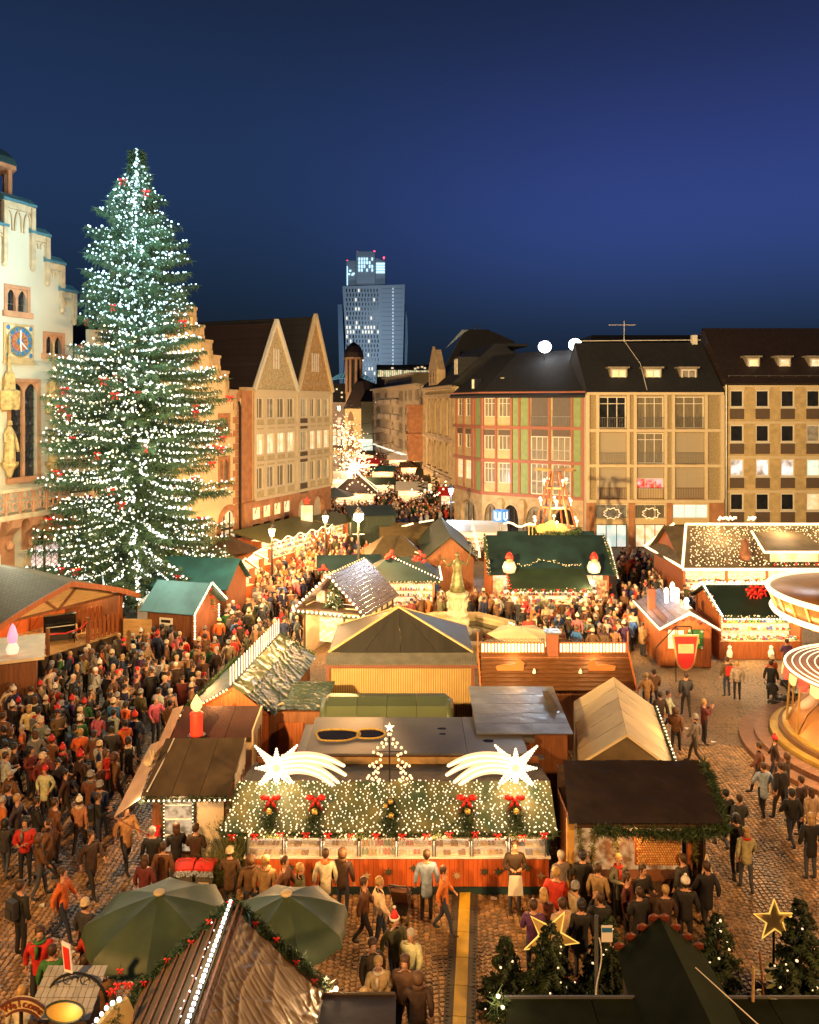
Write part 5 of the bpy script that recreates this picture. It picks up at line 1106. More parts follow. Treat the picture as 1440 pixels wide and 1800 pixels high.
for px, lab in ((326, 'grey bin with bright red lid, left of the pair by the brown hut'), (363, 'grey bin with bright red lid, right of the pair by the brown hut')):
    p = G(px, 1585); b = thing('waste_bin', lab, 'bin', (p.x, p.y, .02), rnd.uniform(-.1, .1), 'red-lidded bins'); b.scale = (.82, .82, 1); foot(p.x-.3, p.y-.3, 0, .6, .6, 0); m = MB(); m.prism([(-.24, -.24, 0), (.24, -.24, 0), (.28, -.28, .92), (-.28, -.28, .92)], (0, .5, 0)); m.obj('bin_body', mat('bin_grey', (.10, .09, .09), .5), b)
    m = MB(); m.prism([(-.3, -.33, .93), (-.3, .27, .93), (-.3, .27, 1.0), (-.3, -.1, 1.07), (-.3, -.33, .98)], (.6, 0, 0)); m.obj('bin_lid', redp, b); m = MB()
    for _ in range(60): a = rnd.random(); m.sph((rnd.uniform(-.3, .3), -.3-.03*rnd.random(), .86+rnd.uniform(-.08, .06)), .045, oct=True)
    m.obj('plastic_liner', mat('blue_plastic', (.35, .42, .55), .25), b); MB().box(-.17, .17, -.30, -.285, .35, .62).obj('sticker', plaster, b)
# ---- grey flat roofed store behind the sweets stall
t = thing('flat_roof_store', 'long container store with grey sheeted roof and ochre sides behind the lit comets', 'market hut', (-2.95, 22.95, 0)); foot(-2.95, 22.95, 0, 6.4, 2.5)
MB().box(0, 6.3, 0, 2.4, 0, 2.92).obj('wall', mat('ochre_sheet', (.33, .22, .085), .7, var=.12, sc_=1, stretch=(.5, .5, 2)), t)
gs = mat('grey_roof_sheet', (.105, .105, .105), .4, var=.2, sc_=.8, bump=.1, bsc=3)
for i, (a, b) in enumerate(((-.05, 2.1), (2.11, 4.6), (4.61, 6.35))): MB().box(a, b, -.15, 2.5, 2.93, 2.99).obj('roof_sheet', gs, t)
MB().box(-.35, -.06, .0, 2.4, 2.75, 2.8).obj('side_flap', metal, t); MB().box(6.36, 6.7, .9, 1.5, 2.85, 2.97).obj('side_flap', metal, t); MB().box(6.5, 6.85, .1, .3, 2.7, 2.76).obj('side_flap', metal, t)
pud = mat('standing_water', (.02, .018, .012), .08)
for cx, cy, rx, ry_ in ((.75, 1.1, .62, .45), (1.75, 1.2, .4, .38), (3.95, 1.6, .14, .09), (3.95, 1.2, .11, .07), (5.5, 1.55, .3, .08), (5.3, .7, .16, .13)):
    m = MB(); n = 20; m.add([(cx + rx*(1+.12*math.sin(3*a+cx))*math.cos(a), cy + ry_*(1+.12*math.cos(2*a))*math.sin(a), 2.994) for a in [2*PI*i/n for i in range(n)]], [tuple(range(n))]); m.obj('puddle', pud, t)
    if cx < 2: m = MB(); m.tube([(cx + rx*1.05*(1+.12*math.sin(3*a+cx))*math.cos(a), cy + ry_*1.05*(1+.12*math.cos(2*a))*math.sin(a), 2.995) for a in [2*PI*i/n for i in range(n)]], .035, 5, closed=True); m.obj('leaf_litter', mat('yellow_leaves', (.38, .25, .05), .8, var=.4, sc_=20), t)
m = MB(); m.slab([(4.6, -.14, 2.995), (6.2, -.14, 2.996), (6.2, -.55, 2.2), (4.7, -.5, 2.2)], .02)
# side posts, ladder and bits right of the sweets stall
m = MB(); tarp(t, [(.2, -.16, 2.9), (6.1, -.16, 2.9), (6.0, -.45, 1.9), (.6, -.45, 1.9)], 40, 8, .06, mat('ochre_sheet_cloth', (.33, .22, .085), .7), 'hanging_sheet', 5)
# ---- rounded green trailer
t = thing('rounded_trailer', 'dark green trailer with a rounded roof behind the flat roofed store', 'trailer', (-2.75, 26.2, 0)); foot(-2.75, 26.2, 0, 4.2, 1.9)
prof = [(0, .6), (-.02, 2.2), (.08, 2.65), (.35, 2.92), (.95, 3.02), (1.55, 2.92), (1.82, 2.65), (1.9, 2.2), (1.88, .6)]
olive = mat('olive_trailer', (.05, .062, .028), .45, var=.12, sc_=.8, bump=.08, bsc=4)
for i in range(4): m = MB(); m.prism([(i*1.0+.0, a, b) for a, b in prof], (1.0-.012, 0, 0)); m.obj('body_panel', olive, t, smooth=False)
for x, s in ((-.25, .25), (3.99, .25)): m = MB(); q = [V((x if x < 0 else x+.25, .95 + (a-.95)*.8, .6+(b-.6)*.93)) for a, b in prof]; q2 = [V((0 if x < 0 else 3.99, a, b)) for a, b in prof]; m.add(q+q2, [tuple(range(9)), tuple(range(9, 18))] + [(i, i+1, i+10, i+9) for i in range(8)]); m.obj('end_cap', olive, t, smooth=True)
for x in (1, 3): m = MB(); m.tube([(x, -.02, .3), (x, .2, .3)], .3, 14); m.obj('wheel', rub, t)
# ---- metal roofed hut
t = thing('metal_roof_hut', 'red-brown hut whose wet metal roof mirrors bluish light', 'market hut', (2.15, 24.2, 0)); foot(2.15, 24.2, 0, 2.7, 3.1)
MB().box(0, 2.65, 0, 3.0, 0, 3.0).obj('wall', wood_m, t); wet = mat('wet_metal_roof', (.30, .31, .31), .33, .55, var=.35, sc_=.9, bump=.9, bsc=1.6)
for i in range(5): m = MB(); m.slab([(-.12, -.18+i*.68, 3.06+i*.045), (2.78, -.18+i*.68, 3.06+i*.045), (2.78, .485+i*.68, 3.105+i*.045), (-.12, .485+i*.68, 3.105+i*.045)], .03); m.obj('roof_sheet', wet, t)
for x in (.3, 1.5): MB().box(x, x+.06, -.03, 0, .3, 2.8).obj('batten', wood_o, t)
MB().box(.4, 1.4, -.025, 0, .2, 2.1).obj('door', wood_o, t)
MB().box(2.35, 2.55, 1.3, 2.9, 3.22, 3.26).obj('roof_board', felt, t)
# ---- slatted roof hut with bright light band
t = thing('slat_roof_hut', 'hut with dark horizontal slat roof and a bright band of lights along its ridge', 'market hut', (2.7, 29.0, 0)); foot(2.7, 29.0, 0, 5.6, 1.7)
MB().box(0, 5.5, .9, 1.7, 0, 3.5).obj('wall', wood_m, t)
for i in range(9):
    s = i/9; m = MB(); y0, z0 = -.12+1.2*s, 2.62+1.0*s; m.slab([(-.08, y0, z0), (5.6, y0, z0), (5.6, y0+.15, z0+.09), (-.08, y0+.15, z0+.09)], .03); m.obj('roof_slat', mat('wet_slat', (.085, .035, .012), .3, var=.3, sc_=3, stretch=(1, 5, 5), bump=.3), t)
for x0_, x1_ in ((.0, 2.42), (2.95, 5.5)):
    m = MB(); e = MB()
    for i in range(int((x1_-x0_)/.125)): x = x0_+.06+i*.125; e.box(x-.032, x+.032, .98, 1.02, 3.66, 3.96)
    MB().box(x0_, x1_, 1.03, 1.08, 3.6, 4.0).obj('light_board', wood_o, t); e.obj('light_tube', emis('tube_warm', (1, .72, .40), 2.6), t, kind='stuff')
    m = MB()
    for i in range(int((x1_-x0_)/.16)): x = x0_+.08+i*.16; m.tube([(x+.06*math.cos(a), 1.05, 4.08+.06*math.sin(a)) for a in [2*PI*q/8 for q in range(8)]], .014, 4, closed=True)
    m.obj('ring_fringe', wood_d, t)
    lamp(t, ((x0_+x1_)/2, .7, 3.75), 50, WARM, .3)
MB().box(2.5, 2.9, .95, 1.35, 3.4, 4.35).obj('chimney', mat('chimney_brick', (.20, .06, .03), .8), t); MB().box(2.4, 3.0, .85, 1.45, 4.36, 4.42).obj('chimney_cap', metal, t)
for x in (-.12, 5.55): m = MB(); m.bar((x, -.2, 2.55), (x, 1.1, 3.75), .06); m.tube([(x, 1.1, 3.7), (x, 1.1, 4.4)], .03); m.obj('verge_board', wood_o, t)
orb = mat('orange_board', (.34, .12, .03), .6, var=.08)
for x, f in ((.55, 1), (3.9, -1)): m = MB(); S = [(0, 0), (.95, .02), (1.0, .45), (.95, .5), (.72, .62), (.70, .36), (.3, .40), (-.05, .33), (.0, .18)]; m.prism([(x + (a if f > 0 else 1-a), -.05+.55+b*.0, 2.95+b) for a, b in S], (0, .04, 0)); m.obj('cutout_board', orb, t)
for x in (1.9, 3.6): m = MB(); m.lathe([(.07, 0), (.05, .1), (.02, .14), (0, .18)], 8, (x, .35, 3.08)); m.obj('bell_ornament', white, t)
bulbs(t, [[(.1, -.2, 2.66), (2.4, -.2, 2.66)]], .1, .035, emis('tube_warm', (1, .72, .40), 2.6))
# ---- cream tent
t = thing('cream_tent', 'cream canvas gable tent with lights and garland down its right eave', 'market tent', (5.0, 23.45, 0), R(-10)); foot(5.0, 23.45, R(-10), 2.75, 5.0)
W, D = 2.72, 5.0; m = MB()
for i in range(5):
    for sg in (0, 1):
        a = (0 if not sg else W); q = [V((a, i*D/5, 2.4)), V((W/2, i*D/5, 3.35)), V((W/2, (i+1)*D/5-.012, 3.35)), V((a, (i+1)*D/5-.012, 2.4))]; tarp(t, q, 8, 8, .012, cream_cv, 'canvas_panel', i+3*sg, off=.0)
for s in (.0, D): m = MB(); m.prism([(0, s, 2.38), (W, s, 2.38), (W/2, s, 3.32)], (0, .02, 0)); m.obj('gable', felt, t)
for a in (0, W): MB().box(a-.02, a+.02, 0, D, 0.0, 2.36).obj('side_wall', cream_cv, t)
MB().box(0, W, 0, .03, 0, 2.36).obj('front_wall', wood_d, t)
m = MB(); m.bar((0, -.02, 2.4), (W/2, -.02, 3.36), .07).bar((W, -.02, 2.4), (W/2, -.02, 3.36), .07); m.obj('edge_rail', cream_cv, t)
garland(t, [[(W+.05, 0, 2.38), (W+.05, D, 2.38)]], .12, 150); bulbs(t, [[(W+.1, -.1, 2.45), (W+.1, D, 2.45)]], .26, .035, bulb_h); lamp(t, (W+.6, 2.5, 2.4), 120, WARM, .2); lamp(t, (W+.25, -.25, 2.4), 40, WARM2, .1)
# ---- black roofed hut with garland
t = thing('black_roof_hut', 'hut with black canvas roof, thick fir garland and stacked firewood panel', 'market hut', (4.1, 20.3, 0)); foot(4.1, 20.3, 0, 3.5, 2.3)
W = 3.45; tarp(t, [V((.15, 1.75, 3.1)), V((3.9, 1.75, 3.1)), V((3.75, -.45, 2.5)), V((-.13, -.45, 2.5))], 46, 30, .028, black_cv, 'roof_cover', 8, off=.03)
m = MB(); m.slab([(.1, -.4, 2.45), (3.6, -.4, 2.45), (3.7, 1.75, 3.05), (.3, 1.75, 3.05)], .06); m.obj('roof_panel', wood_d, t)
MB().box(0, W, 1.7, 1.76, 0, 3.0).obj('back_wall', wood_d, t); MB().box(0, .06, 0, 1.7, 0, 2.4).obj('side_wall', wood_m, t); MB().box(W-.06, W, 0, 1.7, 0, 2.4).obj('side_wall', wood_d, t)
MB().box(-.1, .08, -.12, .02, 0, 2.45).obj('post', mat('yellow_post', (.50, .30, .08), .6), t); MB().box(W-.5, W-.38, -.12, 0, 0, 2.4).obj('post', wood_o, t)
MB().box(.1, W-.5, .3, .36, .9, 2.2).obj('lit_backdrop', glow_noise('warm_hut', (.25, .10, .03), (.85, .5, .2), .6, 4), t); lamp(t, (1.4, -.3, 2.25), 45, WARM, .15)
MB().box(.0, W-.5, -.12, .3, .9, .96).obj('counter_top', wood_m, t); planks(t, .1, W-.5, 0, .9, -.08, wood_d, .16)
fp = MB().box(1.6, 2.75, -.2, -.13, 1.35, 2.1).obj('firewood_frame', wood_o, t); lg = MB()
for i in range(17):
    for j in range(11):
        x, z = 1.66 + i*.0645 + (j % 2)*.03, 1.4+j*.062; r0 = rnd.uniform(.02, .032); lg.add([(x+r0*math.cos(2*PI*k/6), -.215-rnd.random()*.004, z+r0*math.sin(2*PI*k/6)) for k in range(6)] + [(x+r0*math.cos(2*PI*k/6), -.2, z+r0*math.sin(2*PI*k/6)) for k in range(6)], [(0, 1, 2, 3, 4, 5)] + [(k, (k+1) % 6, 6+(k+1) % 6, 6+k) for k in range(6)])
lg.obj('log_ends', mat('log_end', (.52, .30, .10), .7, var=.3, sc_=9), fp, kind='stuff')
garland(t, [[(.5, -.52, 2.42), (1.4, -.5, 2.35), (2.6, -.5, 2.3), (3.75, -.5, 2.42), (3.95, .6, 2.8), (4.0, 1.7, 3.1)]], .2, 230); garland(t, [[(.6, -.1, 2.3), (.5, -.12, 1.3)], [(1.1, -.1, 2.3), (1.15, -.12, 1.5)], [(3.1, -.15, 2.3), (3.1, -.15, 1.4)], [(.2, -.15, 2.3), (.25, -.15, 1.5)]], .13, 120, m=mat('yellow_lit_garland', (.10, .10, .02), .6))
m = MB(); m.prism([(3.15, -.4, 1.0), (3.55, -.35, 1.0), (3.32, -.4, 1.75)], (0, .03, 0)); s_ = m.obj('menu_board', metal_d, t); m = MB(); m.bar((3.15, -.41, 1.0), (3.55, -.36, 1.0), .03).bar((3.55, -.36, 1.0), (3.32, -.41, 1.75), .03).bar((3.32, -.41, 1.75), (3.15, -.41, 1.0), .03); m.box(3.3, 3.4, -.42, -.41, 1.2, 1.3); m.obj('board_edge', plaster, s_)
# ---- big hip roofed tent with corrugated skirt
t = thing('hip_roof_pavilion', 'large dark pavilion with pointed hip roof above corrugated eaves and ochre ribbed wall', 'pavilion', (-3.2, 30.7, 0)); foot(-3.2, 30.7, 0, 5.7, 4.6)
dk = mat('dark_wet_canvas', (.016, .014, .011), .5, var=.2, sc_=1.2, stretch=(3, .4, .4), bump=.1); ap = V((2.75, 2.5, 4.55)); c = [V((.0, .75, 3.2)), V((5.72, .75, 3.2)), V((5.72, 4.6, 3.2)), V((.0, 4.6, 3.2))]
for i in range(4):
    a, b = c[i], c[(i+1) % 4]
    for k in range(4): m = MB(); m.slab([a.lerp(b, k/4+.002), a.lerp(b, (k+1)/4-.002), ap], .03); m.obj('roof_panel', dk, t)
m = MB()
for a in c: m.bar(a, ap, .09, .05)
m.obj('hip_edge', wood_l, t); corr = MB(); n = 60
for i in range(n):
    x0, x1 = -.05 + 5.85*i/n, -.05 + 5.85*(i+.5)/n; corr.slab([(x0, -.05, 2.98), (x1, -.05, 2.98), (x1, .78, 3.18), (x0, .78, 3.18)], .02); corr.slab([(x1, -.05, 2.955), (x1+.049, -.05, 2.955), (x1+.049, .78, 3.155), (x1, .78, 3.155)], .02)
corr.obj('corrugated_eave', mat('corrugated_sheet', (.20, .19, .16), .35, .4, var=.2), t); MB().box(-.1, 5.85, .0, .08, 2.82, 2.95).obj('fascia', mat('maroon_beam', (.10, .03, .015), .6), t)
MB().box(0, 5.7, .2, 4.5, 0, 2.82).obj('core_wall', conc, t); w = MB()
for i in range(62): w.box(.05+i*.09, .05+i*.09+.05, .14, .2, .1, 2.8)
w.obj('wall_ribs', mat('ochre_ribs', (.27, .165, .05), .6, var=.1), t)
for x in (0, 5.6): MB().box(x-.02, x+.12, .05, .2, 0, 2.82).obj('corner_post', mat('maroon_beam', (.10, .03, .015)), t)
# ---- tarpaulin covered hut with rows of light tubes
t = thing('tarpaulin_hut', 'gabled hut under creased silver-green tarpaulin with upright light tubes along its ridge', 'market hut', (-7.45, 27.0, 0), R(-6)); foot(-7.45, 27.0, R(-6), 2.9, 6.1)
W, D = 2.75, 6.0; MB().box(0, W, 0, D, 0, 2.6).obj('wall', wood_m, t); planks(t, 0, W, .05, 2.55, -.02, wood_o, .15)
m = MB(); m.prism([(0, -.03, 2.6), (W, -.03, 2.6), (1.5, -.03, 3.5)], (0, .05, 0)); m.obj('gable', wood_o, t)
tarp(t, [V((-.2, D+.1, 2.5)), V((1.5, D+.1, 3.5)), V((1.5, -.25, 3.5)), V((-.2, -.25, 2.5))], 20, 40, .03, dgreen, 'roof_cover', 3)
tm = mat('creased_tarp', (.10, .12, .07), .28, var=.35, sc_=1.0, c2=(.17, .17, .06)); sv = mat("silver_green_tarp", (.036, .050, .026), .42, .0, var=.35, sc_=1.0)
for i in range(8): m = MB(); tarp(t, [V((1.5, (i+1)*.765-.2, 3.5)), V((2.05, (i+1)*.765-.2, 3.2)), V((2.05, i*.765-.2, 3.2)), V((1.5, i*.765-.2, 3.5))], 10, 10, .05, tm, 'tarpaulin_fold', i+20)
tarp(t, [V((2.0, D, 3.23)), V((3.0, D, 2.6)), V((3.0, -.2, 2.6)), V((2.0, -.2, 3.23))], 60, 120, .04, sv, 'tarpaulin', 11)
e = MB()
for i in range(21): y = -.2 + i*.3; e.box(1.48, 1.505, y-.018, y+.018, 3.6, 4.2)
e.obj('light_tube', rope, t); bulbs(t, [[(-.25, -.3, 2.5), (1.45, -.3, 3.5)]], .13, .045, bulb_w); garland(t, [[(-.25, -.2, 2.55), (-.25, D, 2.55)], [(1.5, D, 3.55), (2.9, D, 2.7)]], .16, 110)
lamp(t, (1.2, -.8, 3.4), 60, WARM, .2); lamp(t, (1.45, 3, 4.4), 160, WARM2, .4); lamp(t, (-.9, 3, 3.0), 160, WARM, .3)
t = thing('flat_tarp_shed', 'flat shed under crumpled green tarpaulin between the tarpaulin hut and trailer', 'shed', (-5.35, 26.9, 0)); foot(-5.35, 26.9, 0, 2.5, 2.6)
MB().box(.3, 2.45, .1, 2.5, 0, 2.55).obj('wall', wood_m, t); tarp(t, [V((.1, 2.7, 2.65)), V((2.6, 2.7, 2.65)), V((2.5, 0, 2.6)), V((.2, 0, 2.6))], 60, 60, .05, sv, 'tarpaulin', 17); m = MB(); m.bar((.0, -.3, 2.45), (1.0, .5, 2.7), .07); m.obj('batten', wood_l, t)
MB().box(.9, 1.75, .06, .1, 0, 2.2).obj('door', wood_o, t)
# ---- two brown huts at left
for k, (x, y, W, D, zf, zb_, rm, lab, nm_) in enumerate(((-7.45, 24.95, 2.5, 1.0, 2.55, 3.15, felt_r, 'small hut with dark maroon felt roof and glowing candle, behind the brown hut', 'maroon_roof_hut'), (-7.2, 22.3, 2.3, .8, 2.45, 3.3, felt, 'hut with brown felt roof, white door and small lit window left of the sweets stall', 'brown_roof_hut'))):
    t = thing(nm_, lab, 'market hut', (x, y, 0), R(1)); foot(x, y, R(1), W, D+.3)
    for i in range(3): m = MB(); yy = (-.9 if k else -.05); m.slab([(W*i/3, yy, zf), (W*(i+1)/3-.012, yy, zf), (W*(i+1)/3-.012+.15, D, zb_), (W*i/3+.15, D, zb_)], .06); m.obj('roof_panel', rm, t)
    MB().box(.1, W, D-.1, D, 0, zb_-.1).obj('back_wall', plaster, t)
    m = MB(); m.prism([(W, 0, 0), (W, D, 0), (W+.12, D, zb_), (W, -.02, zf+.2)], (.05, 0, 0)); m.obj('side_wall', plaster, t)
    for i in range(3): m = MB(); m.bar((W+.11, .1+i*.3, 0.2), (W+.16, .1+i*.3, zf+.1), .03); m.obj('batten', wood_m, t)
    if k:
        MB().box(.0, W, .0, .06, 0, 2.4).obj('front_wall', wood_m, t)
        d = MB().box(1.25, 2.0, -.05, 0, .05, 2.15).obj('door', plaster, t); m = MB(); m.bar((1.9, -.08, 1.1), (1.78, -.08, 1.1), .03).bar((1.9, -.06, 1.0), (1.9, -.06, 1.25), .05, .02); m.obj('handle', metal_d, d)
        w_ = MB().box(.35, 1.15, -.06, 0, .5, 2.2).obj('display_window', glow_noise('hut_display', (.12, .10, .06), (.9, .65, .4), .7, 5), t)
        for z in (.95, 1.4, 1.8): MB().box(.38, 1.12, -.12, -.061, z, z+.03).obj('shelf', white, w_)
        bulbs(t, [[(.35, -.1, .5), (.35, -.1, 2.2), (1.15, -.1, 2.2), (1.15, -.1, .5)]], .1, .022, bulb_h); garland(t, [[(.3, -.1, .4), (.3, -.1, 2.3)], [(1.2, -.1, .4), (1.2, -.1, 2.3)]], .09, 90)
        garland(t, [[(0, -.95, 2.4), (W, -.95, 2.4)]], .12, 150); bulbs(t, [[(0, -1.0, 2.38), (W, -1.0, 2.38)]], .13, .032, bulb_h); lamp(t, (.9, -.9, 2.1), 40, WARM2, .1); lamp(t, (-.1, -1.0, 2.35), 22, WARM2, .05)
        for z in range(9): MB().box(2.08, 2.28, -.09, -.06, .3+z*.2, .33+z*.2).obj('rack_rung', wood_l, t)
        MB().sph((2.18, -.15, 1.3), (.1, .06, .14)).sph((2.18, -.16, 1.5), .07).obj('hanging_doll', redp, t)
        m = MB(); m.prism([(-.05, -.9, 2.4), (-.75, -.9, 1.9), (-.3, D, 3.1), (-.05, D, 3.2)], (0, 0, .02)); m.obj('side_awning', mat('pale_awning', (.55, .40, .30), .7), t); m = MB(); m.bar((-.75, -.9, 1.9), (.0, -.2, 1.0), .035); m.obj('awning_prop', wood_m, t)
        m = MB(); m.sph((-.1, -.1, 3.0), (.14, .08, .12)).sph((.02, -.1, 3.14), (.07, .06, .08)).tube([(.0, -.1, 3.18), (-.03, -.1, 3.36)], .025, 5).tube([(.05, -.1, 3.18), (.06, -.1, 3.36)], .025, 5); m.obj('rabbit_ornament', cream_cv, t)
        m = MB(); m.tube([(.12, -.85, 2.56), (.3, .3, 3.02), (.4, .75, 3.32)], .02, 5); m.obj('cable', white, t)
        MB().box(-.0, .25, -.3, .0, .8, 1.2).obj('red_parcel', redp, t)
    else:
        m = MB(); m.prism([(-.05, -.0, 2.55), (-.5, -.3, 2.1), (-.2, .9, 3.1), (.1, D, 3.15)], (0, 0, .02)); m.obj('side_awning', mat('pale_awning', (.55, .40, .30), .7), t)
p = V((-6.62, 24.75, 2.72)); c_ = thing('candle_light', 'large glowing red plastic candle with yellow flame on the maroon hut roof', 'candle light', p)
m = MB(); m.lathe([(.2, 0), (.21, .05), (.19, .1), (.19, .62), (.21, .66), (.15, .72), (0, .74)], 16); m.obj('candle_body', emis('candle_red', (1, .05, .015), 1.0), c_, smooth=True)
m = MB(); m.lathe([(.08, .74), (.17, .86), (.18, .95), (.1, 1.1), (.03, 1.22), (0, 1.26)], 12); m.obj('flame', emis('candle_flame', (1, .72, .25), 1.3), c_, smooth=True); m = MB(); m.lathe([(.28, -.06), (.28, 0), (0, 0)], 12); m.obj('base_plate', metal_d, c_); lamp(c_, (0, -.4, .5), 16, (1, .12, .04), .2)
# ---- half timbered gable stall in the crowd
P = (-5.45, 41.2, R(-20)); t = thing('half_timbered_stall', 'half timbered stall with bulb-outlined gable, slate roof and little fir tree in its gable', 'market stall', (P[0], P[1], 0), P[2]); W, D = 3.3, 4.1; foot(P[0], P[1], P[2], W, D)
mb = MB(); mb.box(W-.08, W, .1, D, 0, 2.6); mb.obj('side_wall', plaster, t); MB().box(0, .08, .1, D, 0, 2.6).obj('side_wall', plaster, t); MB().box(0, W, D-.08, D, 0, 2.6).obj('back_wall', plaster, t); MB().box(W*.68, W, .1, .16, 0, 2.6).obj('front_wall', plaster, t)
def tim(a, b, w=.1): m = MB(); m.bar(a, b, w, w); m.obj('timber', wood_d, t)
for a, b in (((W*.68, .08, 0), (W*.68, .08, 2.6)), ((W, .08, 0), (W, .08, 2.6)), ((W*.68, .08, .1), (W, .08, 1.2)), ((W, .08, .1), (W*.68, .08, 1.2)), ((W*.68, .08, 1.25), (W, .08, 1.25)), ((0, .08, 0), (0, .08, 2.6)), ((W*.68, .08, 1.3), (W, .08, 2.5))): tim(a, b)
for i in range(6): y = .15 + i*(D-.2)/5; tim((W+.03, y, 0), (W+.03, y, 2.6))
for i in range(5): y = .15 + i*(D-.2)/5; y2 = y+(D-.2)/5; tim((W+.03, y, .1 if i % 2 else 1.9), (W+.03, y2, 1.9 if i % 2 else .1), .08)
tim((W+.03, .1, 1.95), (W+.03, D, 1.95)); 
for sg in (-1, 1): 
    m = MB(); x = -.35 if sg < 0 else W+.35; m.slab([(x, -.5, 2.45), (W/2, -.5, 4.35), (W/2, D+.2, 4.35), (x, D+.2, 2.45)], .08); m.obj('roof_panel', tiles('wet_slates', (.10, .075, .065), (.14, .11, .11), .3, .16, .22, (.03, .02, .02), .6, .5, 'YZ', .012), t)
MB().box(.1, W-.1, 1.6, 1.66, .3, 2.5).obj('lit_backdrop', lit_back, t); lamp(t, (W*.35, -.2, 2.2), 140, WARM, .2)
m = MB(); m.prism([(.15, .9, 2.6), (W-.15, .9, 2.6), (W/2, .9, 4.2)], (0, .05, 0)); m.obj('gable', wood_m, t); MB().box(.0, W, -.45, .9, 2.5, 2.56).obj('gable_shelf', wood_d, t)
MB().box(.3, .75, .8, .89, 2.65, 3.2).obj('lit_panel', lit_w, t); MB().box(W-.8, W-.3, .8, .89, 2.65, 3.0).obj('lit_panel', lit_w, t)
bulbs(t, [[(-.4, -.6, 2.42), (W/2, -.6, 4.38), (W+.4, -.6, 2.42)], [(-.4, -.6, 2.42), (W+.4, -.6, 2.42)]], .25, .075, bulb_h); bulbs(t, [[(-.4, -.5, 2.45), (-.4, D, 2.45)], [(W/2, -.5, 4.42), (W/2, D, 4.42)]], .3, .045, bulb_w)
garland(t, [[(-.3, -.55, 2.35), (W+.3, -.55, 2.35)]], .14, 90); lamp(t, (W/2, -1.0, 3.2), 160, WARM2, .3); lamp(t, (W/2, -.1, 3.1), 30, WARM2, .2)
q = Matrix.Rotation(P[2], 3, 'Z') @ V((W/2, .1, 0)); fir('fir_tree', 'little lit fir standing in the bulb-outlined gable', (P[0]+q.x, P[1]+q.y, 2.57), 1.55, .5, lights=60, lm=bulb_h, dens=1.6, seed=5)
# ---- teal roofed stall with two santa figures (centre right)
t = booth('santa_stall', 'broad stall with dark teal roof, two bearded red-capped figures and a green awning', (4.9, 47.9, 0), 7.1, 4.4, 2.9, 4.75, 'gx', .15, .8, wood_o, dteal, lit=0, goodslab='red and cream mugs and sweets on the counter of the broad teal stall', ng=150)
aw_ = MB(); aw_.slab([(.85, -2.0, 2.35), (5.6, -2.0, 2.35), (5.5, -.45, 3.2), (.95, -.45, 3.2)], .05); aw_.obj('awning', dgreen, t)
for i in range(24): p = MB(); x = .85+i*.2; p.prism([(x, -2.02, 2.36), (x+.19, -2.02, 2.36), (x+.19, -2.02, 2.2), (x+.1, -2.02, 2.13), (x, -2.02, 2.2)], (0, .02, 0)); p.obj('valance_flap', dgreen, t)
bulbs(t, [[(.85, -2.1, 2.2), (5.6, -2.1, 2.2)]], .42, .06, bulb_w); garland(t, [[(.85, -2.05, 2.3), (5.6, -2.05, 2.3)], [(.85, -2.05, 2.3), (.9, -.5, 3.2)]], .13, 60, blights=3, bows=6)
garland(t, [[(.9+.3*i, -.6, 3.35 + .35*math.exp(-((i-7.5)/2.5)**2) + .12*math.sin(i*.8)**2) for i in range(16)]], .09, 90, blights=14); garland(t, [[(7.3, -.9, 2.9), (7.3, 2.2, 4.8)], [(-.2, -.9, 2.9), (-.2, 2.2, 4.8)]], .17, 110, blights=12)
bulbs(t, [[(7.5, -.6, 2.6), (7.5, 1.8, 4.6)]], .14, .05, bulb_h)
for x, lab in ((1.0, 'left'), (6.0, 'right')):
    m = MB(); m.lathe([(.34, 0), (.42, .3), (.30, .62), (.0, .7)], 12, (x, -.85, 3.05)); s_ = m.obj('beard', white, t, smooth=True); m = MB(); m.sph((x, -.95, 3.75), .24); m.obj('face', mat('figure_skin', (.50, .25, .15), .6), s_, smooth=True); m = MB(); m.lathe([(.26, 0), (.24, .12), (.14, .32), (.02, .42)], 10, (x, -.85, 3.85)); m.obj('red_cap', redp, s_, smooth=True)
for x in (.1, 6.35): MB().box(x, x+.62, -.12, -.05, 1.3, 2.4).obj('poster', mat('red_poster', (.55, .05, .03), .5, var=.6, sc_=5, c2=(.6, .45, .3)), t)
for x in (1.5, 3.2, 4.9): lamp(t, (x, -1.3, 2.1), 110, WARM2, .2)
o = thing('hanging_lantern', 'bright star-like lantern at the right end of the santa stall awning', 'lantern', (10.55, 46.0, 2.7)); MB().sph((0, 0, 0), .16).obj('glass_globe', bulb_h, o, smooth=True); MB().tube([(0, 0, .15), (0, 0, .5)], .02).obj('hook', metal_d, o); lamp(o, (0, -.3, 0), 160, WARM2, .15)
t = booth('plaque_stall', 'rear stall whose dark teal roof carries a cream shaped plaque in a timber cage', (6.2, 53.2, 0), 6.2, 2.6, 3.0, 4.3, 'gx', .2, .4, wood_o, dteal, 'closed')
m = MB(); pts = [(-1.05, .2), (-.8, .45), (-.45, .5), (0, .75), (.45, .5), (.8, .45), (1.05, .2), (.95, -.1), (.4, -.2), (0, -.32), (-.4, -.2), (-.95, -.1)]; m.prism([(3.3+a, .1, 4.5+b) for a, b in pts], (0, .06, 0)); pl = m.obj('shaped_plaque', mat('cream_yellow_board', (.50, .36, .12), .5), t)
for i in range(13): MB().box(1.85+i*.24, 1.92+i*.24, .7, .76, 3.9, 4.7).obj('cage_bar', wood_l, t)
for z in (3.9, 4.7): MB().box(1.8, 4.9, .68, .78, z, z+.08).obj('cage_rail', wood_l, t)
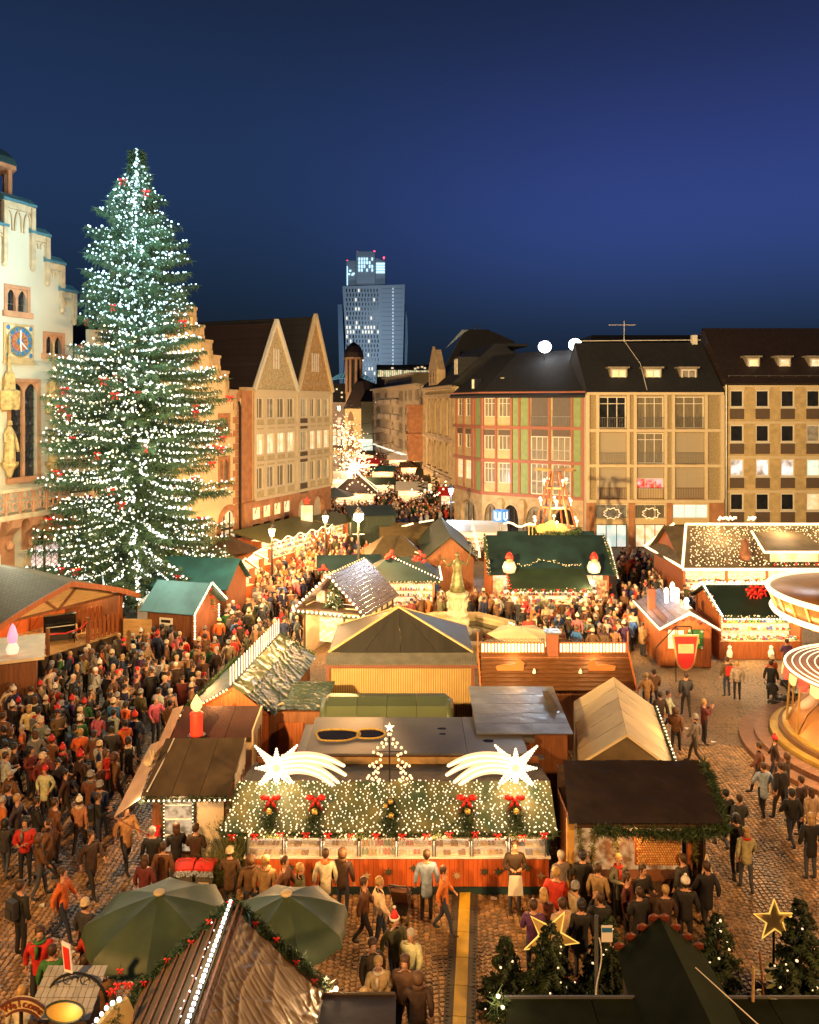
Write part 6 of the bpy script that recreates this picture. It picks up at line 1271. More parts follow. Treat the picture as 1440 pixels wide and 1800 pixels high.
# ---- wooden christmas pyramid rising behind it
p = thing('wooden_pyramid', 'tall wooden Christmas pyramid with tapering poles, paddle blades and glowing candles', 'christmas pyramid', (10.0, 54.6, 0)); foot(9, 53.5, 0, 2, 2)
for a in range(6): c0, s0 = math.cos(a*PI/3), math.sin(a*PI/3); m = MB(); m.tube([(1.35*c0, 1.35*s0, 0), (1.35*c0, 1.35*s0, 4.7), (.35*c0, .35*s0, 8.4)], [.09, .08, .05], 6); m.obj('pole', wood_o, p)
for z, r0 in ((4.5, 1.5), (5.9, 1.0), (7.2, .65)): m = MB(); m.lathe([(r0, z), (r0, z+.12), (0, z+.12)], 6); m.obj('tier', wood_l, p)
for a in range(8): m = MB(); d = V((math.cos(a*PI/4), math.sin(a*PI/4), 0)); w = V((-d.y, d.x, .5))*.2; q = V((0, 0, 8.5)); m.add([q+d*.2-w*.3, q+d*1.4-w, q+d*1.4+w, q+d*.2+w*.3], [(0, 1, 2, 3)]); m.obj('paddle', wood_l, p)
for z, r0, n in ((4.75, 1.6, 6), (6.1, 1.15, 6), (7.45, .9, 4)):
    for a in range(n): an = a*2*PI/n+.4; m = MB(); m.tube([(r0*math.cos(an), r0*math.sin(an), z), (r0*math.cos(an), r0*math.sin(an), z+.25)], .04, 6); cc = m.obj('candle', white, p); MB().sph((r0*math.cos(an), r0*math.sin(an), z+.36), .12).obj('flame', bulb_h, cc)
lamp(p, (0, -1.8, 6), 400, WARM2, .4); garland(p, [[(1.7*math.cos(a), 1.7*math.sin(a), 4.4) for a in [2*PI*i/10 for i in range(11)]]], .25, 60)
# ---- large net lit stall at right
PU = (17.2, 50.0, 0); t = booth('net_light_stall', 'very long stall whose hipped roof is netted with bulbs and outlined by glowing tubes', PU, 13.5, 6.0, 2.85, 4.9, 'gx', .3, .9, wood_o, felt, lit=0, goodslab='pale and red wares on the counter of the long net-lit stall', ng=200)
for s in (-.35,): m = MB(); m.slab([(s, -.95, 2.86), (s-.3, 3, 2.86), (1.2, 3, 4.93)], .05); m.slab([(s-.3, 3, 2.86), (s, 6.5, 2.86), (1.2, 3, 4.93)], .05); m.obj('hip_panel', felt, t)
tb_ = MB(); L_ = [[(-.4, -1.0, 2.92), (1.2, 3, 5.0)], [(1.2, 3, 5.0), (13.8, 3, 5.0)], [(-.4, -1.0, 2.92), (-.5, 6.5, 2.92)], [(-.5, 6.5, 2.92), (.6, 3.6, 4.95)], [(-.4, -1.0, 2.82), (13.8, -1.0, 2.82)]]
for a, b in L_: q = MB(); q.tube([a, b], .085, 6); q.obj('light_tube', rope, t)
net(t, (V((1.5, 2.9, 4.85)), V((13.6, 2.9, 4.85)), V((13.6, -.9, 2.95)), V((.1, -.9, 2.95))), 1100, .042, bulb_s, up=.08, cols=64)
net(t, (V((.9, 3.2, 4.7)), V((1.1, 2.8, 4.75)), V((-.2, -.7, 2.95)), V((-.4, 5.8, 2.95))), 180, .042, bulb_s, up=.12, cols=14)
for x0_ in (5.0, 10.4):
    d_ = MB(); d_.box(x0_, x0_+3.4, -.5, 1.4, 3.1, 3.75); d_.prism([(x0_-.3, -.8, 3.75), (x0_+3.7, -.8, 3.75), (x0_+3.3, 1.9, 4.6), (x0_+.1, 1.9, 4.6)], (0, 0, .08)); dd = d_.obj('roof_dormer', felt, t); MB().box(x0_+.2, x0_+3.2, -.56, -.51, 3.2, 3.7).obj('lit_panel', lit_w, dd)
    m = MB(); m.tube([(x0_-.3, -.85, 3.85), (x0_+3.7, -.85, 3.85)], .08, 6).tube([(x0_-.3, -.85, 3.85), (x0_+.1, 1.9, 4.7)], .08, 6); m.obj('light_tube', rope, dd); garland(dd, [[(x0_+.1, -.75, 3.1), (x0_+3.3, -.75, 3.1)]], .16, 50, bows=5)
for x in (9.4, 3.7): m = MB(); m.lathe([(.3, 0), (.38, .4), (.22, .75), (.26, .95), (.2, 1.2), (0, 1.35)], 10, (x, -.4, 3.5 if x > 5 else 3.3)); f_ = m.obj('figure_ornament', emis('lit_snow_figure', (1, .93, .82), 1.0) if x > 5 else wood_m, t, smooth=True)
for px in (8.5, 13): pass
for x, w in ((3.6, 1.2), (5.6, .5), (12.2, 1.8)):
    m = MB(); n = 9
    m.tube([(x + w*i/n, 3.6, 5.15 + .25*abs(math.sin(i*1.3))) for i in range(n+1)], .09, 6); m.obj('light_shape', rope, t)
for x in (1, 3.6, 6.2, 8.8, 11.4): lamp(t, (x, -1.25, 2.55), 200, WARM2, .3)
for x in (3, 7, 11): lamp(t, (x, 1.5, 5.4), 420, WARM2, .5)
for x in (2.3, 4.8, 7.3, 9.8): MB().box(x, x+.14, -.9, -.76, 0, 2.8).obj('post', wood_o, t)
# ---- little hut with white outlined gable and shield sign
P = (12.35, 39.3, R(-3)); t = booth('outlined_gable_hut', 'small wooden hut with glowing outlined gable, curtained window and green notice board', P, 2.5, 4.6, 2.05, 2.85, 'gy', .15, .7, wood_o, tiles('purple_wet_tiles', (.11, .07, .09), (.17, .11, .13), .3, .14, .3, (.03, .02, .02), .6, .5, 'YZ'), 'closed')
q = MB(); q.tube([(-.2, -.75, 2.08), (1.25, -.75, 2.92), (2.7, -.75, 2.08)], .05, 6).tube([(-.2, -.75, 2.08), (-.2, 4.8, 2.08)], .05, 6); q.obj('light_tube', rope, t); bulbs(t, [[(1.25, -.7, 2.95), (1.25, 4.8, 2.95)]], .25, .03, bulb_s); lamp(t, (1.2, -1.2, 2.7), 170, WARM2, .3); lamp(t, (-.7, 2, 2.4), 170, WARM2, .3)
w_ = MB().box(.4, 1.15, -.04, 0, .95, 1.85).obj('window', whitefr, t); MB().box(.46, 1.09, -.05, -.041, 1.01, 1.79).obj('pane', lit_y, w_); MB().box(.76, .79, -.06, -.051, 1.0, 1.8).box(.45, 1.1, -.06, -.051, 1.45, 1.48).obj('glazing_bar', wood_o, w_)
for sg in (0, 1): m = MB(); x = .47 if not sg else 1.08; d_ = 1 if not sg else -1; m.prism([(x, -.056, 1.78), (x+d_*.28, -.056, 1.78), (x+d_*.1, -.056, 1.4), (x+d_*.2, -.056, 1.02), (x, -.056, 1.02)], (0, .004, 0)); m.obj('curtain', white, w_)
nb_ = MB().box(1.35, 2.1, -.05, 0, .95, 1.9).obj('notice_board', mat('board_green', (.03, .12, .03), .5), t); MB().box(1.5, 1.92, -.06, -.051, 1.2, 1.45).obj('paper', mat('yellow_paper', (.45, .5, .10), .6), nb_)
for x in (1.42, 2.03):
    for z in (1.02, 1.83): m = MB(); m.tube([(x+.05*math.cos(a), -.06, z+.05*math.sin(a)) for a in [2*PI*i/8 for i in range(8)]], .012, 4, closed=True); m.obj('scroll', white, nb_)
for x in (.75, 1.15, 1.55, 1.9): m = MB(); m.prism(star_pts(x, 2.3+(.15 if .8 < x < 1.7 else 0), .14, .09, 4, -.14), (0, .02, 0)); h_ = m.obj('painted_heart', wood_d, t); MB().sph((x, -.15, 2.3+(.15 if .8 < x < 1.7 else 0)), (.06, .02, .06)).obj('centre', redp, h_)
cl = MB()
for x, z, h_ in ((.75, 3.0, .8), (1.05, 3.1, 1.0), (1.3, 3.0, .8), (1.65, 2.75, .65)): cl.lathe([(.09, 0), (.1, h_*.6), (.14, h_*.7), (.1, h_*.9), (0, h_)], 8, (x, 1.6-.4*(x > 1.6), z-.2))
cl.obj('candle_cluster', emis('candle_white', (1, .9, .75), 2.4), t); lamp(t, (1.1, .8, 3.8), 110, WARM2, .3)
MB().box(.05, .4, 2.4, 2.7, 2.2, 3.3).obj('chimney', mat('chimney_brick', (.20, .06, .03)), t)
p = G(1168, 1165, 0); s_ = thing('shield_sign', 'large red shield-shaped sign with a pale blank bar, hanging before the outlined hut', 'sign', (p.x, 36.9, 0))
m = MB(); o_ = [(-.62, 2.3), (.62, 2.3), (.42, 1.0), (.28, .75), (0, .62), (-.28, .75), (-.42, 1.0)]; m.prism([(a, 0, b) for a, b in o_], (0, .08, 0)); m.obj('board', wood_l, s_); m = MB(); m.prism([(a*.86, -.02, 1.45+(b-1.45)*.9) for a, b in o_], (0, .02, 0)); m.obj('face', emis('red_sign_face', (.85, .035, .02), .45), s_); MB().box(-.36, .36, -.04, -.021, 1.45, 1.88).obj('bar', mat('cream_panel', (.58, .50, .30)), s_)
m = MB(); m.tube([(-.35, .3, 0.02), (-.35, .3, 2.6), (-.35, .04, 2.6), (-.35, .04, 2.3)], .03, 5).tube([(.35, .3, 2.6), (.35, .04, 2.3)], .03, 5).tube([(-.35, .3, 2.6), (.35, .3, 2.6)], .03, 5).tube([(-.35, .3, 2.6), (-1.3, .3, 1.6)], .03, 5); m.obj('bracket', metal_d, s_)
# ---- green roofed stall at right with white lace of bulbs
PT_ = (15.7, 40.4, 0); t = booth('lace_roof_stall', 'brightly lit gift stall with dark green roof, red bow wreath and bulb lace', PT_, 4.2, 3.3, 2.5, 3.45, 'gx', .25, 1.2, wood_o, dgreen, lit=0, goodslab='white cloths and small gifts filling the lace-roofed stall', ng=260)
net(t, (V((-.3, 3.4, 2.7)), V((4.4, 3.4, 2.7)), V((4.3, 1.7, 3.55)), V((-.2, 1.7, 3.55))), 330, .05, bulb_h, up=.1, cols=26); garland(t, [[(-.3, -1.25, 2.5), (4.4, -1.25, 2.5)], [(-.3, -1.25, 2.5), (-.25, 1.6, 3.5)]], .14, 90, blights=26)
bulbs(t, [[(-.3, -1.3, 2.55), (-.25, 1.6, 3.55)]], .13, .05, mat('x', ) if 0 else bulb_c); bulbs(t, [[(-.3, -1.35, 2.45), (4.4, -1.35, 2.45)]], .14, .04, bulb_n)
sw = MB()
for _ in range(160): a = rnd.uniform(0, 2*PI); spiky(sw, V((2.1+.4*math.cos(a), .6, 3.4+.25*math.sin(a))), .18, 3, w=.02)
w_ = sw.obj('wreath', needle_g, t)
for a in range(6): o = link('bow', bow_mesh(), w_, (2.1+.35*math.cos(a), .4, 3.42+.2*math.sin(a))); o.scale = (1.5, 1.5, 1.5)
for x in (.8, 2.1, 3.4): lamp(t, (x, -.3, 2.2), 170, WARM2, .2)
for i in range(7): MB().box(.4+i*.55, .7+i*.55, 1.9, 1.95, 1.5, 2.2).obj('hanging_cloth', [white, wood_m, redp][i % 3], t)
for x, pm in ((.5, white), (2.6, redp)): m = MB(); m.lathe([(.14, 0), (.16, .2), (.08, .4), (.1, .5), (0, .6)], 8, (x, -.1, .2)); m.obj('figure_cutout', white, t)
# ---- dark tents and hipped stalls of the middle ground
t = booth('wreath_stall', 'stall with dark teal roof, red wreath balls and bulb-lined hips beside the tall lamp', (-2.5, 47.6, 0), 4.0, 2.8, 2.6, 3.6, 'h', .35, .9, wood_o, dteal, lit=0, goodslab='small red and white wares on the wreath stall counter', ng=110, gar=1, bul=bulb_w)
bulbs(t, [[(1.2, 1.4, 3.7), (4.4, -.95, 2.68)], [(4.4, -.95, 2.68), (4.4, 3.1, 2.68)]], .22, .06, bulb_h)
for x, z in ((1.3, 3.75), (3.1, 3.55), (-.1, 3.0)): 
    m = MB(); [m.sph((x+rnd.gauss(0, .22), 1.0+rnd.gauss(0, .15), z+rnd.gauss(0, .18)), .12) for _ in range(12)]; m.obj('red_balls', redp, t)
for x in (.8, 2.4, 3.6): lamp(t, (x, -.5, 2.35), 90, WARM2, .2)
t = booth('lit_eave_stall', 'low stall with string-lit eaves left of the tall lamp', (-5.6, 50.5, R(6)), 3.6, 2.2, 2.5, 3.2, 'gx', .3, .6, wood_o, dteal, lit=170, goodslab='bright small goods in the low stall left of the lamp', ng=60, bul=bulb_h, gar=1)
for x in (0.2, 3.3): m = MB(); [m.sph((x+rnd.gauss(0, .2), -.6, 2.75+rnd.gauss(0, .12)), .11) for _ in range(9)]; m.obj('red_balls', redp, t)
t = booth('dark_long_tent', 'long dark green tent with shallow roof beside the street entrance', (1.15, 52.6, R(2)), 3.1, 8.5, 2.8, 4.3, 'gy', .3, .3, wood_m, dgreen, 'closed')
for i in range(5): m = MB(); z = 2.9+i*.3; m.lathe([(.1, 0), (.06, .4), (0, .8)], 6, (3.5, .2+i*1.0, z-.1)); c_ = m.obj('candle_light', bulb_w, t)
garland(t, [[(3.4, -.3, 2.8), (3.4, 6, 2.9)]], .15, 60, blights=6); lamp(t, (4.2, 1.5, 2.6), 260, WARM, .3)
t = booth('olive_tent', 'olive brown tent with a dark triangular front beside the long tent', (-2.6, 54.5, R(8)), 3.4, 3.2, 2.5, 3.7, 'h', .3, .5, wood_m, mat('olive_canvas', (.075, .055, .025), .6, var=.2), 'closed'); bulbs(t, [[(2.9, -.55, 2.9), (3.7, -.1, 2.6)]], .12, .05, bulb_w)
t = booth('olive_tent', 'smaller brown ridge tent behind the olive one', (-1.9, 59.5, R(4)), 4.2, 3.0, 2.5, 3.6, 'gx', .3, .5, wood_m, mat('olive_canvas', (.075, .055, .025)), 'closed'); bulbs(t, [[(.0, -.6, 2.55), (.0, -.6, 1.2)]], .14, .06, bulb_h)
t = booth('curved_light_stall', 'brown stall edged by a curved glowing tube near the street mouth', (-1.2, 64.5, R(4)), 3.2, 2.5, 2.4, 3.2, 'gx', .2, .4, wood_o, felt, lit=150)
m = MB(); m.tube([(-.3, -.5, 1.0), (-.35, -.5, 2.1), (-.1, -.5, 2.7), (.6, -.3, 3.1), (1.5, 0, 3.3)], .08, 6).tube([(2.0, .2, 3.35), (3.2, .4, 3.5)], .07, 6); m.obj('light_tube', rope, t)
t = booth('white_canopy_stall', 'stall with flat white canopy and wavy light tube beside the corner arcade', (3.2, 66, R(-6)), 4.6, 3.0, 2.5, 2.9, 'm', .3, .5, wood_m, white, lit=120, goodslab='mixed wares under the flat white canopy', ng=50)
m = MB(); m.tube([(4.6 + .35*i, .2-.12*i, 3.1 + .16*math.sin(i*1.3)) for i in range(15)], .09, 6); m.obj('light_tube', rope, t); lamp(t, (7, -1, 3.4), 220, WARM2, .3)
t = booth('small_green_kiosk', 'dark green kiosk behind the u sign post', (-5.2, 71.0, R(10)), 4.0, 4.0, 3.0, 3.4, 'm', .2, .3, dgreen, dgreen, 'closed', gp=.3, cat='kiosk')
# U sign
u_ = thing('subway_sign', 'glowing blue cube sign with white letter U on a post by the arcade', 'sign', (6.75, 59.0, 0)); MB().tube([(0, 0, 0), (0, 0, 4.4)], .06).obj('post', metal, u_)
ub = emis('u_blue', (.04, .20, .55), 1.2); uw = emis('u_white', (.85, .97, 1), 1.8); MB().box(-.42, .42, -.42, .42, 4.3, 5.15).obj('sign_box', ub, u_)
for rz_ in (-.0, PI/2):
    for q in (0,):
        m = MB(); m.box(-.27, -.13, -.44, -.425, 4.52, 5.02).box(.13, .27, -.44, -.425, 4.52, 5.02).box(-.13, .13, -.44, -.425, 4.42, 4.56); o = m.obj('letter_u', uw, u_); o.rotation_euler.z = rz_
u_.rotation_euler.z = R(-38)
# ---- left side: teal booths, pointed booths and long lit stall
t = booth('pale_teal_hut', 'hut with pale teal canvas roof, lit gable end and poster beside the stage', (-13.6, 41.3, R(-16)), 2.7, 2.6, 2.35, 3.6, 'gx', .25, .35, wood_m, teal_l, 'closed')
m = MB(); m.slab([(.9, -.06, 0), (.9, -.06, 0), (.9, -.06, 0)], .01) if 0 else None
w_ = MB().box(.75, 1.5, -.05, 0, .9, 2.0).obj('poster', white, t); MB().box(.82, 1.43, -.06, -.051, 1.0, 1.6).obj('photo_print', mat('blue_print', (.15, .2, .3), .5, var=.6, sc_=5, c2=(.6, .6, .6)), w_); MB().box(.85, 1.4, -.06, -.051, 1.75, 1.9).obj('print_title', metal_d, w_)
bulbs(t, [[(3.02, -.4, 2.4), (3.02, 1.3, 3.65), (3.02, 2.9, 2.4)], [(3.02, -.4, 2.4), (3.02, -.4, 1.1)], [(3.02, 2.0, 2.4), (3.02, 2.0, 1.0)]], .13, .06, bulb_h); lamp(t, (3.6, 1.3, 2.4), 110, (1, .45, .2), .3); garland(t, [[(3.0, 1.3, 3.5), (3.1, 1.3, 2.2)]], .2, 60, bows=3)
t = booth('teal_hut', 'hut with deep teal canvas roof just behind the pale teal one', (-14.6, 46.2, R(-10)), 4.2, 3.0, 2.5, 3.9, 'gx', .25, .5, wood_m, teal, 'closed')
for k, (px, pyt, Yk) in enumerate(((393, 996, 49.2), (411, 985, 52.0), (430, 975, 55.2), (448, 965, 59.0))):
    x = (px-720)*Yk/FP; lab = ['nearest', 'second', 'third', 'farthest'][k]
    t = thing('pointed_booth', f'narrow booth with lit pointed gable, {lab} of the row beyond the teal huts', 'market stall', (x-.2, Yk, 0), R(50), 'pointed booths in a row'); foot(x-.2, Yk, R(50), 2.2, 1.8); h = 13-(pyt-HZ)*Yk/FP
    MB().box(0, 2.0, 1.6, 1.66, 0, 2.0).obj('back_wall', wood_m, t); MB().box(0, .06, 0, 1.6, 0, 2.0).obj('side_wall', wood_o, t); MB().box(1.94, 2, 0, 1.6, 0, 2.0).obj('side_wall', wood_o, t)
    m = MB(); m.slab([(-.15, -.2, 1.95), (1, -.2, h), (1, 1.7, h-.3), (-.15, 1.7, 1.95)], .05); m.slab([(2.15, -.2, 1.95), (1, -.2, h), (1, 1.7, h-.3), (2.15, 1.7, 1.95)], .05); m.obj('roof', wood_m, t); m = MB(); m.prism([(0, 0, 2.0), (2, 0, 2.0), (1, 0, h-.15)], (0, .05, 0)); m.obj('gable', plaster, t)
    m = MB(); m.tube([(-.15, -.25, 1.95), (1, -.25, h+.02), (2.15, -.25, 1.95)], .05, 6); m.obj('light_tube', bulb_w, t); MB().box(.1, 1.9, .5, .56, .9, 2.0).obj('lit_backdrop', lit_back, t); MB().box(.06, 1.94, 0, .5, .85, .9).obj('counter_top', plaster, t); planks(t, .06, 1.94, .05, .85, -.01, wood_o, .3); lamp(t, (1, -.5, 1.9), 90, WARM2, .2)
PL = (-11.3, 60.6, math.atan2(8.1, 3.8)); t = booth('long_green_stall', 'long stall with green awning and wavy lit edge along the twin gabled house', PL, 9.0, 2.6, 2.5, 3.1, 'm', .2, .9, wood_o, mat('moss_awning', (.10, .11, .04), .6, var=.15), lit=0, goodslab='glowing wares all along the long green awning stall', ng=260)
pts = [(i*.25, -.95, 2.55 + .14*math.sin(i*.9)) for i in range(37)]; m = MB(); m.tube(pts, .05, 6); m.obj('light_tube', rope, t)
for i in range(5): m = MB(); x = 1+i*1.8; m.tube([(x+.28*math.sin(a)**3, -.98, 2.25+.26*(math.cos(a)-.35*math.cos(2*a)-.12*math.cos(3*a))) for a in [2*PI*q/16 for q in range(16)]], .04, 5, closed=True); m.obj('light_heart', rope, t)
for x in (1, 3.2, 5.5, 7.8): lamp(t, (x, -.7, 2.2), 210, WARM2, .3)
t = booth('long_green_stall', 'smaller green awning stall beyond the long one near the street mouth', (-7.0, 69.9, math.atan2(7, 3.5)), 4.2, 2.2, 2.4, 2.9, 'm', .2, .7, wood_o, mat('moss_awning', (.10, .11, .04)), lit=260, goodslab='red goods in the smaller green stall', ng=60)
u1 = thing('folded_parasol', 'closed dark parasol canopy spread beside the arched doorway stalls', 'parasol', (-13.1, 57.5, 0)); m = MB(); m.lathe([(2.2, 2.5), (1.2, 2.9), (.1, 3.6)], 8); m.obj('canopy', black_cv, u1); MB().tube([(0, 0, 0), (0, 0, 3.5)], .04).obj('pole', metal, u1); u1['label'] = 'open black parasol beside the arched doorway of the stepped house'; u1.name = 'parasol'
# red light sign post
s_ = thing('lit_signboard', 'cream upright signboard with red ornament beside the long green stall', 'sign', (-8.9, 69.0, 0)); MB().box(-.5, .5, -.06, .06, 2.6, 4.2).obj('board', lit_w, s_); MB().tube([(0, 0, 0), (0, 0, 2.6)], .06).obj('post', metal_d, s_); m = MB(); m.prism(star_pts(0, 4.6, .4, .18, 5, 0), (0, .05, 0)); m.obj('red_ornament', emis('red_sign_face', (.85, .035, .02), .45), s_)
# ---- street market beyond
t = booth('star_roof_booth', 'booth with pyramidal roof edged in light tubes and a glowing star burst on top', (-8.7, 93.5, R(3)), 4.6, 4.2, 2.6, 4.0, 'h', .3, .4, wood_m, wood_d, lit=300, goodslab='red and white goods in the star roofed booth', ng=60, gar=1)
c_ = [(-.4, -.5, 2.7), (5.0, -.5, 2.7), (5.0, 4.6, 2.7), (-.4, 4.6, 2.7)]; m = MB(); 
for q in c_[:2] + c_[2:3]: m.tube([q, (2.3, 2.1, 4.9)], .06, 5)
m.obj('light_tube', rope, t)
m = MB()
for k in range(12): a = k*PI/6; m.tube([(2.3, 2.0, 5.4), (2.3+1.5*math.cos(a), 2.0, 5.4+1.2*math.sin(a))], [.1, .03], 5)
m.obj('star_burst', emis('pink_warm_star', (1, .72, .55), 2.6), t); lamp(t, (2.3, 1.6, 6.3), 400, (1, .6, .4), .6)
u1 = thing('parasol', 'open grey-blue parasol in front of the star roofed booth', 'parasol', (-8.2, 87, 0)); m = MB(); m.lathe([(2.4, 3.0), (1.2, 3.5), (.05, 3.9)], 8); m.obj('canopy', mat('bluegrey_canvas', (.10, .14, .16), .6), u1); MB().tube([(0, 0, 0), (0, 0, 3.8)], .05).obj('pole', metal, u1)
FM = [dgreen, felt, red, white, dteal]
far = [(-5.5, 104, .05), (1.2, 106, -.1), (3.6, 99, -.15), (-11.8, 112, .1), (-6, 124, 0), (1.0, 118, -.1), (-1.6, 132, -.1), (-9, 140, .1), (-4, 150, 0), (-2, 165, 0), (-11, 165, 0), (-7, 190, 0), (3.4, 92, -.2), (-1.5, 97, 0)]
desc = ['with dark green roof just right of the star booth', 'with felt roof at the foot of the balcony apartments', 'with bright red awning before the ornate house', 'with white awning left in the street', 'with teal roof in mid street', 'with green roof below the red bay', 'with felt roof midway up the street', 'with red roof left beyond the garland', 'with white roof up the street centre', 'with teal roof near the pale green block', 'with green roof near the church', 'with felt roof at the far street end', 'with red canopy beside the ornate arches', 'with white canopy right of the star booth']
for i, (x, y, th) in enumerate(far): booth('street_stall', 'small lit street stall ' + desc[i], (x, y, th), 3.6, 2.4, 2.5, 3.3, ('gx', 'm')[i % 2], .2, .5, wood_m, [dgreen, felt, redp, white, teal, dgreen, felt, redp, white, teal, dgreen, felt, redp, white][i], lit=420 if y > 110 else 260, gp=.6, lc=WARM)
# strings of street lights (arched garlands across the street)
for i, (px, py, Y) in enumerate(((600, 752, 170), (612, 770, 150), (618, 790, 132), (624, 806, 118), (628, 826, 106))):
    X = (px-720)*Y/FP; Z = 13-(py-HZ)*Y/FP; o = thing('street_garland', ['smallest light cluster at the church end of the street', 'second light cluster down from the church', 'middle light cluster of the street chain', 'fourth light cluster toward the star booth', 'lowest light cluster right above the star booth'][i], 'light garland', (X, Y, Z), 0, 'light clusters along the street'); m = MB()
    for _ in range(85): m.sph((rnd.gauss(0, Y*.013), rnd.gauss(0, .8), rnd.gauss(0, Y*.010)), Y*.0008*rnd.uniform(.6, 1.5))
    m.obj('bulb', (bulb_p, bulb_w, bulb_h)[i % 3], o, kind='stuff'); ms = MB(); ms.tube([(-6, 0, 1.0), (0, 0, .1), (7, 0, 1.2)], .04, 4); ms.obj('wire', metal_d, o); ms = MB(); ms.tube([(0, .2, .3), (0, .2, -Z)], .09, 6); ms.obj('mast', metal_d, o); lamp(o, (0, -1.5, 0), 2200, (1, .60, .30), 1)
o = thing('light_chain', 'sagging chain of warm bulbs left in the street', 'light garland', (0, 0, 0)); pts = [((px-720)*108/FP, 108, 13-(py-HZ)*108/FP) for px, py in ((580, 829), (588, 828), (596, 824), (604, 818), (612, 812), (618, 806))]; bulbs(o, [pts], .35, .12, bulb_w)
for i, (lab, Y, pp) in enumerate((('arc of pinkish bulbs over the stalls before the balcony apartments', 112, [(652, 852), (668, 868), (684, 872), (700, 862), (712, 848)]), ('row of bulbs on the awnings under the red bay house', 106, [(700, 836), (716, 846), (732, 850), (748, 846)]), ('two swags of bulbs left of the white corner lamp', 90, [(722, 858), (738, 872), (752, 860), (766, 874), (782, 858), (786, 842)]), ('zigzag of warm bulbs around the star booth', 92, [(588, 884), (602, 866), (616, 850), (634, 848), (650, 862), (668, 878)]), ('small swag of bulbs near the church end', 150, [(596, 764), (612, 774), (630, 768), (640, 760)]))):
    o = thing('light_chain', lab, 'light garland', (0, 0, 0)); bulbs(o, [[((px-720)*Y/FP, Y, 13-(py-HZ)*Y/FP) for px, py in pp]], .42, .13, (bulb_p, bulb_w, bulb_h, bulb_w, bulb_p)[i], jit=.12)
for k in range(5):   # lit trees/ornamental arches before the ornate house
    px, py, Y = ((742, 862, 96), (766, 855, 94), (725, 848, 104), (703, 858, 100), (684, 862, 99))[k]; X = (px-720)*Y/FP; o = fir('fir_tree', ['round fir tree studded with pink bulbs before the ornate arches', 'tallest fir with arch of bulbs left of the white lamp', 'slim lit fir under the red bay house', 'bulb-covered fir midway to the star booth', 'low bulb-covered fir right of the star booth'][k], (X, Y, 0), (4.2, 5.4, 4.0, 3.6, 3.4)[k], 1.5, None, needle, 90, .45, (bulb_p, bulb_w)[k % 2], seed=k)
    for b in o.children:
        if b.name.startswith('bulb'):
            for v in b.data.vertices: pass
# ---- stage at left
SO = G(0, 1178, .9); E_ = G(215, 1112, .9); th = math.atan2(E_.y-SO.y, E_.x-SO.x); t = thing('stage', 'open wooden stage with shingled gable roof and orange back wall at left', 'stage', (SO.x-.9*math.cos(th), SO.y-.9*math.sin(th), 0), th); Ls = (E_-SO).length + .9; Dp = 4.6; foot(t.location.x, t.location.y, th, Ls, Dp)
sd = Ls*.5
def lz(x): return 3.05 + 1.35*(1-abs(x-sd)/sd)**.8
MB().box(0, Ls, .02, Dp, 0, .86).obj('platform', wood_d, t); planks(t, 0, Ls, 0.02, .85, -.01, wood_d, .3)
for i in range(16): a = Dp*i/16; MB().box(0, Ls, a, a+Dp/16-.012, .861, .9).obj('floor_board', wood_l, t)
MB().box(0, Ls, Dp, Dp+.08, .0, 3.3).obj('back_wall', wood_m, t); n = 7
for i in range(n): a = Ls*i/n; p = MB().box(a+.03, a+Ls/n-.03, Dp-.05, Dp, .9, 2.3).obj('wall_panel', mat('orange_red_panel', (.46, .10, .025), .5, var=.15), t); m = MB(); m.bar((a+.1, Dp-.07, 1.0), (a+Ls/n-.1, Dp-.07, 2.2), .05); m.obj('brace', wood_o, p)
MB().box(0, Ls, Dp-.3, Dp-.05, 2.35, 2.5).obj('shelf', plaster, t); MB().box(Ls-.08, Ls, 0.2, Dp, .9, 3.1).obj('side_wall', wood_m, t)
planks(t, .1, Ls-.1, 2.55, 3.4, Dp-.03, wood_l, .3)
m = MB()
nx = 12; 
for i in range(nx):
    x0_, x1_ = Ls*i/nx, Ls*(i+1)/nx
    m = MB(); m.add([(x0_, -.0, 3.0), (x1_, -.0, 3.0), (x1_, -.0, lz(x1_)-.05), (x0_, -.0, lz(x0_)-.05), (x0_, .05, 3.0), (x1_, .05, 3.0), (x1_, .05, lz(x1_)-.05), (x0_, .05, lz(x0_)-.05)], [(0, 1, 2, 3), (4, 7, 6, 5), (0, 4, 5, 1)]); 
    if lz((x0_+x1_)/2) > 3.25: m.obj('gable_board', wood_l, t)
roofm = tiles('stage_shingle', (.115, .085, .04), (.085, .065, .035), .28, .12, .7, (.03, .02, .01), .6, .5, 'YX', .012)
for i in range(nx):
    x0_, x1_ = Ls*i/nx - (.3 if i == 0 else 0), Ls*(i+1)/nx + (.3 if i == nx-1 else 0); f = lambda x: lz(min(max(x, 0), Ls)) - (.12 if x < 0 or x > Ls else 0)
    m = MB(); m.slab([(x0_, -1.0, f(x0_)), (x1_, -1.0, f(x1_)), (x1_, Dp+1.2, f(x1_)+.3), (x0_, Dp+1.2, f(x0_)+.3)], .08); m.obj('roof_panel', roofm, t)
    m = MB(); m.bar((x0_, -1.03, f(x0_)-.05), (x1_, -1.03, f(x1_)-.05), .06, .26); m.obj('fascia', wood_o, t)
for x in (.1, sd, Ls-.1): 
    MB().box(x-.09, x+.09, -.05, .13, .9, 3.1).obj('post', wood_o, t) if x != sd else None
for a, b in (((sd, 0, 2.95), (sd-1.2, 0, 4.0)), ((sd, 0, 2.95), (sd+1.2, 0, 4.0)), ((0, 0, 3.0), (Ls, 0, 3.0))): m = MB(); m.bar(a, b, .12); m.obj('truss_beam', wood_m, t)
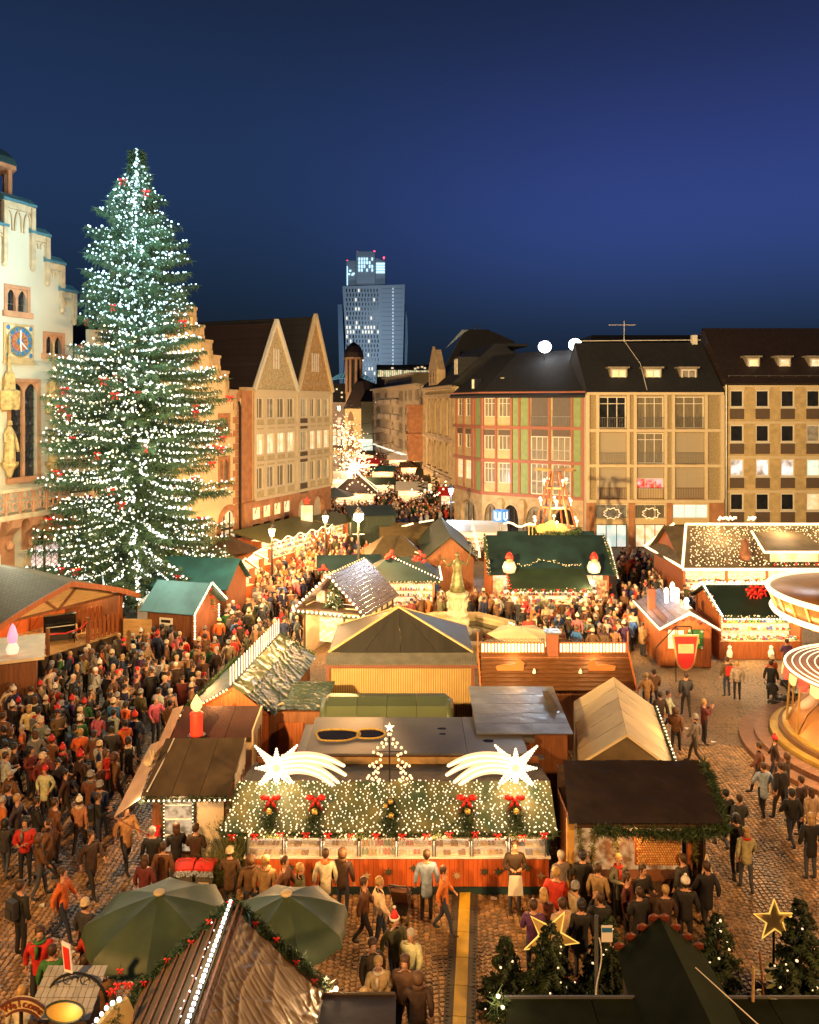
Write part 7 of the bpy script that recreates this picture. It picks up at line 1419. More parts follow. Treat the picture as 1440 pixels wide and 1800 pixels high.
def pickets(x0, x1, y, h=1.15, rz=0):
    for i in range(int((x1-x0)/.27)):
        m = MB(); x = x0 + .05 + i*.27; m.prism([(x, y-.02, 1.0), (x+.17, y-.02, 1.0), (x+.17, y-.02, .9+h-.06), (x+.085, y-.02, .9+h+.03), (x, y-.02, .9+h-.06)], (0, .035, 0)); m.obj('picket', wood_o, t)
    for z in (1.15, 1.8): MB().box(x0, x1, y+.02, y+.06, z, z+.08).obj('fence_rail', wood_m, t)
pickets(0, 3.3, .0); pickets(Ls*.73, Ls, .0); pickets(Ls*.80, Ls*1.05, 1.6, 1.3)
MB().box(3.3, 3.42, -.04, .1, .9, 2.2).obj('fence_post', wood_m, t); MB().box(Ls*.72, Ls*.72+.12, -.04, .1, .9, 2.2).obj('fence_post', wood_m, t)
m = MB(); m.tube([(3.36, 0, 1.9), (4.3, 0, 1.72), (5.2, 0, 1.75), (Ls*.72, 0, 2.0)], .035, 6); m.obj('barrier_rope', redp, t)
for x in (1.5, 4.3, 7.0): lamp(t, (x, 2.3, 3.0), 130, (1, .6, .25), .3)
q = Matrix.Rotation(th, 3, 'Z') @ V((5.1, 1.5, 0)); pn = thing('piano', 'shiny black upright piano on the wooden stage', 'piano', (t.location.x+q.x, t.location.y+q.y, .9), th - R(32)); blk_ = mat('piano_black', (.008, .008, .009), .12, var=.05, coat=.6)
MB().box(-.75, .75, .0, .35, .05, 1.3).obj('case', blk_, pn); m = MB(); m.prism([(-.72, .0, .72), (-.72, -.32, .72), (-.72, -.32, .82), (-.72, -.02, .9)], (1.44, 0, 0)); m.obj('key_bed', blk_, pn); MB().box(-.66, .66, -.31, -.12, .822, .84).obj('keyboard', white, pn)
for x in (-.7, .64): MB().box(x, x+.06, -.3, -.24, .0, .72).obj('leg', blk_, pn)
MB().box(-.78, .78, -.02, .38, 1.301, 1.34).obj('lid', blk_, pn)
q = Matrix.Rotation(th, 3, 'Z') @ V((5.4, .8, 0)); st = thing('piano_stool', 'small black stool in front of the piano', 'stool', (t.location.x+q.x, t.location.y+q.y, .9), th); m = MB(); m.lathe([(.2, .45), (.22, .5), (.2, .56), (0, .57)], 12); m.obj('seat', blk_, st)
for a in range(3): m = MB(); m.tube([(0, 0, .45), (.2*math.cos(a*2.1), .2*math.sin(a*2.1), 0)], .02, 5); m.obj('leg', blk_, st)
fe = thing('board_fence', 'pale horizontal board fence between stage and pale teal hut', 'fence', G(217, 1150), R(-4)); 
for i in range(9): MB().box(0, 1.6, -.02, .02, .05+i*.2, .24+i*.2).obj('board', wood_l, fe)
for x in (0, 1.5): MB().box(x, x+.1, .02, .1, 0, 1.9).obj('post', wood_m, fe)
wt = thing('white_tent', 'small white tent box behind the stage fence', 'tent', (-14.9, 43.6, 0), R(-10)); MB().box(0, 1.4, 0, 1.8, 0, 2.0).obj('wall', white, wt); m = MB(); m.slab([(-.1, -.1, 2.0), (1.5, -.1, 2.0), (1.5, 1.9, 2.4), (-.1, 1.9, 2.4)], .04); m.obj('roof', white, wt); foot(-14.9, 43.6, 0, 1.5, 1.8)
# ---- counter tip at the left edge
t = thing('cream_roof_stall', 'stall corner with flat cream roof and a pink-striped figure, left edge', 'market stall', (-18.2, 31.3, 0), R(24)); foot(-18.2, 31.3, R(24), 3.3, 3.0)
MB().box(0, 3.2, 0, 3, 0, 2.6).obj('wall', wood_m, t); MB().box(-.2, 3.5, -.35, 3.3, 2.6, 2.72).obj('roof_panel', plaster, t)
m = MB(); m.lathe([(.2, 0), (.25, .2), (.16, .4), (.1, .45)], 12, (2.3, .6, 2.73)); s_ = m.obj('figure_ornament', bulb_p, t, smooth=True); m = MB(); m.lathe([(.16, .45), (.2, .75), (.1, 1.1), (0, 1.25)], 12, (2.3, .6, 2.73)); m.obj('striped_cap', emis('pink_cap', (1, .35, .55), 1.0), s_, smooth=True)
# ---------------------------------------------------------------- street lamps
def street_lamp(x, y, h, W, col, label, tall=False, m=None):
    t = thing('street_lamp', label, 'street lamp', (x, y, 0), 0, None); mb = MB(); mb.lathe([(.2, 0), (.2, .3), (.09, .6), (.07, h-.35), (.04, h-.1)], 10); mb.tube([(-.35, 0, h-.9), (.35, 0, h-.9)], .03, 5); mb.obj('pole', metal_d, t)
    m_ = MB(); m_.lathe([(.12, h-.15), (.26, h+.35), (.1, h+.4), (0, h+.4)], 8); m_.obj('lantern_glass', m or bulb_h, t); m_ = MB(); m_.lathe([(.34, h+.4), (.2, h+.55), (.05, h+.75), (0, h+.85)], 8); m_.obj('lantern_cap', metal_d, t)
    if tall: MB().sph((0, -.0, h+.15), .36).obj('glow_globe', emis('lamp_core', (1, .86, .60), 8), t, smooth=True)
    for a, k in ((0, .9),): lamp(t, (0, -.5, h+.1), W, col, .35)
    foot(x-.3, y-.3, 0, .6, .6, 0); return t
street_lamp(-3.05, 47.6, 6.1, 5200, WARM, 'tallest glowing street lamp, its long pole rising beside the half timbered stall', True)
street_lamp(-9.3, 53.8, 4.2, 2600, WARM, 'old lantern lamp nearest the pointed booths, before the long green stall')
street_lamp(-6.2, 58.7, 4.4, 2600, WARM, 'old lantern lamp by the far end of the long green stall')
street_lamp(3.75, 72, 5.0, 1500, (.85, .92, 1), 'white glowing street lamp at the corner of the arcaded house', False, emis('lamp_white', (.85, .95, 1), 5))
# ---------------------------------------------------------------- fountain
t = thing('fountain', 'octagonal stone fountain with greenish statue of a woman holding scales on a carved pedestal', 'fountain', (2.65, 42.5, 0)); foot(-.6, 39.3, 0, 6.5, 6.4, .2)
stn = mat('fountain_stone', (.38, .30, .16), .8, var=.2, sc_=2, bump=.2, bsc=8)
for k in range(8):
    a0, a1 = k*PI/4+PI/8, (k+1)*PI/4+PI/8; A = V((3.2*math.cos(a0), 3.2*math.sin(a0), 0)); B = V((3.2*math.cos(a1), 3.2*math.sin(a1), 0)); m = MB(); i_ = .9
    m.prism([A, B, B*i_, A*i_], (0, 0, .95)); s_ = m.obj('basin_wall', stn, t); m = MB(); q = lambda f, zz_: (A.lerp(B, f)*1.012) + V((0, 0, zz_)); m.add([q(.15, .2), q(.85, .2), q(.85, .78), q(.15, .78)], [(0, 1, 2, 3)]); m.bar(q(.12, .16), q(.88, .16), .05).bar(q(.12, .82), q(.88, .82), .05); m.obj('wall_relief', stn, s_)
    m = MB(); m.prism([A*1.06+V((0, 0, .95)), B*1.06+V((0, 0, .95)), B*.86+V((0, 0, .95)), A*.86+V((0, 0, .95))], (0, 0, .14)); m.obj('coping_stone', stn, t)
m = MB(); m.lathe([(2.9, .0), (2.9, .7), (0, .7)], 8, ph=PI/8); m.obj('water', mat('fountain_water', (.05, .05, .035), .08), t)
m = MB(); m.lathe([(.75, .6), (.8, 1.0), (.6, 1.1), (.52, 1.6), (.62, 1.8), (.5, 1.95), (.46, 2.6), (.6, 2.8), (.62, 2.95), (.3, 3.0)], 8, (-.1, 0, 0)); 
for k in range(8): a = k*PI/4+.2; m.sph((-.1+.55*math.cos(a), .55*math.sin(a), 1.35), (.14, .14, .28)); m.sph((-.1+.5*math.cos(a), .5*math.sin(a), 2.3), (.1, .1, .25))
m.obj('pedestal', mat('pedestal_stone', (.42, .38, .26), .8, var=.3, sc_=5, bump=.4), t)
br = mat('green_bronze', (.16, .15, .07), .45, .4, var=.45, sc_=5); m = MB(); m.lathe([(.42, 3.0), (.36, 3.4), (.26, 3.9), (.22, 4.1), (.27, 4.35), (.24, 4.6), (.08, 4.72), (.07, 4.8)], 10, (-.1, 0, 0)); m.sph((-.1, -.02, 4.93), (.13, .14, .17)); m.tube([(-.32, 0, 4.58), (-.62, -.15, 4.4), (-.85, -.3, 4.75)], [.08, .06, .04], 6); m.tube([(.12, 0, 4.58), (.4, -.1, 4.45), (.55, -.2, 4.95)], [.08, .06, .04], 6); s_ = m.obj('statue', br, t, smooth=True)
m = MB(); m.tube([(.55, -.2, 4.85), (.62, -.25, 5.7)], .022, 4); m.obj('sword', br, s_); m = MB(); m.tube([(-1.2, -.3, 4.82), (-.5, -.3, 4.82)], .018, 4); [m.lathe([(.12, 4.42), (.02, 4.36)], 8, (x, -.3, 0)) or m.tube([(x, -.3, 4.82), (x, -.3, 4.42)], .01, 4) for x in (-1.18, -.52)]; m.obj('scales', br, s_)
for k, (px, py, Y, h, r0, lab) in enumerate(((787, 1090, 39.9, 1.9, .6, 'small fir with big warm bulbs at the left side of the fountain'), (899, 1105, 41.5, 1.7, .55, 'small fir with big warm bulbs at the right side of the fountain'), (963, 1110, 38.2, 1.9, .35, 'slim fir with a column of bulbs in front of the santa stall crowd'))):
    X = (px-720)*Y/FP; f = fir('fir_tree', lab, (X, Y, 0), h, r0, None, needle, 0, 1.6, seed=20+k); m = MB()
    for _ in range(14): z = h*rnd.uniform(.2, .95); q = r0*(1-z/h)+.05; a = rnd.uniform(PI, 2*PI); m.sph((q*math.cos(a), q*math.sin(a), z), .075)
    m.obj('bulb', bulb_w, f); lamp(f, (0, -r0-.5, h*.7), 60, WARM2, .2)
def parasol(name, label, loc, r0, zr, zt, m, n=8, val=.0, ph=0.0, cap=True):
    t = thing(name, label, 'parasol', loc); P = [V((r0*math.cos(2*PI*k/n+ph), r0*math.sin(2*PI*k/n+ph), zr)) for k in range(n)]; ap = V((0, 0, zt))
    for k in range(n):
        a, b = P[k], P[(k+1) % n]; mb = MB(); vs = [ap]; rows = 5
        for i in range(1, rows+1):
            s = i/rows
            for j in range(5): q = ap.lerp(a.lerp(b, j/4), s); q.z -= .05*math.sin(PI*j/4)*s + .0; q.z += .05*math.sin(PI*s); vs.append(q)
        fs = [(0, 1+j, 2+j) for j in range(4)] + [(1+i*5+j, 1+(i+1)*5+j, 2+(i+1)*5+j, 2+i*5+j) for i in range(rows-1) for j in range(4)]
        o = 1+(rows-1)*5
        if val: vs += [vs[o+j]*1 + V((0, 0, -val)) + V((vs[o+j].x, vs[o+j].y, 0)).normalized()*(.03 if j % 2 else .07) for j in range(5)]; fs += [(o+j, o+j+1, o+5+j+1, o+5+j) for j in range(4)]
        mb.add(vs, fs); mb.obj('canopy_panel', m, t, smooth=True)
        mb = MB(); mb.tube([ap.lerp(a, .08)+V((0, 0, -.03)), ap.lerp(a, .5)+V((0, 0, .015)), a+V((0, 0, -.02))], .012, 5); mb.obj('rib', metal, t)
    MB().tube([(0, 0, 0), (0, 0, zt)], .035, 8).obj('pole', wood_m, t)
    if cap: mm = MB(); mm.lathe([(.11, zt+.01), (.12, zt+.05), (.09, zt+.07), (0, zt+.07)], 14); mm.obj('cap', cream_cv, t, smooth=True)
    return t
parasol('parasol', 'large dark green parasol with round cream cap, left of the pair at the bottom', (-5.25, 16.7, 0), 1.5, 2.2, 2.72, umbg, val=.22, ph=.15)
parasol('parasol', 'large green parasol with round cream cap, right of the pair at the bottom', (-2.58, 16.7, 0), 1.28, 2.2, 2.7, umbg, val=.22, ph=.35)
parasol('parasol', 'flat cream parasol at the fountain edge behind the slat roof hut', (5.15, 36.6, 0), 1.6, 2.45, 2.72, cream_cv, n=6, cap=False)
# ---------------------------------------------------------------- carousel at the right
CX, CY = 17.9, 29.4; t = thing('carousel', 'big golden carousel with glowing bowl-shaped top and ringed canopy at the right edge', 'carousel', (CX, CY, 0)); foot(CX-4.4, CY-4.4, 0, 9, 9, .3)
gw_ = mat('golden_panel', (.40, .17, .03), .35, .3, var=.25, sc_=1.2); gd = mat('gold_trim', (.62, .42, .10), .35, .5); plk = mat('pinkish_deck', (.21, .11, .065), .6, var=.2, sc_=2, bump=.2)
for i in range(44):
    a = PI*.62 + i*PI*1.0/44; c0, s0 = math.cos(a), math.sin(a); m = MB(); w = .17
    for (ri, ro, z0, z1) in ((4.75, 5.3, 0, .2), (4.25, 4.76, .2, .4)):
        p = lambda r_, sg, z: V((r_*c0 - sg*s0*r_*.034, r_*s0 + sg*c0*r_*.034, z)); m.add([p(ri, -1, z1), p(ri, 1, z1), p(ro, 1, z1), p(ro, -1, z1), p(ro, 1, z0), p(ro, -1, z0)], [(0, 1, 2, 3), (3, 2, 4, 5)])
    m.obj('step_plank', plk, t)
for (r0, r1, z0, z1, mm) in ((0, 4.2, .0, .55, gd), (0, 3.9, .55, .72, mat('dark_step', (.16, .08, .03), .6)), (0, 3.75, .72, .8, gd)): m = MB(); m.lathe([(r1, z0), (r1, z1), (0, z1)], 64); m.obj('platform', mm, t)
for k in range(16): a0, a1 = k*PI/8+.01, (k+1)*PI/8-.01; m = MB(); m.lathe([(3.55, .8), (3.2, 1.5), (2.2, 2.5)], 4, a0=a0, a1=a1); m.obj('golden_panel', gw_, t, smooth=True)
for k in range(16): a = k*PI/8; m = MB(); m.tube([(3.6*math.cos(a), 3.6*math.sin(a), .8), (3.45*math.cos(a), 3.45*math.sin(a), 2.9)], .04, 6); m.obj('pole', gold, t)
m = MB(); m.lathe([(3.7, 2.85), (3.72, 3.0), (1.4, 3.15)], 64); m.obj('lower_canopy', wood_m, t, smooth=True)
for k in range(8): r0 = 3.66 - k*.26; m = MB(); m.tube([(r0*math.cos(2*PI*i/64), r0*math.sin(2*PI*i/64), 3.05+.017*k) for i in range(64)], .045 if k == 0 else .02, 5, closed=True); m.obj('light_ring', rope, t)
m = MB(); m.lathe([(1.4, 3.1), (1.3, 4.0), (2.0, 4.5), (3.9, 5.05), (4.25, 5.9)], 64); m.obj('bowl', gw_, t, smooth=True)
for k in range(36):
    a = k*PI/18; m = MB(); m.tube([(r_*math.cos(a), r_*math.sin(a), z) for r_, z in ((1.32, 4.0), (2.03, 4.48), (3.93, 5.03), (4.28, 5.88))], .035, 5); m.obj('bowl_rib', gd, t)
    m = MB(); m.add([(3.74*math.cos(a-.08), 3.74*math.sin(a-.08), 2.98), (3.74*math.cos(a+.08), 3.74*math.sin(a+.08), 2.98), (3.78*math.cos(a+.07), 3.78*math.sin(a+.07), 2.68), (3.8*math.cos(a), 3.8*math.sin(a), 2.6), (3.78*math.cos(a-.07), 3.78*math.sin(a-.07), 2.68)], [(0, 1, 2, 3, 4)]); m.obj('valance_panel', redp if k % 2 else cream_cv, t)
m = MB(); m.lathe([(4.2, 5.88), (3.8, 5.5), (2.0, 5.2), (0, 5.1)], 64); m.obj('bowl_inside', mat('bowl_inside', (.17, .13, .09), .5, var=.2), t, smooth=True)
for r0, z in ((4.28, 5.95), (4.12, 5.2)): 
    m = MB(); m.tube([(r0*math.cos(2*PI*i/80), r0*math.sin(2*PI*i/80), z) for i in range(80)], .10, 6, closed=True); m.obj('light_ring', rope, t)
for a in (-2.9, -2.4, -1.9, 2.9): lamp(t, (5.2*math.cos(a), 5.2*math.sin(a), 4.6), 300, WARM2, .5); 
for a in (-2.6, -2.0): lamp(t, (4.6*math.cos(a), 4.6*math.sin(a), 2.3), 130, WARM, .4)
# ---------------------------------------------------------------- foreground hut under tarpaulin
t = thing('tarp_roof_hut', 'near hut with steep ridge of white lights, wrinkled brown tarpaulin and flowered garland', 'market hut', (-4.75, 10.6, 0)); foot(-4.75, 10.6, 0, 3.2, 3.6)
W = 3.1; xr = 1.58; yb = 3.7; rt = mat('wrinkled_brown_tarp', (.22, .145, .055), .42, .1, var=.3, sc_=1)
tarp(t, [V((xr, yb-.15, 3.98)), V((W+.05, yb-.15, 2.5)), V((W+.05, 0, 2.5)), V((xr, 0, 3.98))], 70, 170, .036, rt, 'tarpaulin', 31)
m = MB(); m.slab([(xr, 0, 4.0), (xr, yb, 4.0), (-.1, yb, 2.45), (-.1, 0, 2.45)], .06); m.obj('roof_panel', felt, t); m = MB(); m.slab([(xr, 0, 3.95), (xr, yb, 3.95), (W+.15, yb, 2.42), (W+.15, 0, 2.42)], .04); m.obj('roof_panel', wood_d, t)
for i in range(7): m = MB(); m.bar((xr-.06-i*.23, 0.0, 3.98-i*.212), (xr-.06-i*.23, yb, 3.98-i*.212), .03, .05); m.obj('roof_batten', wood_m, t)
MB().box(0, W, .1, yb-.2, 0, 2.42).obj('wall', wood_m, t); m = MB(); m.prism([(0, yb-.25, 2.42), (W, yb-.25, 2.42), (xr, yb-.25, 3.9)], (0, .06, 0)); m.obj('gable', wood_m, t)
for k, x in enumerate((.0, .07)): m = MB(); m.bar((xr+.1+x, 0, 4.03-k*.06), (xr+.1+x, yb, 4.03-k*.06), .035, .03); m.obj('ridge_rail', wood_m, t)
bulbs(t, [[(xr-.03, 0, 4.1), (xr-.03, yb, 4.1)]], .115, .038, bulb_n); bulbs(t, [[(xr-.28, .2, 3.85), (xr-.25, yb-.3, 3.88)]], .16, .013, bulb_n, jit=.05, wire=False)
garland(t, [[(-.15, yb, 2.5), (xr, yb+.02, 4.05), (W+.15, yb+.05, 2.5)]], .15, 260, bows=9, bs=.38); garland(t, [[(-.1, 1.8, 2.6), (-.15, yb, 2.5)]], .12, 140)
o = MB().sph((W+.25, yb-.05, 2.45), .055).sph((W+.33, yb, 2.49), .05).obj('bulb', bulb_h, t); lamp(t, (W+.3, yb+.15, 2.5), 60, WARM2, .06); lamp(t, (xr-.5, 2.2, 4.6), 70, (1, .9, .75), .2); lamp(t, (W+.9, 1.6, 3.9), 40, WARM, .3)
for k in range(5): MB().bar((xr+.35, yb-.1, 3.6-k*.0), (xr+.3+k*.02, yb-.1, 3.9), .02).obj('blue_tie', blue, t) if k == 0 else None
t = thing('arched_sign_board', 'cream arched board edged with white bulbs beside the near tarp hut', 'sign', (-5.35, 13.1, 0)); A = [(-.0, 2.2), (.05, 2.75), (.2, 3.1), (.42, 3.35), (.62, 3.42), (.7, 3.2), (.6, 2.2)]; m = MB(); m.prism([(a, .3*a, b-.3) for a, b in A], (.06, -.05, 0)); m.obj('board', mat('ochre_board', (.45, .32, .12), .6), t); bulbs(t, [[(a-.03, .3*a-.08, b-.27) for a, b in A[:5]]], .09, .042, bulb_n); garland(t, [[(.5, .1, 2.9), (.3, .1, 2.0)]], .14, 150); garland(t, [[(.3, .3, 3.2), (.75, .3, 3.3)]], .08, 80, bows=4, bs=.4); MB().box(.05, .5, .1, .16, 0, 2.0).obj('post', wood_m, t); lamp(t, (-.25, -.1, 2.9), 6, WARM2, .1)
t = thing('box_roof_hut', 'dark flat board roof with pale edge at the bottom beside the tarp hut', 'market hut', (-1.65, 12.0, 0)); foot(-1.65, 12, 0, 1.4, 2.2); MB().box(0, 1.36, 0, 2.2, 0, 2.38).obj('wall', wood_d, t); MB().box(-.05, 1.41, -.02, 2.25, 2.39, 2.46).obj('roof_panel', black_cv, t); MB().box(-.03, 1.39, 2.2, 2.24, 2.461, 2.49).obj('edge_rail', felt, t)
# welcome signs at bottom left
t = thing('welcome_sign', 'curved cream banner sign reading Welcome with red border, bottom left corner', 'sign', (-6.55, 13.35, 0)); sgm = mat('banner_cream', (.55, .42, .20), .6, var=.1); n = 10
def arcq(f, r_): a = R(128 - 84*f); return (.52*math.cos(a)*r_ + .05, 2.45 + .62*math.sin(a)*r_ - .1)
m = MB(); m2 = MB(); m3 = MB()
for i in range(n):
    a, b, c_, d = arcq(i/n, .8), arcq((i+1)/n, .8), arcq((i+1)/n, 1.12), arcq(i/n, 1.12); m.prism([(q[0], 0, q[1]) for q in (a, b, c_, d)], (0, .05, 0)); m2.bar((d[0], -.01, d[1]), (c_[0], -.01, c_[1]), .035, .03, up=(0, 1, 0)); m3.bar((a[0], -.01, a[1]), (b[0], -.01, b[1]), .035, .03, up=(0, 1, 0))
bn = m.obj('banner', sgm, t); m2.obj('border', mat('maroon_beam', (.10, .03, .015)), bn); m3.obj('border', mat('maroon_beam', (.10, .03, .015)), bn)
for i, ch in enumerate('Welcome'):
    cu = bpy.data.curves.new('letter', 'FONT'); cu.body = ch; cu.size = .17; cu.extrude = .006; cu.align_x = 'CENTER'; cu.materials.append(mat('maroon_ink', (.20, .03, .01), .6)); oc = bpy.data.objects.new('letter', cu); COL.objects.link(oc); bpy.context.view_layer.update(); lm_ = bpy.data.meshes.new_from_object(oc.evaluated_get(bpy.context.evaluated_depsgraph_get())); bpy.data.objects.remove(oc); o = link('letter', lm_, bn); f = .12 + i*.127 + (.02 if i else 0); a = arcq(f, .89); o.location = (a[0], -.02, a[1]); o.rotation_euler = (R(90), 0, 0); o.rotation_euler.rotate_axis('Z', R(128-84*f-90))
m = MB(); m.tube([(0, .08, 0), (0, .08, 2.9)], .03, 6); m.obj('post', metal_d, t)
t = thing('oval_sign', 'blank yellow oval sign with dark rim at the bottom left', 'sign', (-5.72, 13.2, 0)); m = MB(); m2 = MB(); E2 = [(.32*math.cos(2*PI*k/28), 2.92 + .18*math.sin(2*PI*k/28)) for k in range(28)]; m.prism([(a, 0, b-.0) for a, b in E2], (0, .04, 0)); m.obj('board', mat('yellow_board', (.42, .25, .05), .5, var=.06), t); m2.tube([(a, .0, b) for a, b in E2], .018, 5, closed=True); m2.obj('rim', dgreen, t); MB().tube([(0, .08, 0), (0, .08, 2.9)], .025).obj('post', metal_d, t)
t = thing('iron_arch', 'dark wrought iron arch with curls carrying a small red bordered sign', 'sign bracket', (-5.95, 14.2, 0)); m = MB(); m.tube([(.0+.55*math.cos(a), 0, 2.3+.55*math.sin(a)) for a in [PI*i/12 for i in range(13)]], .025, 5); 
for a in (.6, 1.2, 1.9, 2.5): m.tube([(.45*math.cos(a)+.08*math.cos(b), 0, 2.3+.45*math.sin(a)+.08*math.sin(b)) for b in [i*PI/5 for i in range(9)]], .014, 4)
m.tube([(-.55, 0, 0), (-.55, 0, 2.3)], .03).tube([(.55, 0, 0), (.55, 0, 2.3)], .03); m.obj('ironwork', metal_d, t); m = MB(); m.prism([(-.2, -.02, 2.9), (-.05, -.02, 2.85), (-.1, -.02, 3.35), (-.25, -.02, 3.42)], (0, .04, 0)); q = m.obj('sign_board', white, t); m = MB(); m.prism([(-.185, -.03, 2.95), (-.085, -.03, 2.92), (-.12, -.03, 3.3), (-.225, -.03, 3.35)], (0, .01, 0)); m.obj('red_face', redp, q)
garland(t, [[(.6, 0, 2.2), (.75, .2, 2.9)]], .07, 50, bows=4, bs=.4)
t = thing('grey_fringe_roof', 'small stall roof of pale grey overlapping shingles behind the oval sign', 'market hut', (-6.6, 13.7, 0)); foot(-6.6, 13.7, 0, 1.2, .9)
MB().box(0, 1.0, .1, .7, 0, 2.3).obj('wall', wood_d, t)
for j in range(5):
    for i in range(10): m = MB(); m.slab([(i*.11, -.0+j*.16, 2.42+j*.07), (i*.11+.1, -.0+j*.16, 2.42+j*.07), (i*.11+.1, .2+j*.16, 2.47+j*.07), (i*.11, .2+j*.16, 2.47+j*.07)], .02); m.obj('shingle', mat('pale_shingle', (.30, .30, .30), .7, var=.2), t)
# ---------------------------------------------------------------- foreground right
for k, (px, X, Y, h, r0, lab) in enumerate(((0, 2.05, 17.0, 1.75, .62, 'short dark fir at the left end of the near fir row'), (0, 2.9, 16.4, 2.5, 1.0, 'wide dark fir with tiny lights standing before the left yellow star'), (0, 4.25, 17.0, 2.25, .75, 'dark fir right behind the thin metal pole'), (0, 6.55, 16.9, 2.35, .78, 'fir with tiny lights between dark gable and right star'), (0, 8.0, 16.3, 3.1, 1.0, 'tallest dark fir by the right yellow star, at the corner'), (0, 3.6, 15.3, 2.2, .8, 'dark lower fir left of the thin metal pole'), (0, 7.3, 15.4, 2.4, .8, 'dark low fir beneath the right yellow star'))):
    fir('fir_tree', lab, (X, Y, 0), h*.93, r0*.9, None, needle, 20, 1.6, bulb_s, seed=40+k); foot(X-.4, Y-.4, 0, .8, .8, 0)
def star(px, py, Y, R0, ph, lab):
    X = (px-720)*Y/FP; Z = 13-(py-HZ)*Y/FP; o = thing('star_decoration', lab, 'star decoration', (X, Y, Z)); P = star_pts(0, 0, R0, R0*.4, 5, 0, ph); m = MB(); m.tube(P, .022, 5, closed=True); m.obj('yellow_outline', emis('dim_yellow', (1, .62, .12), .9), o); m = MB(); m.prism([(a, .01, b) for a, _, b in P], (0, .02, 0)); m.obj('star_face', mat('ochre_board', (.45, .32, .12)), o); MB().tube([(0, .05, 0), (0, .05, -Z)], .025).obj('post', metal_d, o)
star(968, 1648, 17.2, .62, PI/2+.75, 'flat yellow edged star behind the wide dark fir'); star(1362, 1618, 17.0, .46, PI/2+.02, 'upright yellow edged star beside the tallest dark fir')
t = thing('dark_flat_stall', 'long dark green flat stall roof along the bottom right edge', 'market stall', (1.75, 11.6, 0)); foot(1.75, 11.6, 0, 6.3, 2.5); MB().box(0, 6.2, .1, 2.2, 0, 2.3).obj('wall', wood_d, t)
for i in range(4): MB().box(i*1.56-.1, (i+1)*1.56-.115, -.1, 2.45, 2.42, 2.5).obj('roof_panel', mat('night_green_roof', (.008, .011, .005), .95, var=.3, spec=.1), t)
MB().box(-.1, 6.15, 2.451, 2.49, 2.40, 2.54).obj('edge_trim', metal, t); garland(t, [[(-.25, 2.2, 2.3), (-.15, 2.3, 2.6)]], .2, 200); MB().sph((-.2, 2.3, 2.66), .04).sph((-.14, 2.15, 2.58), .035).obj('bulb', bulb_h, t); lamp(t, (-.25, 2.25, 2.85), 14, WARM2, .05)
t = thing('dark_green_gable', 'dark green gable roof with red scalloped fascia among the near firs', 'market hut', (3.95, 13.2, 0)); foot(3.95, 14.2, 0, 1.7, 1.1)
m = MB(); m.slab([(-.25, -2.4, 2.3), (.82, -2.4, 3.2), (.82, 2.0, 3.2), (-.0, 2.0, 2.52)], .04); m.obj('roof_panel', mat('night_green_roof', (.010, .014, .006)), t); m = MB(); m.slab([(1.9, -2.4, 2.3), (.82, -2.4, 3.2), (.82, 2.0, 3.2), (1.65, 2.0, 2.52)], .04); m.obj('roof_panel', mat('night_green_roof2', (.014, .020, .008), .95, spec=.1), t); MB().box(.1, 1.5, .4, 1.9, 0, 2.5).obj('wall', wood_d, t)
for sg in (-1, 1):
    for i in range(4): m = MB(); m.sph((.82+sg*(.1+i*.22), 2.03, 3.17-i*.18), (.12, .03, .09)); m.obj('scallop', mat('red_brown_scallop', (.12, .022, .01), .5), t)
m = MB(); m.tube([(1.15, 1.0, 2.95), (2.9, -1.2, 2.2)], .012, 4); m.obj('guy_rope', white, t)
t = thing('metal_pole', 'thin metal pole with spiralled cable and paper notice in front of the firs', 'pole', (3.38, 14.4, 0)); MB().tube([(0, 0, 0), (0, 0, 3.75)], .035, 8).obj('pole', metal, t); m = MB(); m.tube([(.05*math.cos(i*.5)+.03, -.05, .3+i*.11) for i in range(29)], .012, 4); m.obj('cable', white, t); MB().box(.08, .28, -.05, -.04, 3.3, 3.6).obj('notice', white, t); MB().box(.09, .27, -.056, -.051, 3.48, 3.56).obj('blue_print', blue, t)
t = thing('wooden_pole', 'rough pale wooden pole with leafy branch beside it, bottom right', 'pole', (6.0, 14.0, 0)); m = MB(); m.tube([(0, 0, 0), (.02, 0, 1.8), (.05, 0, 3.1)], [.04, .03, .025], 6); m.obj('pole', wood_l, t); m = MB(); m.tube([(.25, .1, 0), (.28, .1, 2.4), (.2, .1, 3.3)], .02, 5); b_ = m.obj('branch', wood_m, t); m = MB()
for i in range(40): z = rnd.uniform(1.6, 3.0); a = rnd.uniform(0, 2*PI); p = V((.27, .1, z)); d = V((math.cos(a), math.sin(a), .3)); s_ = V((-d.y, d.x, 0))*.035; m.add([p+d*.04, p+d*.13+s_, p+d*.24, p+d*.13-s_], [(0, 1, 2, 3)])
m.obj('leaves', mat('pale_leaf', (.16, .15, .05), .5), t)
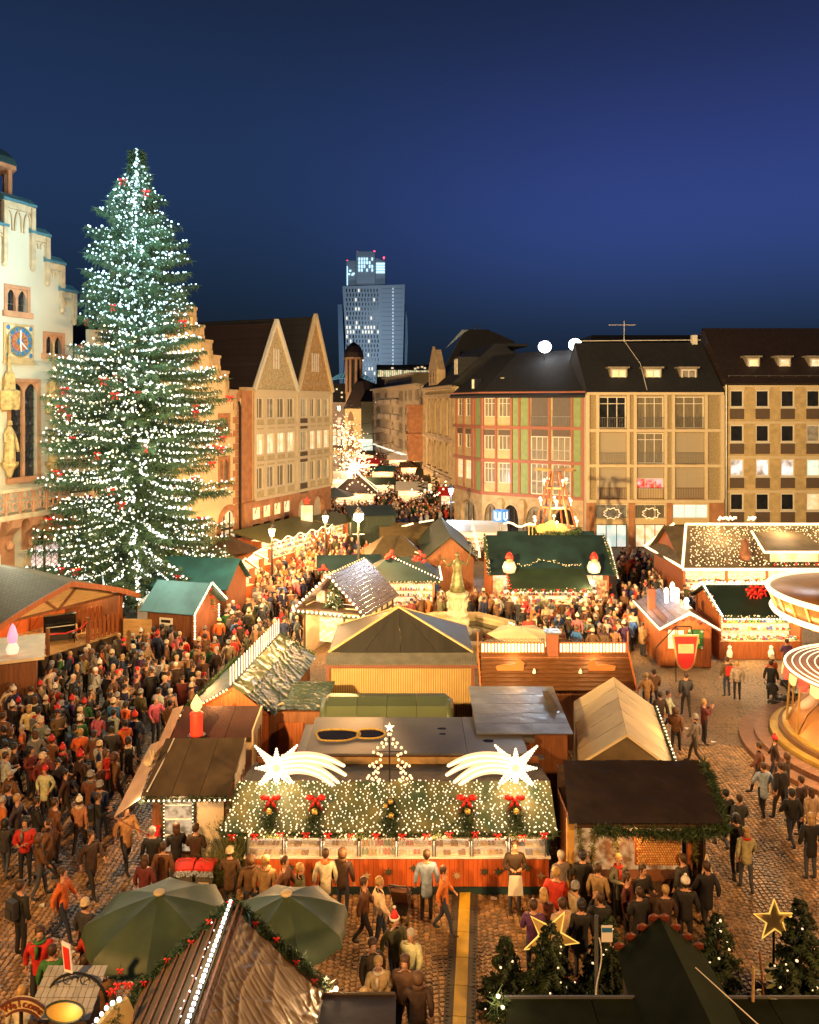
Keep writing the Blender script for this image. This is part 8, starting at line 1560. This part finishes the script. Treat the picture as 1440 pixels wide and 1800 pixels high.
# ---------------------------------------------------------------- pushchairs
def pram(name, lab, loc, rz, m1, m2, hood=True):
    t = thing(name, lab, 'pushchair', loc, rz)
    for x in (-.24, .24):
        for y in (-.35, .35): m = MB(); c = V((x, y, .1)); m.tube([c - V((.02, 0, 0)), c + V((.02, 0, 0))], .1, 12); m.obj('wheel', rub, t)
        m = MB(); m.bar((x, -.35, .1), (x, .45, 1.0), .025).bar((x, .35, .1), (x, -.15, .55), .025); m.obj('frame_tube', m2, t)
    m = MB(); m.tube([(-.24, .45, 1.0), (-.22, .52, 1.06), (.22, .52, 1.06), (.24, .45, 1.0)], .018, 6); m.obj('handle', metal_d, t)
    m = MB(); m.prism([(-.2, -.4, .5), (-.2, -.35, .4), (-.2, .1, .38), (-.2, .35, .8), (-.2, .28, .85), (-.2, .05, .5)], (.4, 0, 0)); m.obj('seat', m1, t)
    if hood: m = MB(); m.lathe([(.26, 0), (.24, .14), (.15, .24), (0, .28)], 10, (0, .22, .75)); m.obj('hood', m1, t)
    m = MB(); m.box(-.17, .17, -.1, .25, .15, .3); m.obj('basket', metal_d, t)
pram('pushchair', 'silver framed pushchair with brown seat standing in front of the red sweets stall', (-.22, 20.2, .02), R(170), mat('brown_seat', (.10, .04, .02), .6), metal, False); foot(-.7, 19.7, 0, 1, 1, 0)
p = G(1368, 1245); pram('pushchair', 'dark pushchair with pale blanket beside the carousel steps', (p.x, p.y, .02), R(60), metal_d, metal_d); foot(p.x-.5, p.y-.5, 0, 1, 1, 0)
p = G(1392, 1240); pram('pushchair', 'second dark hooded pushchair next to the pale blanketed one', (p.x+.1, p.y+.2, .02), R(80), metal_d, metal); foot(p.x-.4, p.y-.4, 0, 1, 1, 0)
# litter scraps on the paving
for i, (px, py) in enumerate(((868, 1582), (1207, 1282), (73, 1595), (1255, 1306), (125, 1678), (1128, 1490))):
    p = G(px, py); o = MB().add([(-.09, -.06, 0), (.08, -.07, .02), (.1, .05, 0), (-.07, .07, .03)], [(0, 1, 2, 3)]).obj('paper_scrap', white, None); o.location = (p.x, p.y, .035); o.rotation_euler.z = i; tag(o, ['white paper scrap right of the yellow cable cover', 'white scrap on the cobbles near the cream tent', 'small scrap on the cobbles by the man with backpack', 'tiny scrap in front of the carousel steps', 'tiny scrap beside the left parasol', 'small scrap near the firewood hut'][i], 'litter')
# ---------------------------------------------------------------- people
def skin_mesh(pts, edges, rad, sub=1, root=0):
    me = bpy.data.meshes.new('s'); me.from_pydata(pts, edges, []); o = bpy.data.objects.new('s', me); COL.objects.link(o)
    o.modifiers.new('k', 'SKIN'); me.skin_vertices[0].data.foreach_set('radius', [x for r_ in rad for x in ((r_, r_) if not isinstance(r_, tuple) else r_)])
    for i, v in enumerate(me.skin_vertices[0].data): v.use_root = (i == root)
    if sub: s = o.modifiers.new('u', 'SUBSURF'); s.levels = sub; s.render_levels = sub
    dg = bpy.context.evaluated_depsgraph_get(); dg.update(); ev = o.evaluated_get(dg); m2 = bpy.data.meshes.new_from_object(ev); bpy.data.objects.remove(o); bpy.data.meshes.remove(me)
    return m2
def objcol(name, rough=.75):
    m = bpy.data.materials.new(name); m.use_nodes = True; t = m.node_tree; p = t.nodes['Principled BSDF']; oi = t.nodes.new('ShaderNodeObjectInfo'); n = t.nodes.new('ShaderNodeTexNoise'); n.inputs['Scale'].default_value = 11; n.inputs['Detail'].default_value = 4
    co = t.nodes.new('ShaderNodeTexCoord'); mr_ = t.nodes.new('ShaderNodeMapRange'); mr_.inputs[3].default_value = .35; mr_.inputs[4].default_value = 1.75; mx_ = t.nodes.new('ShaderNodeMix'); mx_.data_type = 'RGBA'; mx_.blend_type = 'MULTIPLY'; mx_.inputs[0].default_value = 1
    t.links.new(co.outputs['Object'], n.inputs[0]); t.links.new(n.outputs[0], mr_.inputs[0]); t.links.new(oi.outputs['Color'], mx_.inputs[6]); t.links.new(mr_.outputs[0], mx_.inputs[7]); t.links.new(mx_.outputs[2], p.inputs['Base Color']); p.inputs['Roughness'].default_value = rough
    bp = t.nodes.new('ShaderNodeBump'); bp.inputs['Strength'].default_value = .5; bp.inputs['Distance'].default_value = .02; t.links.new(n.outputs[0], bp.inputs['Height']); t.links.new(bp.outputs[0], p.inputs['Normal']); return m
M_cloth = objcol('clothing'); M_trou = objcol('trousers'); M_hair = objcol('hair_colour', .6)
M_skin = mat('skin', (.50, .27, .17), .55, var=.08); M_shoe = mat('shoe_leather', (.02, .015, .012), .4); M_eye = mat('eye', (.02, .015, .01), .3)
def pose(kind):
    """joints for the legs and arms; the person faces -y"""
    L = dict(hipL=(-.1,0,.9), hipR=(.1,0,.9), kL=(-.105,-.02,.49), kR=(.105,-.02,.49), aL=(-.11,.02,.09), aR=(.11,.02,.09))
    A = dict(eL=(-.27,.03,1.15), wL=(-.28,-.05,.92), eR=(.27,.03,1.15), wR=(.28,-.05,.92))
    if kind == 'walk': L.update(kL=(-.1,-.17,.5), aL=(-.1,-.24,.1), kR=(.1,.05,.48), aR=(.1,.30,.16)); A.update(eL=(-.26,.12,1.17), wL=(-.25,.10,.93), eR=(.26,-.08,1.16), wR=(.23,-.26,1.0))
    if kind == 'walk2': L.update(kR=(.1,-.13,.5), aR=(.1,-.17,.09), kL=(-.1,.06,.48), aL=(-.1,.22,.12)); A.update(eR=(.26,.10,1.17), wR=(.25,.04,.93), eL=(-.26,-.06,1.16), wL=(-.24,-.22,.98))
    if kind == 'hold': A.update(eL=(-.26,-.02,1.16), wL=(-.1,-.28,1.2), eR=(.26,-.02,1.16), wR=(.1,-.28,1.22))
    if kind == 'reach': A.update(eR=(.27,-.1,1.2), wR=(.2,-.36,1.24), eL=(-.26,.03,1.15), wL=(-.2,-.12,.96)); L.update(kL=(-.12,-.05,.49), aL=(-.14,-.02,.09))
    if kind == 'phone': A.update(eL=(-.25,-.12,1.24), wL=(-.08,-.3,1.48), eR=(.25,-.12,1.24), wR=(.08,-.3,1.48))
    if kind == 'pocket': A.update(eL=(-.32,.06,1.17), wL=(-.2,-.08,.97), eR=(.32,.06,1.17), wR=(.2,-.08,.97)); L.update(kR=(.14,-.03,.49), aR=(.17,.0,.09))
    return L, A
def body(kind, sub=1, nod=0.0):
    L, A = pose(kind); q = lambda a, b, t: tuple(a[i]+(b[i]-a[i])*t for i in range(3))
    P = [(0,0,.96), (0,-.005,1.15), (0,.0,1.34), (0,.01,1.47), (0,-.01,1.54), (0,-.015-nod*.3,1.61), (0,0-nod,1.69), (0,.0-nod,1.75)]; rd = [(.145,.11), (.13,.10), (.16,.115), (.06,.06), (.052,.055), (.068,.082), (.078,.098), (.05,.065)]
    E = [(i, i+1) for i in range(7)]
    def chain(root, pts, rs):
        prev = root
        for p_, r_ in zip(pts, rs): P.append(p_); rd.append(r_); E.append((prev, len(P)-1)); prev = len(P)-1
        return prev
    for s in 'LR':
        sg = -1 if s == 'L' else 1; a = L['a'+s]
        chain(0, [L['hip'+s], L['k'+s], (a[0], a[1], a[2]), (a[0]+sg*.01, a[1]-.12, a[2]-.04), (a[0]+sg*.01, a[1]-.19, a[2]-.05)], [.09, .062, .045, .042, .03])
        sh = (sg*.185, 0, 1.41); w = A['w'+s]; e = A['e'+s]; d = tuple(w[i]-e[i] for i in range(3)); ln = math.sqrt(sum(x*x for x in d)); d = tuple(x/ln for x in d)
        chain(2, [sh, e, w, tuple(w[i]+d[i]*.07 for i in range(3))], [.062, .046, .028, (.036, .02)])
    chain(5, [(0, -.1-nod, 1.625)], [.016])            # nose
    me = skin_mesh(P, E, rd, sub); mb = MB(); mb.v = [tuple(v.co) for v in me.vertices]; mb.f = [tuple(p.vertices) for p in me.polygons]; mb.m = []
    for p in me.polygons:
        c = p.center; hand = any((V(c) - V(A['w'+s])).length < .13 and abs(c.x) > .03 or (V(c)-V(A['w'+s])).length < .1 for s in 'LR')
        mb.m.append(1 if (c.z > 1.46 or hand) else (2 if c.z < .115 or (c.z < .2 and c.y > .25) else 0))
    if sub:
        for s in 'LR':                                   # five fingers on each palm
            sg = -1 if s == 'L' else 1; w = V(A['w'+s]); d = (w - V(A['e'+s])).normalized(); side = d.cross(V((0, 0, 1)) if abs(d.z) < .9 else V((0, 1, 0))).normalized(); nn = side.cross(d)
            for k, (o, l) in enumerate(((-.027, .055), (-.009, .07), (.009, .074), (.027, .062))):
                b = w + d*.085 + side*o; mb.tube([b - d*.02, b + d*l*.5 + nn*.006, b + d*l*.75 - nn*.02], [.0085, .008, .006], 5, 1)
            b = w + d*.05 + side*sg*-.03; mb.tube([b, b + (d+side*-sg).normalized()*.035, b + (d*1.6+side*-sg).normalized()*.06], [.010, .009, .007], 5, 1)
        for sg in (-1, 1): mb.sph((sg*.03, -.088-nod, 1.665), .011, 3); mb.sph((sg*.083, .0-nod, 1.65), (.014, .022, .032), 1)
        mb.box(-.022, .022, -.099-nod, -.09-nod, 1.598, 1.604, 3)
    me2 = mb.mesh('person', [M_trou, M_skin, M_shoe, M_eye], True); bpy.data.meshes.remove(me); return me2
def coat(kind, length=.74, sub=1, puff=1.0, noh=0):
    L, A = pose(kind); P = [(0,0,length), (0,0,.97), (0,0,1.16), (0,0,1.36), (0,.01,1.455)]; rd = [(.185,.16), (.175,.145), (.158*puff,.13*puff), (.185*puff,.145*puff), (.085,.085)]; E = [(0,1), (1,2), (2,3), (3,4)]
    for s in 'LR':
        sg = -1 if s == 'L' else 1; prev = 3; w = V(A['w'+s]); e = V(A['e'+s])
        for p_, r_ in (((sg*.19, 0, 1.405), .078*puff), (A['e'+s], .066*puff), (tuple(e.lerp(w, .92)), .048*puff)): P.append(p_); rd.append(r_); E.append((prev, len(P)-1)); prev = len(P)-1
    me = skin_mesh(P, E, rd, sub); me.name = 'coat'; me.materials.clear(); me.materials.append(M_cloth); me.polygons.foreach_set('use_smooth', [True]*len(me.polygons)); return me
def headgear(kind):
    mb = MB(); c = (0, .012, 1.69)
    if kind == 'hair': mb.lathe([(.088, -.07), (.098, -.01), (.094, .05), (.06, .088), (0, .1)], 12, c); mb.sph((0, .05, 1.64), (.082, .06, .09))
    if kind == 'long': mb.lathe([(.09, -.05), (.1, -.0), (.095, .05), (.06, .09), (0, .1)], 12, c); mb.sph((0, .065, 1.58), (.1, .055, .16)); mb.sph((-.075, .0, 1.6), (.03, .05, .11)); mb.sph((.075, .0, 1.6), (.03, .05, .11))
    if kind == 'beanie': mb.lathe([(.102, -.03), (.108, -.0), (.102, .06), (.065, .105), (0, .12)], 12, c); mb.lathe([(.112, -.045), (.114, .0), (.1, .0)], 12, c)
    if kind == 'pom': mb.lathe([(.102, -.03), (.108, -.0), (.1, .06), (.06, .11), (0, .125)], 12, c); mb.sph((0, .012, 1.84), .045)
    if kind == 'hood': mb.lathe([(.10, -.12), (.125, -.04), (.12, .05), (.07, .1), (0, .125)], 12, (0, .035, 1.69)); mb.sph((0, .07, 1.52), (.13, .08, .09))
    if kind == 'cap': mb.lathe([(.1, -.0), (.1, .05), (.06, .085), (0, .09)], 12, c); mb.prism([(-.07, -.08, 1.69), (.07, -.08, 1.69), (.05, -.17, 1.68), (-.05, -.17, 1.68)], (0, 0, .012))
    if kind == 'santa': mb.lathe([(.1, .02), (.085, .08), (.04, .16), (0, .2)], 12, c); mb.lathe([(.112, -.03), (.118, .02), (.1, .025)], 12, c, mi=1); mb.sph((.02, .05, 1.9), .04, 1)
    return mb.mesh('hat' if kind not in ('hair', 'long') else 'hair', [M_hair, white], True)
KINDS = ['stand', 'walk', 'walk2', 'hold', 'reach', 'phone', 'pocket']
BODY = {k: body(k, 1, .012 if k in ('hold', 'phone') else 0) for k in KINDS}
COAT = {(k, l): coat(k, (.72, .60, .84)[l], 1, (1, 1.05, 1.12)[l]) for k in KINDS for l in range(3)}
HEAD = {k: headgear(k) for k in ('hair', 'long', 'beanie', 'pom', 'hood', 'cap', 'santa')}
_b = MB(); _b.box(-.14, .14, .13, .27, 1.02, 1.42).box(-.10, .10, .27, .31, 1.06, 1.26); BAG = _b.mesh('backpack', M_cloth)
_b = MB(); _b.tube([(.095*math.cos(a), .01+.09*math.sin(a), 1.475) for a in [2*PI*i/12 for i in range(12)]], .035, 6, closed=True); _b.box(-.08, -.02, -.16, -.13, 1.2, 1.46); SCARF = _b.mesh('scarf', M_cloth, True)
_b = MB(); _b.prism([(-.16, -.155, 1.0), (.16, -.155, 1.0), (.19, -.165, .52), (-.19, -.165, .52)], (0, -.015, 0)); APRON = _b.mesh('apron', white)
CC = {'black': (.012,.011,.012), 'charcoal': (.035,.035,.04), 'navy': (.015,.025,.07), 'dark brown': (.045,.022,.012), 'brown': (.13,.06,.025), 'olive': (.07,.065,.025), 'maroon': (.12,.02,.018), 'red': (.50,.025,.015), 'orange': (.55,.14,.03), 'tan': (.32,.18,.08), 'beige': (.42,.32,.19), 'cream': (.60,.52,.38), 'grey': (.14,.14,.14), 'light grey': (.38,.38,.38), 'blue': (.03,.10,.32), 'purple': (.09,.03,.12), 'green': (.03,.14,.04), 'pale blue': (.28,.38,.5), 'pink': (.5,.12,.16)}
HG = {'brown hair': ('hair', (.05,.025,.012)), 'blond hair': ('hair', (.38,.24,.09)), 'black hair': ('hair', (.01,.009,.008)), 'grey hair': ('hair', (.35,.33,.3)), 'long brown hair': ('long', (.07,.03,.012)), 'long blond hair': ('long', (.42,.27,.11)), 'dark beanie': ('beanie', (.015,.015,.02)), 'grey beanie': ('beanie', (.22,.22,.22)), 'white bobble hat': ('pom', (.65,.62,.55)), 'red bobble hat': ('pom', (.5,.02,.02)), 'brown hood': ('hood', (.10,.05,.025)), 'black hood': ('hood', (.015,.014,.015)), 'dark cap': ('cap', (.02,.02,.03)), 'cream beanie': ('beanie', (.55,.45,.3)), 'red santa hat': ('santa', (.6,.02,.015))}
PPL = []; NP = 0; USED = set()
def person(x, y, rz, coatc, head, kind='stand', ln=0, h=1.0, extra=(), label=None, group=None, trou=None):
    global NP
    o = thing('person', label, 'person', (x, y, .022), rz, group, BODY[kind]); o.scale = (h*rnd.uniform(.96, 1.04), h*rnd.uniform(.96, 1.04), h); o.color = (*(trou or rnd.choice([(.012,.012,.016), (.02,.03,.06), (.03,.025,.02), (.015,.015,.02), (.05,.06,.09)])), 1)
    c = link('coat', COAT[(kind, ln)], o); c.color = (*[v*rnd.uniform(.75, 1.1) for v in CC[coatc]], 1)
    hk, hc = HG[head]; q = link('hair' if hk in ('hair', 'long') else 'hat', HEAD[hk], o); q.color = (*hc, 1)
    if hk not in ('hair', 'long', 'hood'): z = link('hair', HEAD['hair'], o); z.color = (.05, .03, .015, 1); z.scale = (.97, .97, .985)
    for e, ec in extra: z = link({'bag': 'backpack', 'scarf': 'scarf', 'apron': 'apron'}[e], {'bag': BAG, 'scarf': SCARF, 'apron': APRON}[e], o); z.color = (*CC[ec], 1)
    PPL.append((x, y)); NP += 1; return o
def clear(x, y, d=.42): return all((x-a)**2 + (y-b)**2 > d*d for a, b in PPL)
# individually placed people: head pixel, coat, head, pose, facing (deg, 0 = towards the camera), extras, phrase
IND = [
(36,1558,'black','brown hair','stand',150,(('bag','charcoal'),),'standing alone by the left parasol'),
(30,1405,'charcoal','blond hair','walk',100,(),'in the crowd at the left edge'),(65,1410,'black','brown hair','walk2',120,(),'next to the left edge'),
(150,1590,'charcoal','cream beanie','stand',160,(),'just left of the big green parasol'),(160,1632,'red','blond hair','hold',200,(),'half under the left parasol'),
(70,1640,'red','brown hair','walk',20,(('scarf','green'),),'near the small red iron-arch sign'),(92,1672,'green','brown hair','stand',190,(),'right beside the small red sign'),
(150,1690,'tan','brown hair','hold',180,(),'under the left parasol rim'),(178,1706,'brown','brown hood','stand',170,(),'between left parasol and arched board'),(40,1745,'cream','long blond hair','stand',180,(),'behind the welcome banner'),
(268,1462,'black','grey hair','stand',190,(),'left of the brown hut front'),(255,1512,'maroon','long brown hair','stand',170,(),'left of the red-lidded bins'),(287,1490,'brown','brown hair','stand',180,(),'between brown hut and bins'),
(310,1455,'black','long brown hair','hold',200,(),'at the lit window of the brown hut'),(352,1462,'dark brown','brown hair','hold',170,(),'at the white door of the brown hut'),
(404,1498,'brown','cream beanie','hold',180,(),'at the left corner of the sweets stall'),(440,1512,'brown','brown hood','stand',200,(),'left at the sweets stall counter'),(467,1514,'tan','blond hair','stand',170,(('scarf','tan'),),'second from left at the sweets stall'),
(572,1502,'cream','brown hair','stand',190,(('scarf','orange'),),'at the second glass case'),(603,1500,'dark brown','brown hood','stand',165,(),'at the sweets stall beside the pale fur coat'),
(640,1552,'brown','brown hair','walk',90,(),'crossing right of the right parasol'),(665,1550,'cream','blond hair','walk2',100,(),'crossing beside the pushchair'),
(694,1618,'olive','red santa hat','walk',30,(),'in front of the stall near the bottom'),(722,1645,'cream','grey hair','walk',340,(),'right of the santa hatted one'),(655,1662,'dark brown','brown hair','walk2',20,(),'left of the santa hatted one'),
(668,1682,'beige','blond hair','hold',10,(('scarf','cream'),),'below the santa hatted one'),(712,1692,'brown','long brown hair','walk',350,(),'near the bottom by the cable cover'),(640,1752,'tan','blond hair','stand',0,(),'lowest, behind the box roof'),(735,1720,'dark brown','brown hood','walk',180,(),'at the bottom left of the yellow cable cover'),
(750,1504,'pale blue','brown hair','stand',185,(),'looking into the middle glass case'),(780,1532,'orange','brown hair','walk',80,(),'beside the pale blue jacket'),
(905,1487,'dark brown','brown hair','hold',0,(('apron','cream'),),'standing with white apron before the right glass cases'),
(990,1500,'grey','grey hair','stand',200,(),'at the right end of the sweets stall'),(1030,1492,'black','dark beanie','hold',180,(),'left under the black roof garland'),(1075,1500,'grey','blond hair','hold',20,(('scarf','red'),),'below the firewood panel with red scarf'),
(1052,1528,'tan','brown hair','stand',150,(),'left of the firewood panel'),(978,1535,'red','blond hair','stand',160,(),'right of the apron wearer'),(1012,1560,'beige','grey beanie','stand',120,(),'in front of the post of the black hut'),
(1130,1530,'black','brown hair','hold',30,(),'under the firewood panel'),(1103,1545,'maroon','brown hair','stand',60,(),'left of the menu board group'),(1124,1570,'black','brown hair','hold',200,(),'in the middle of the firewood group'),
(1170,1566,'dark brown','blond hair','stand',180,(),'right in the firewood group'),(1205,1552,'black','white bobble hat','stand',170,(),'with pale hat near the menu board'),(1242,1524,'black','brown hair','walk',190,(),'right of the menu board'),(1198,1500,'charcoal','brown hair','stand',210,(),'directly beside the menu board'),
(938,1592,'purple','brown hair','hold',180,(),'left behind the star and fir'),(956,1572,'tan','long blond hair','hold',160,(),'just above the left star'),(988,1590,'beige','brown hair','stand',200,(),'right above the left star'),(1022,1592,'black','dark beanie','stand',180,(),'before the metal pole'),(1056,1580,'black','brown hair','phone',180,(),'holding a phone up beside the pole'),
(1252,1388,'maroon','blond hair','walk',200,(),'beside the black roof garland'),(1268,1392,'black','black hair','walk',190,(),'next right of the garland corner'),(1300,1405,'charcoal','brown hair','walk2',180,(),'ahead of the couple on open cobbles'),(1294,1440,'black','dark beanie','walk',170,(),'left half of the couple on open cobbles'),
(1312,1462,'beige','long blond hair','walk2',175,(('scarf','red'),),'with red scarf and shoulder bag on open cobbles'),(1334,1312,'brown','brown hair','walk',240,(),'at the carousel steps, left'),(1362,1300,'dark brown','red bobble hat','walk2',250,(),'at the carousel steps, upper'),
(1342,1348,'pale blue','brown hair','walk',180,(),'before the carousel steps'),(1372,1348,'black','brown hair','walk2',200,(),'right before the carousel steps'),(1408,1372,'dark brown','brown hair','stand',220,(),'by the carousel platform edge'),(1426,1392,'beige','long brown hair','stand',200,(),'lower by the carousel edge'),(1392,1395,'black','dark beanie','walk',190,(),'in the carousel queue'),
(1425,1438,'black','long blond hair','stand',185,(),'alone at the right edge'),(1382,1330,'dark brown','brown hood','stand',230,(),'nearest the golden platform'),
(1278,1160,'olive','brown hair','stand',190,(('bag','red'),),'left of the pair before the lace-roofed stall'),(1296,1168,'beige','blond hair','stand',170,(),'right of the pair before the lace-roofed stall'),(1333,1176,'black','brown hair','stand',160,(),'beside the one with the orange jacket'),
(1358,1158,'orange','cream beanie','hold',200,(),'pushing the pushchair'),(1340,1210,'maroon','brown hair','walk',120,(),'small child'),(1383,1128,'purple','brown hair','hold',180,(),'at the lace-roofed stall counter'),
(1175,1220,'cream','brown hair','walk',60,(),'right of the cream tent'),(1206,1188,'charcoal','brown hair','walk2',180,(),'below the shield sign'),(1238,1235,'maroon','blond hair','phone',90,(),'taking a picture on the open cobbles'),(1222,1262,'grey','grey beanie','walk',240,(),'in light trousers mid square'),(1136,1188,'tan','blond hair','walk',200,(),'beside the slat roof hut'),(1150,1182,'brown','brown hair','walk2',180,(),'left below the shield sign'),(1160,1222,'dark brown','brown hair','walk',190,(),'at the cream tent eave'),
(1188,1250,'brown','brown hood','walk',150,(),'beside the cream tent lights'),(905,1075,'black','red santa hat','stand',30,(),'by the right fountain fir'),(1180,1435,'brown','brown hair','stand',160,(),'hidden by garland'),(925,1085,'red','brown hair','stand',180,(),'in the bright red jacket near the fountain'),
(110,1535,'orange','brown hair','walk',90,(),'left of the bins, walking'),(222,1425,'tan','brown hair','walk',45,(),'beneath the pale side awning'),(70,1475,'brown','brown hood','walk2',120,(),'walking left of centre cobbles'),(160,1470,'dark brown','brown hair','walk',60,(),'amid the left cobbles'),
(500,1515,'brown','brown hair','walk',80,(),'before the second glass case'),(528,1528,'olive','blond hair','walk2',95,(),'between right parasol and stall'),(850,1640,'brown','brown hair','walk',170,(),'right of the yellow cable cover')]
done = set()
for (px, py, c, hd, kd, f, ex, ph) in IND:
    if px in (1180, 850): continue
    h = .68 if 'child' in ph else rnd.uniform(.94, 1.05); p = G(px, py, 1.66*h)
    for k in range(30):
        if not blocked(p.x, p.y, .08) and clear(p.x, p.y, .36): break
        p = G(px, py, 1.66*h) + V((rnd.uniform(-.5, .5), rnd.uniform(-.7, .35), 0))*(k/10)
    else: continue
    who = ('child' if 'child' in ph else 'person') + f' in {c} coat, {hd}, {ph}'
    who = 'child in maroon coat walking beside the pushchair' if 'child' in ph else who
    person(p.x, p.y, R(f), c, hd, kd, rnd.choice((0, 1, 2)), h, ex, who)
    if len(who.split()) > 16: print('LONG', who)
def inpoly(x, y, P):
    r_ = False
    for (x0, y0), (x1, y1) in zip(P, P[1:]+P[:1]):
        if (y0 > y) != (y1 > y) and x < (x1-x0)*(y-y0)/(y1-y0)+x0: r_ = not r_
    return r_
dark = ['black']*2 + ['charcoal', 'brown', 'navy', 'dark brown', 'dark brown', 'tan', 'brown', 'brown', 'olive', 'maroon', 'grey', 'tan', 'beige', 'black', 'dark brown', 'brown', 'navy', 'red', 'cream', 'orange', 'light grey']*2 + ['blue', 'purple', 'green', 'pink']
REG = [ # phrase, polygon in head pixels, individuals, density/m2, facing (deg or None), spread
('before the stage fence', [(0,1205),(60,1170),(140,1140),(220,1108),(330,1085),(330,1130),(200,1170),(60,1210),(0,1230)], 46, 1.2, 110, 40),
('right of the pale teal hut', [(330,1085),(420,1030),(450,1050),(440,1110),(380,1150),(330,1140)], 24, 1.0, 200, 60),
('amid the left crowd', [(0,1225),(60,1205),(200,1165),(330,1135),(400,1125),(370,1180),(320,1230),(290,1260),(200,1290),(0,1310)], 52, 1.35, 150, 60),
('in the left crowd front', [(0,1310),(200,1285),(250,1300),(235,1350),(180,1400),(110,1440),(0,1470)], 44, 1.15, 130, 60),
('beside the long green stall', [(450,1050),(440,1000),(480,985),(570,965),(640,965),(560,1000),(520,1030),(530,1090),(470,1110),(400,1120),(440,1105)], 22, 1.1, 20, 50),
('around the fountain', [(700,1040),(790,1040),(860,1030),(880,1060),(1110,1055),(1120,1110),(960,1115),(900,1120),(830,1095),(700,1085)], 36, 1.1, 180, 70),
('under the santa stall awning', [(870,1030),(1080,1030),(1090,1062),(880,1062)], 12, 1.4, 180, 30),
('between santa stall and outlined hut', [(1085,1010),(1150,1000),(1240,1015),(1250,1050),(1190,1060),(1110,1120),(1090,1060)], 12, .9, 180, 80),
('at the long net-lit stall', [(1210,1012),(1440,1012),(1440,1030),(1210,1035)], 8, .9, 180, 20),
]
lo_b = {k: body(k, 0) for k in ('stand', 'walk', 'hold')}; lo_c = {k: coat(k, .7, 0) for k in ('stand', 'walk', 'hold')}
CROWD = []
def sample(poly, dens, mind=.44):
    ws = [G(a, b, 1.62) for a, b in poly]; x0, x1 = min(w.x for w in ws), max(w.x for w in ws); y0, y1 = min(w.y for w in ws), max(w.y for w in ws); out = []; hit = 0; N = int((x1-x0)*(y1-y0)*dens*2.2)
    for _ in range(N):
        x, y = rnd.uniform(x0, x1), rnd.uniform(y0, y1); px, py = proj(x, y, 1.62)
        if inpoly(px, py, poly) and not blocked(x, y, .15) and clear(x, y, mind) and all((x-a)**2+(y-b)**2 > mind*mind for a, b in out): out.append((x, y))
    return out
for ph, poly, n, dens, fc, sp_ in REG:
    pts = sample(poly, dens); pts.sort(key=lambda p: p[1]); used = set()
    for i, (x, y) in enumerate(pts):
        f = R(fc + rnd.gauss(0, sp_))
        if i < n and NP < 296:
            for _ in range(200):
                c, hd = rnd.choice(dark), rnd.choice(list(HG)[:-1])
                if (c, hd) not in used: break
            used.add((c, hd)); person(x, y, f, c, hd, rnd.choice(KINDS[:5] + ['pocket', 'walk']), rnd.randrange(3), rnd.uniform(.92, 1.06), (('scarf', rnd.choice(('red', 'cream', 'grey'))),) if rnd.random() < .25 else ((('bag', rnd.choice(('black', 'navy', 'grey'))),) if rnd.random() < .15 else ()), f'person in {c} coat with {hd} {ph}')
        else: CROWD.append((x, y, f))
for poly, dens in (([(470,940),(560,915),(590,940),(640,950),(660,965),(560,975)], .9), ([(575,875),(800,868),(815,895),(660,915),(640,935),(590,925)], .8), ([(640,780),(665,780),(795,862),(640,880),(590,880)], .6), ([(1080,960),(1140,960),(1160,1000),(1085,1005)], .7), ([(660,990),(700,1000),(770,1020),(780,1045),(690,1050)], 1.0), ([(0,1410),(120,1400),(180,1420),(60,1480),(0,1480)], .25)):
    for x, y in sample(poly, dens, .5):
        if y < 190: CROWD.append((x, y, rnd.uniform(0, 6.28)))
# the far, uncountable remainder of the crowd: one mesh
cm = [mat('crowd_'+k.replace(' ', '_'), v, .8, var=.2, sc_=6) for k, v in CC.items()]; cn = list(CC); mats_ = cm + [M_skin, mat('crowd_trousers', (.02, .02, .028), .8), mat('crowd_hair', (.05, .028, .015), .7), white]
VS, FS, MI = [], [], []; nb = 0
lo = {}
for k in lo_b:
    b, c = lo_b[k], lo_c[k]; v = [tuple(p.co) for p in b.vertices]; f = [tuple(p.vertices) for p in b.polygons]; mi = [('t', 's', 't', 't')[p.material_index] for p in b.polygons]; o = len(v); v += [tuple(p.co) for p in c.vertices]; f += [tuple(i+o for i in p.vertices) for p in c.polygons]; mi += ['c']*len(c.polygons)
    hb = MB(); hb.lathe([(.095, -.06), (.102, .0), (.09, .06), (0, .105)], 8, (0, .015, 1.69)); o = len(v); v += hb.v; f += [tuple(i+o for i in q) for q in hb.f]; mi += ['h']*len(hb.f); lo[k] = (np.array(v), f, mi)
for x, y, rz in CROWD:
    k = rnd.choice(list(lo)); v, f, mi = lo[k]; c, s = math.cos(rz), math.sin(rz); h = rnd.uniform(.92, 1.07); q = np.empty_like(v); q[:, 0] = x + (v[:, 0]*c - v[:, 1]*s)*h; q[:, 1] = y + (v[:, 0]*s + v[:, 1]*c)*h; q[:, 2] = v[:, 2]*h + .01; VS.append(q)
    ci = cn.index(rnd.choice(dark)); hi = rnd.choice((21, 21, 21, 0, 11, 10, 22, 7)); FS += [tuple(i+nb for i in w) for w in f]; nb += len(v); MI += [{'t': 20, 's': 19, 'c': ci, 'h': hi}[w] for w in mi]
me = bpy.data.meshes.new('crowd'); me.from_pydata(np.concatenate(VS).tolist(), [], FS)
for m in mats_: me.materials.append(m)
me.polygons.foreach_set('material_index', MI); me.polygons.foreach_set('use_smooth', [True]*len(MI)); o = link('crowd', me, None, kind='stuff'); tag(o, 'dense far crowd of visitors filling the market lanes and the street', 'crowd')
print('PEOPLE', NP, 'CROWD', len(CROWD), 'TRIS', sum(len(p.data.polygons) for p in COL.objects if p.type == 'MESH'))
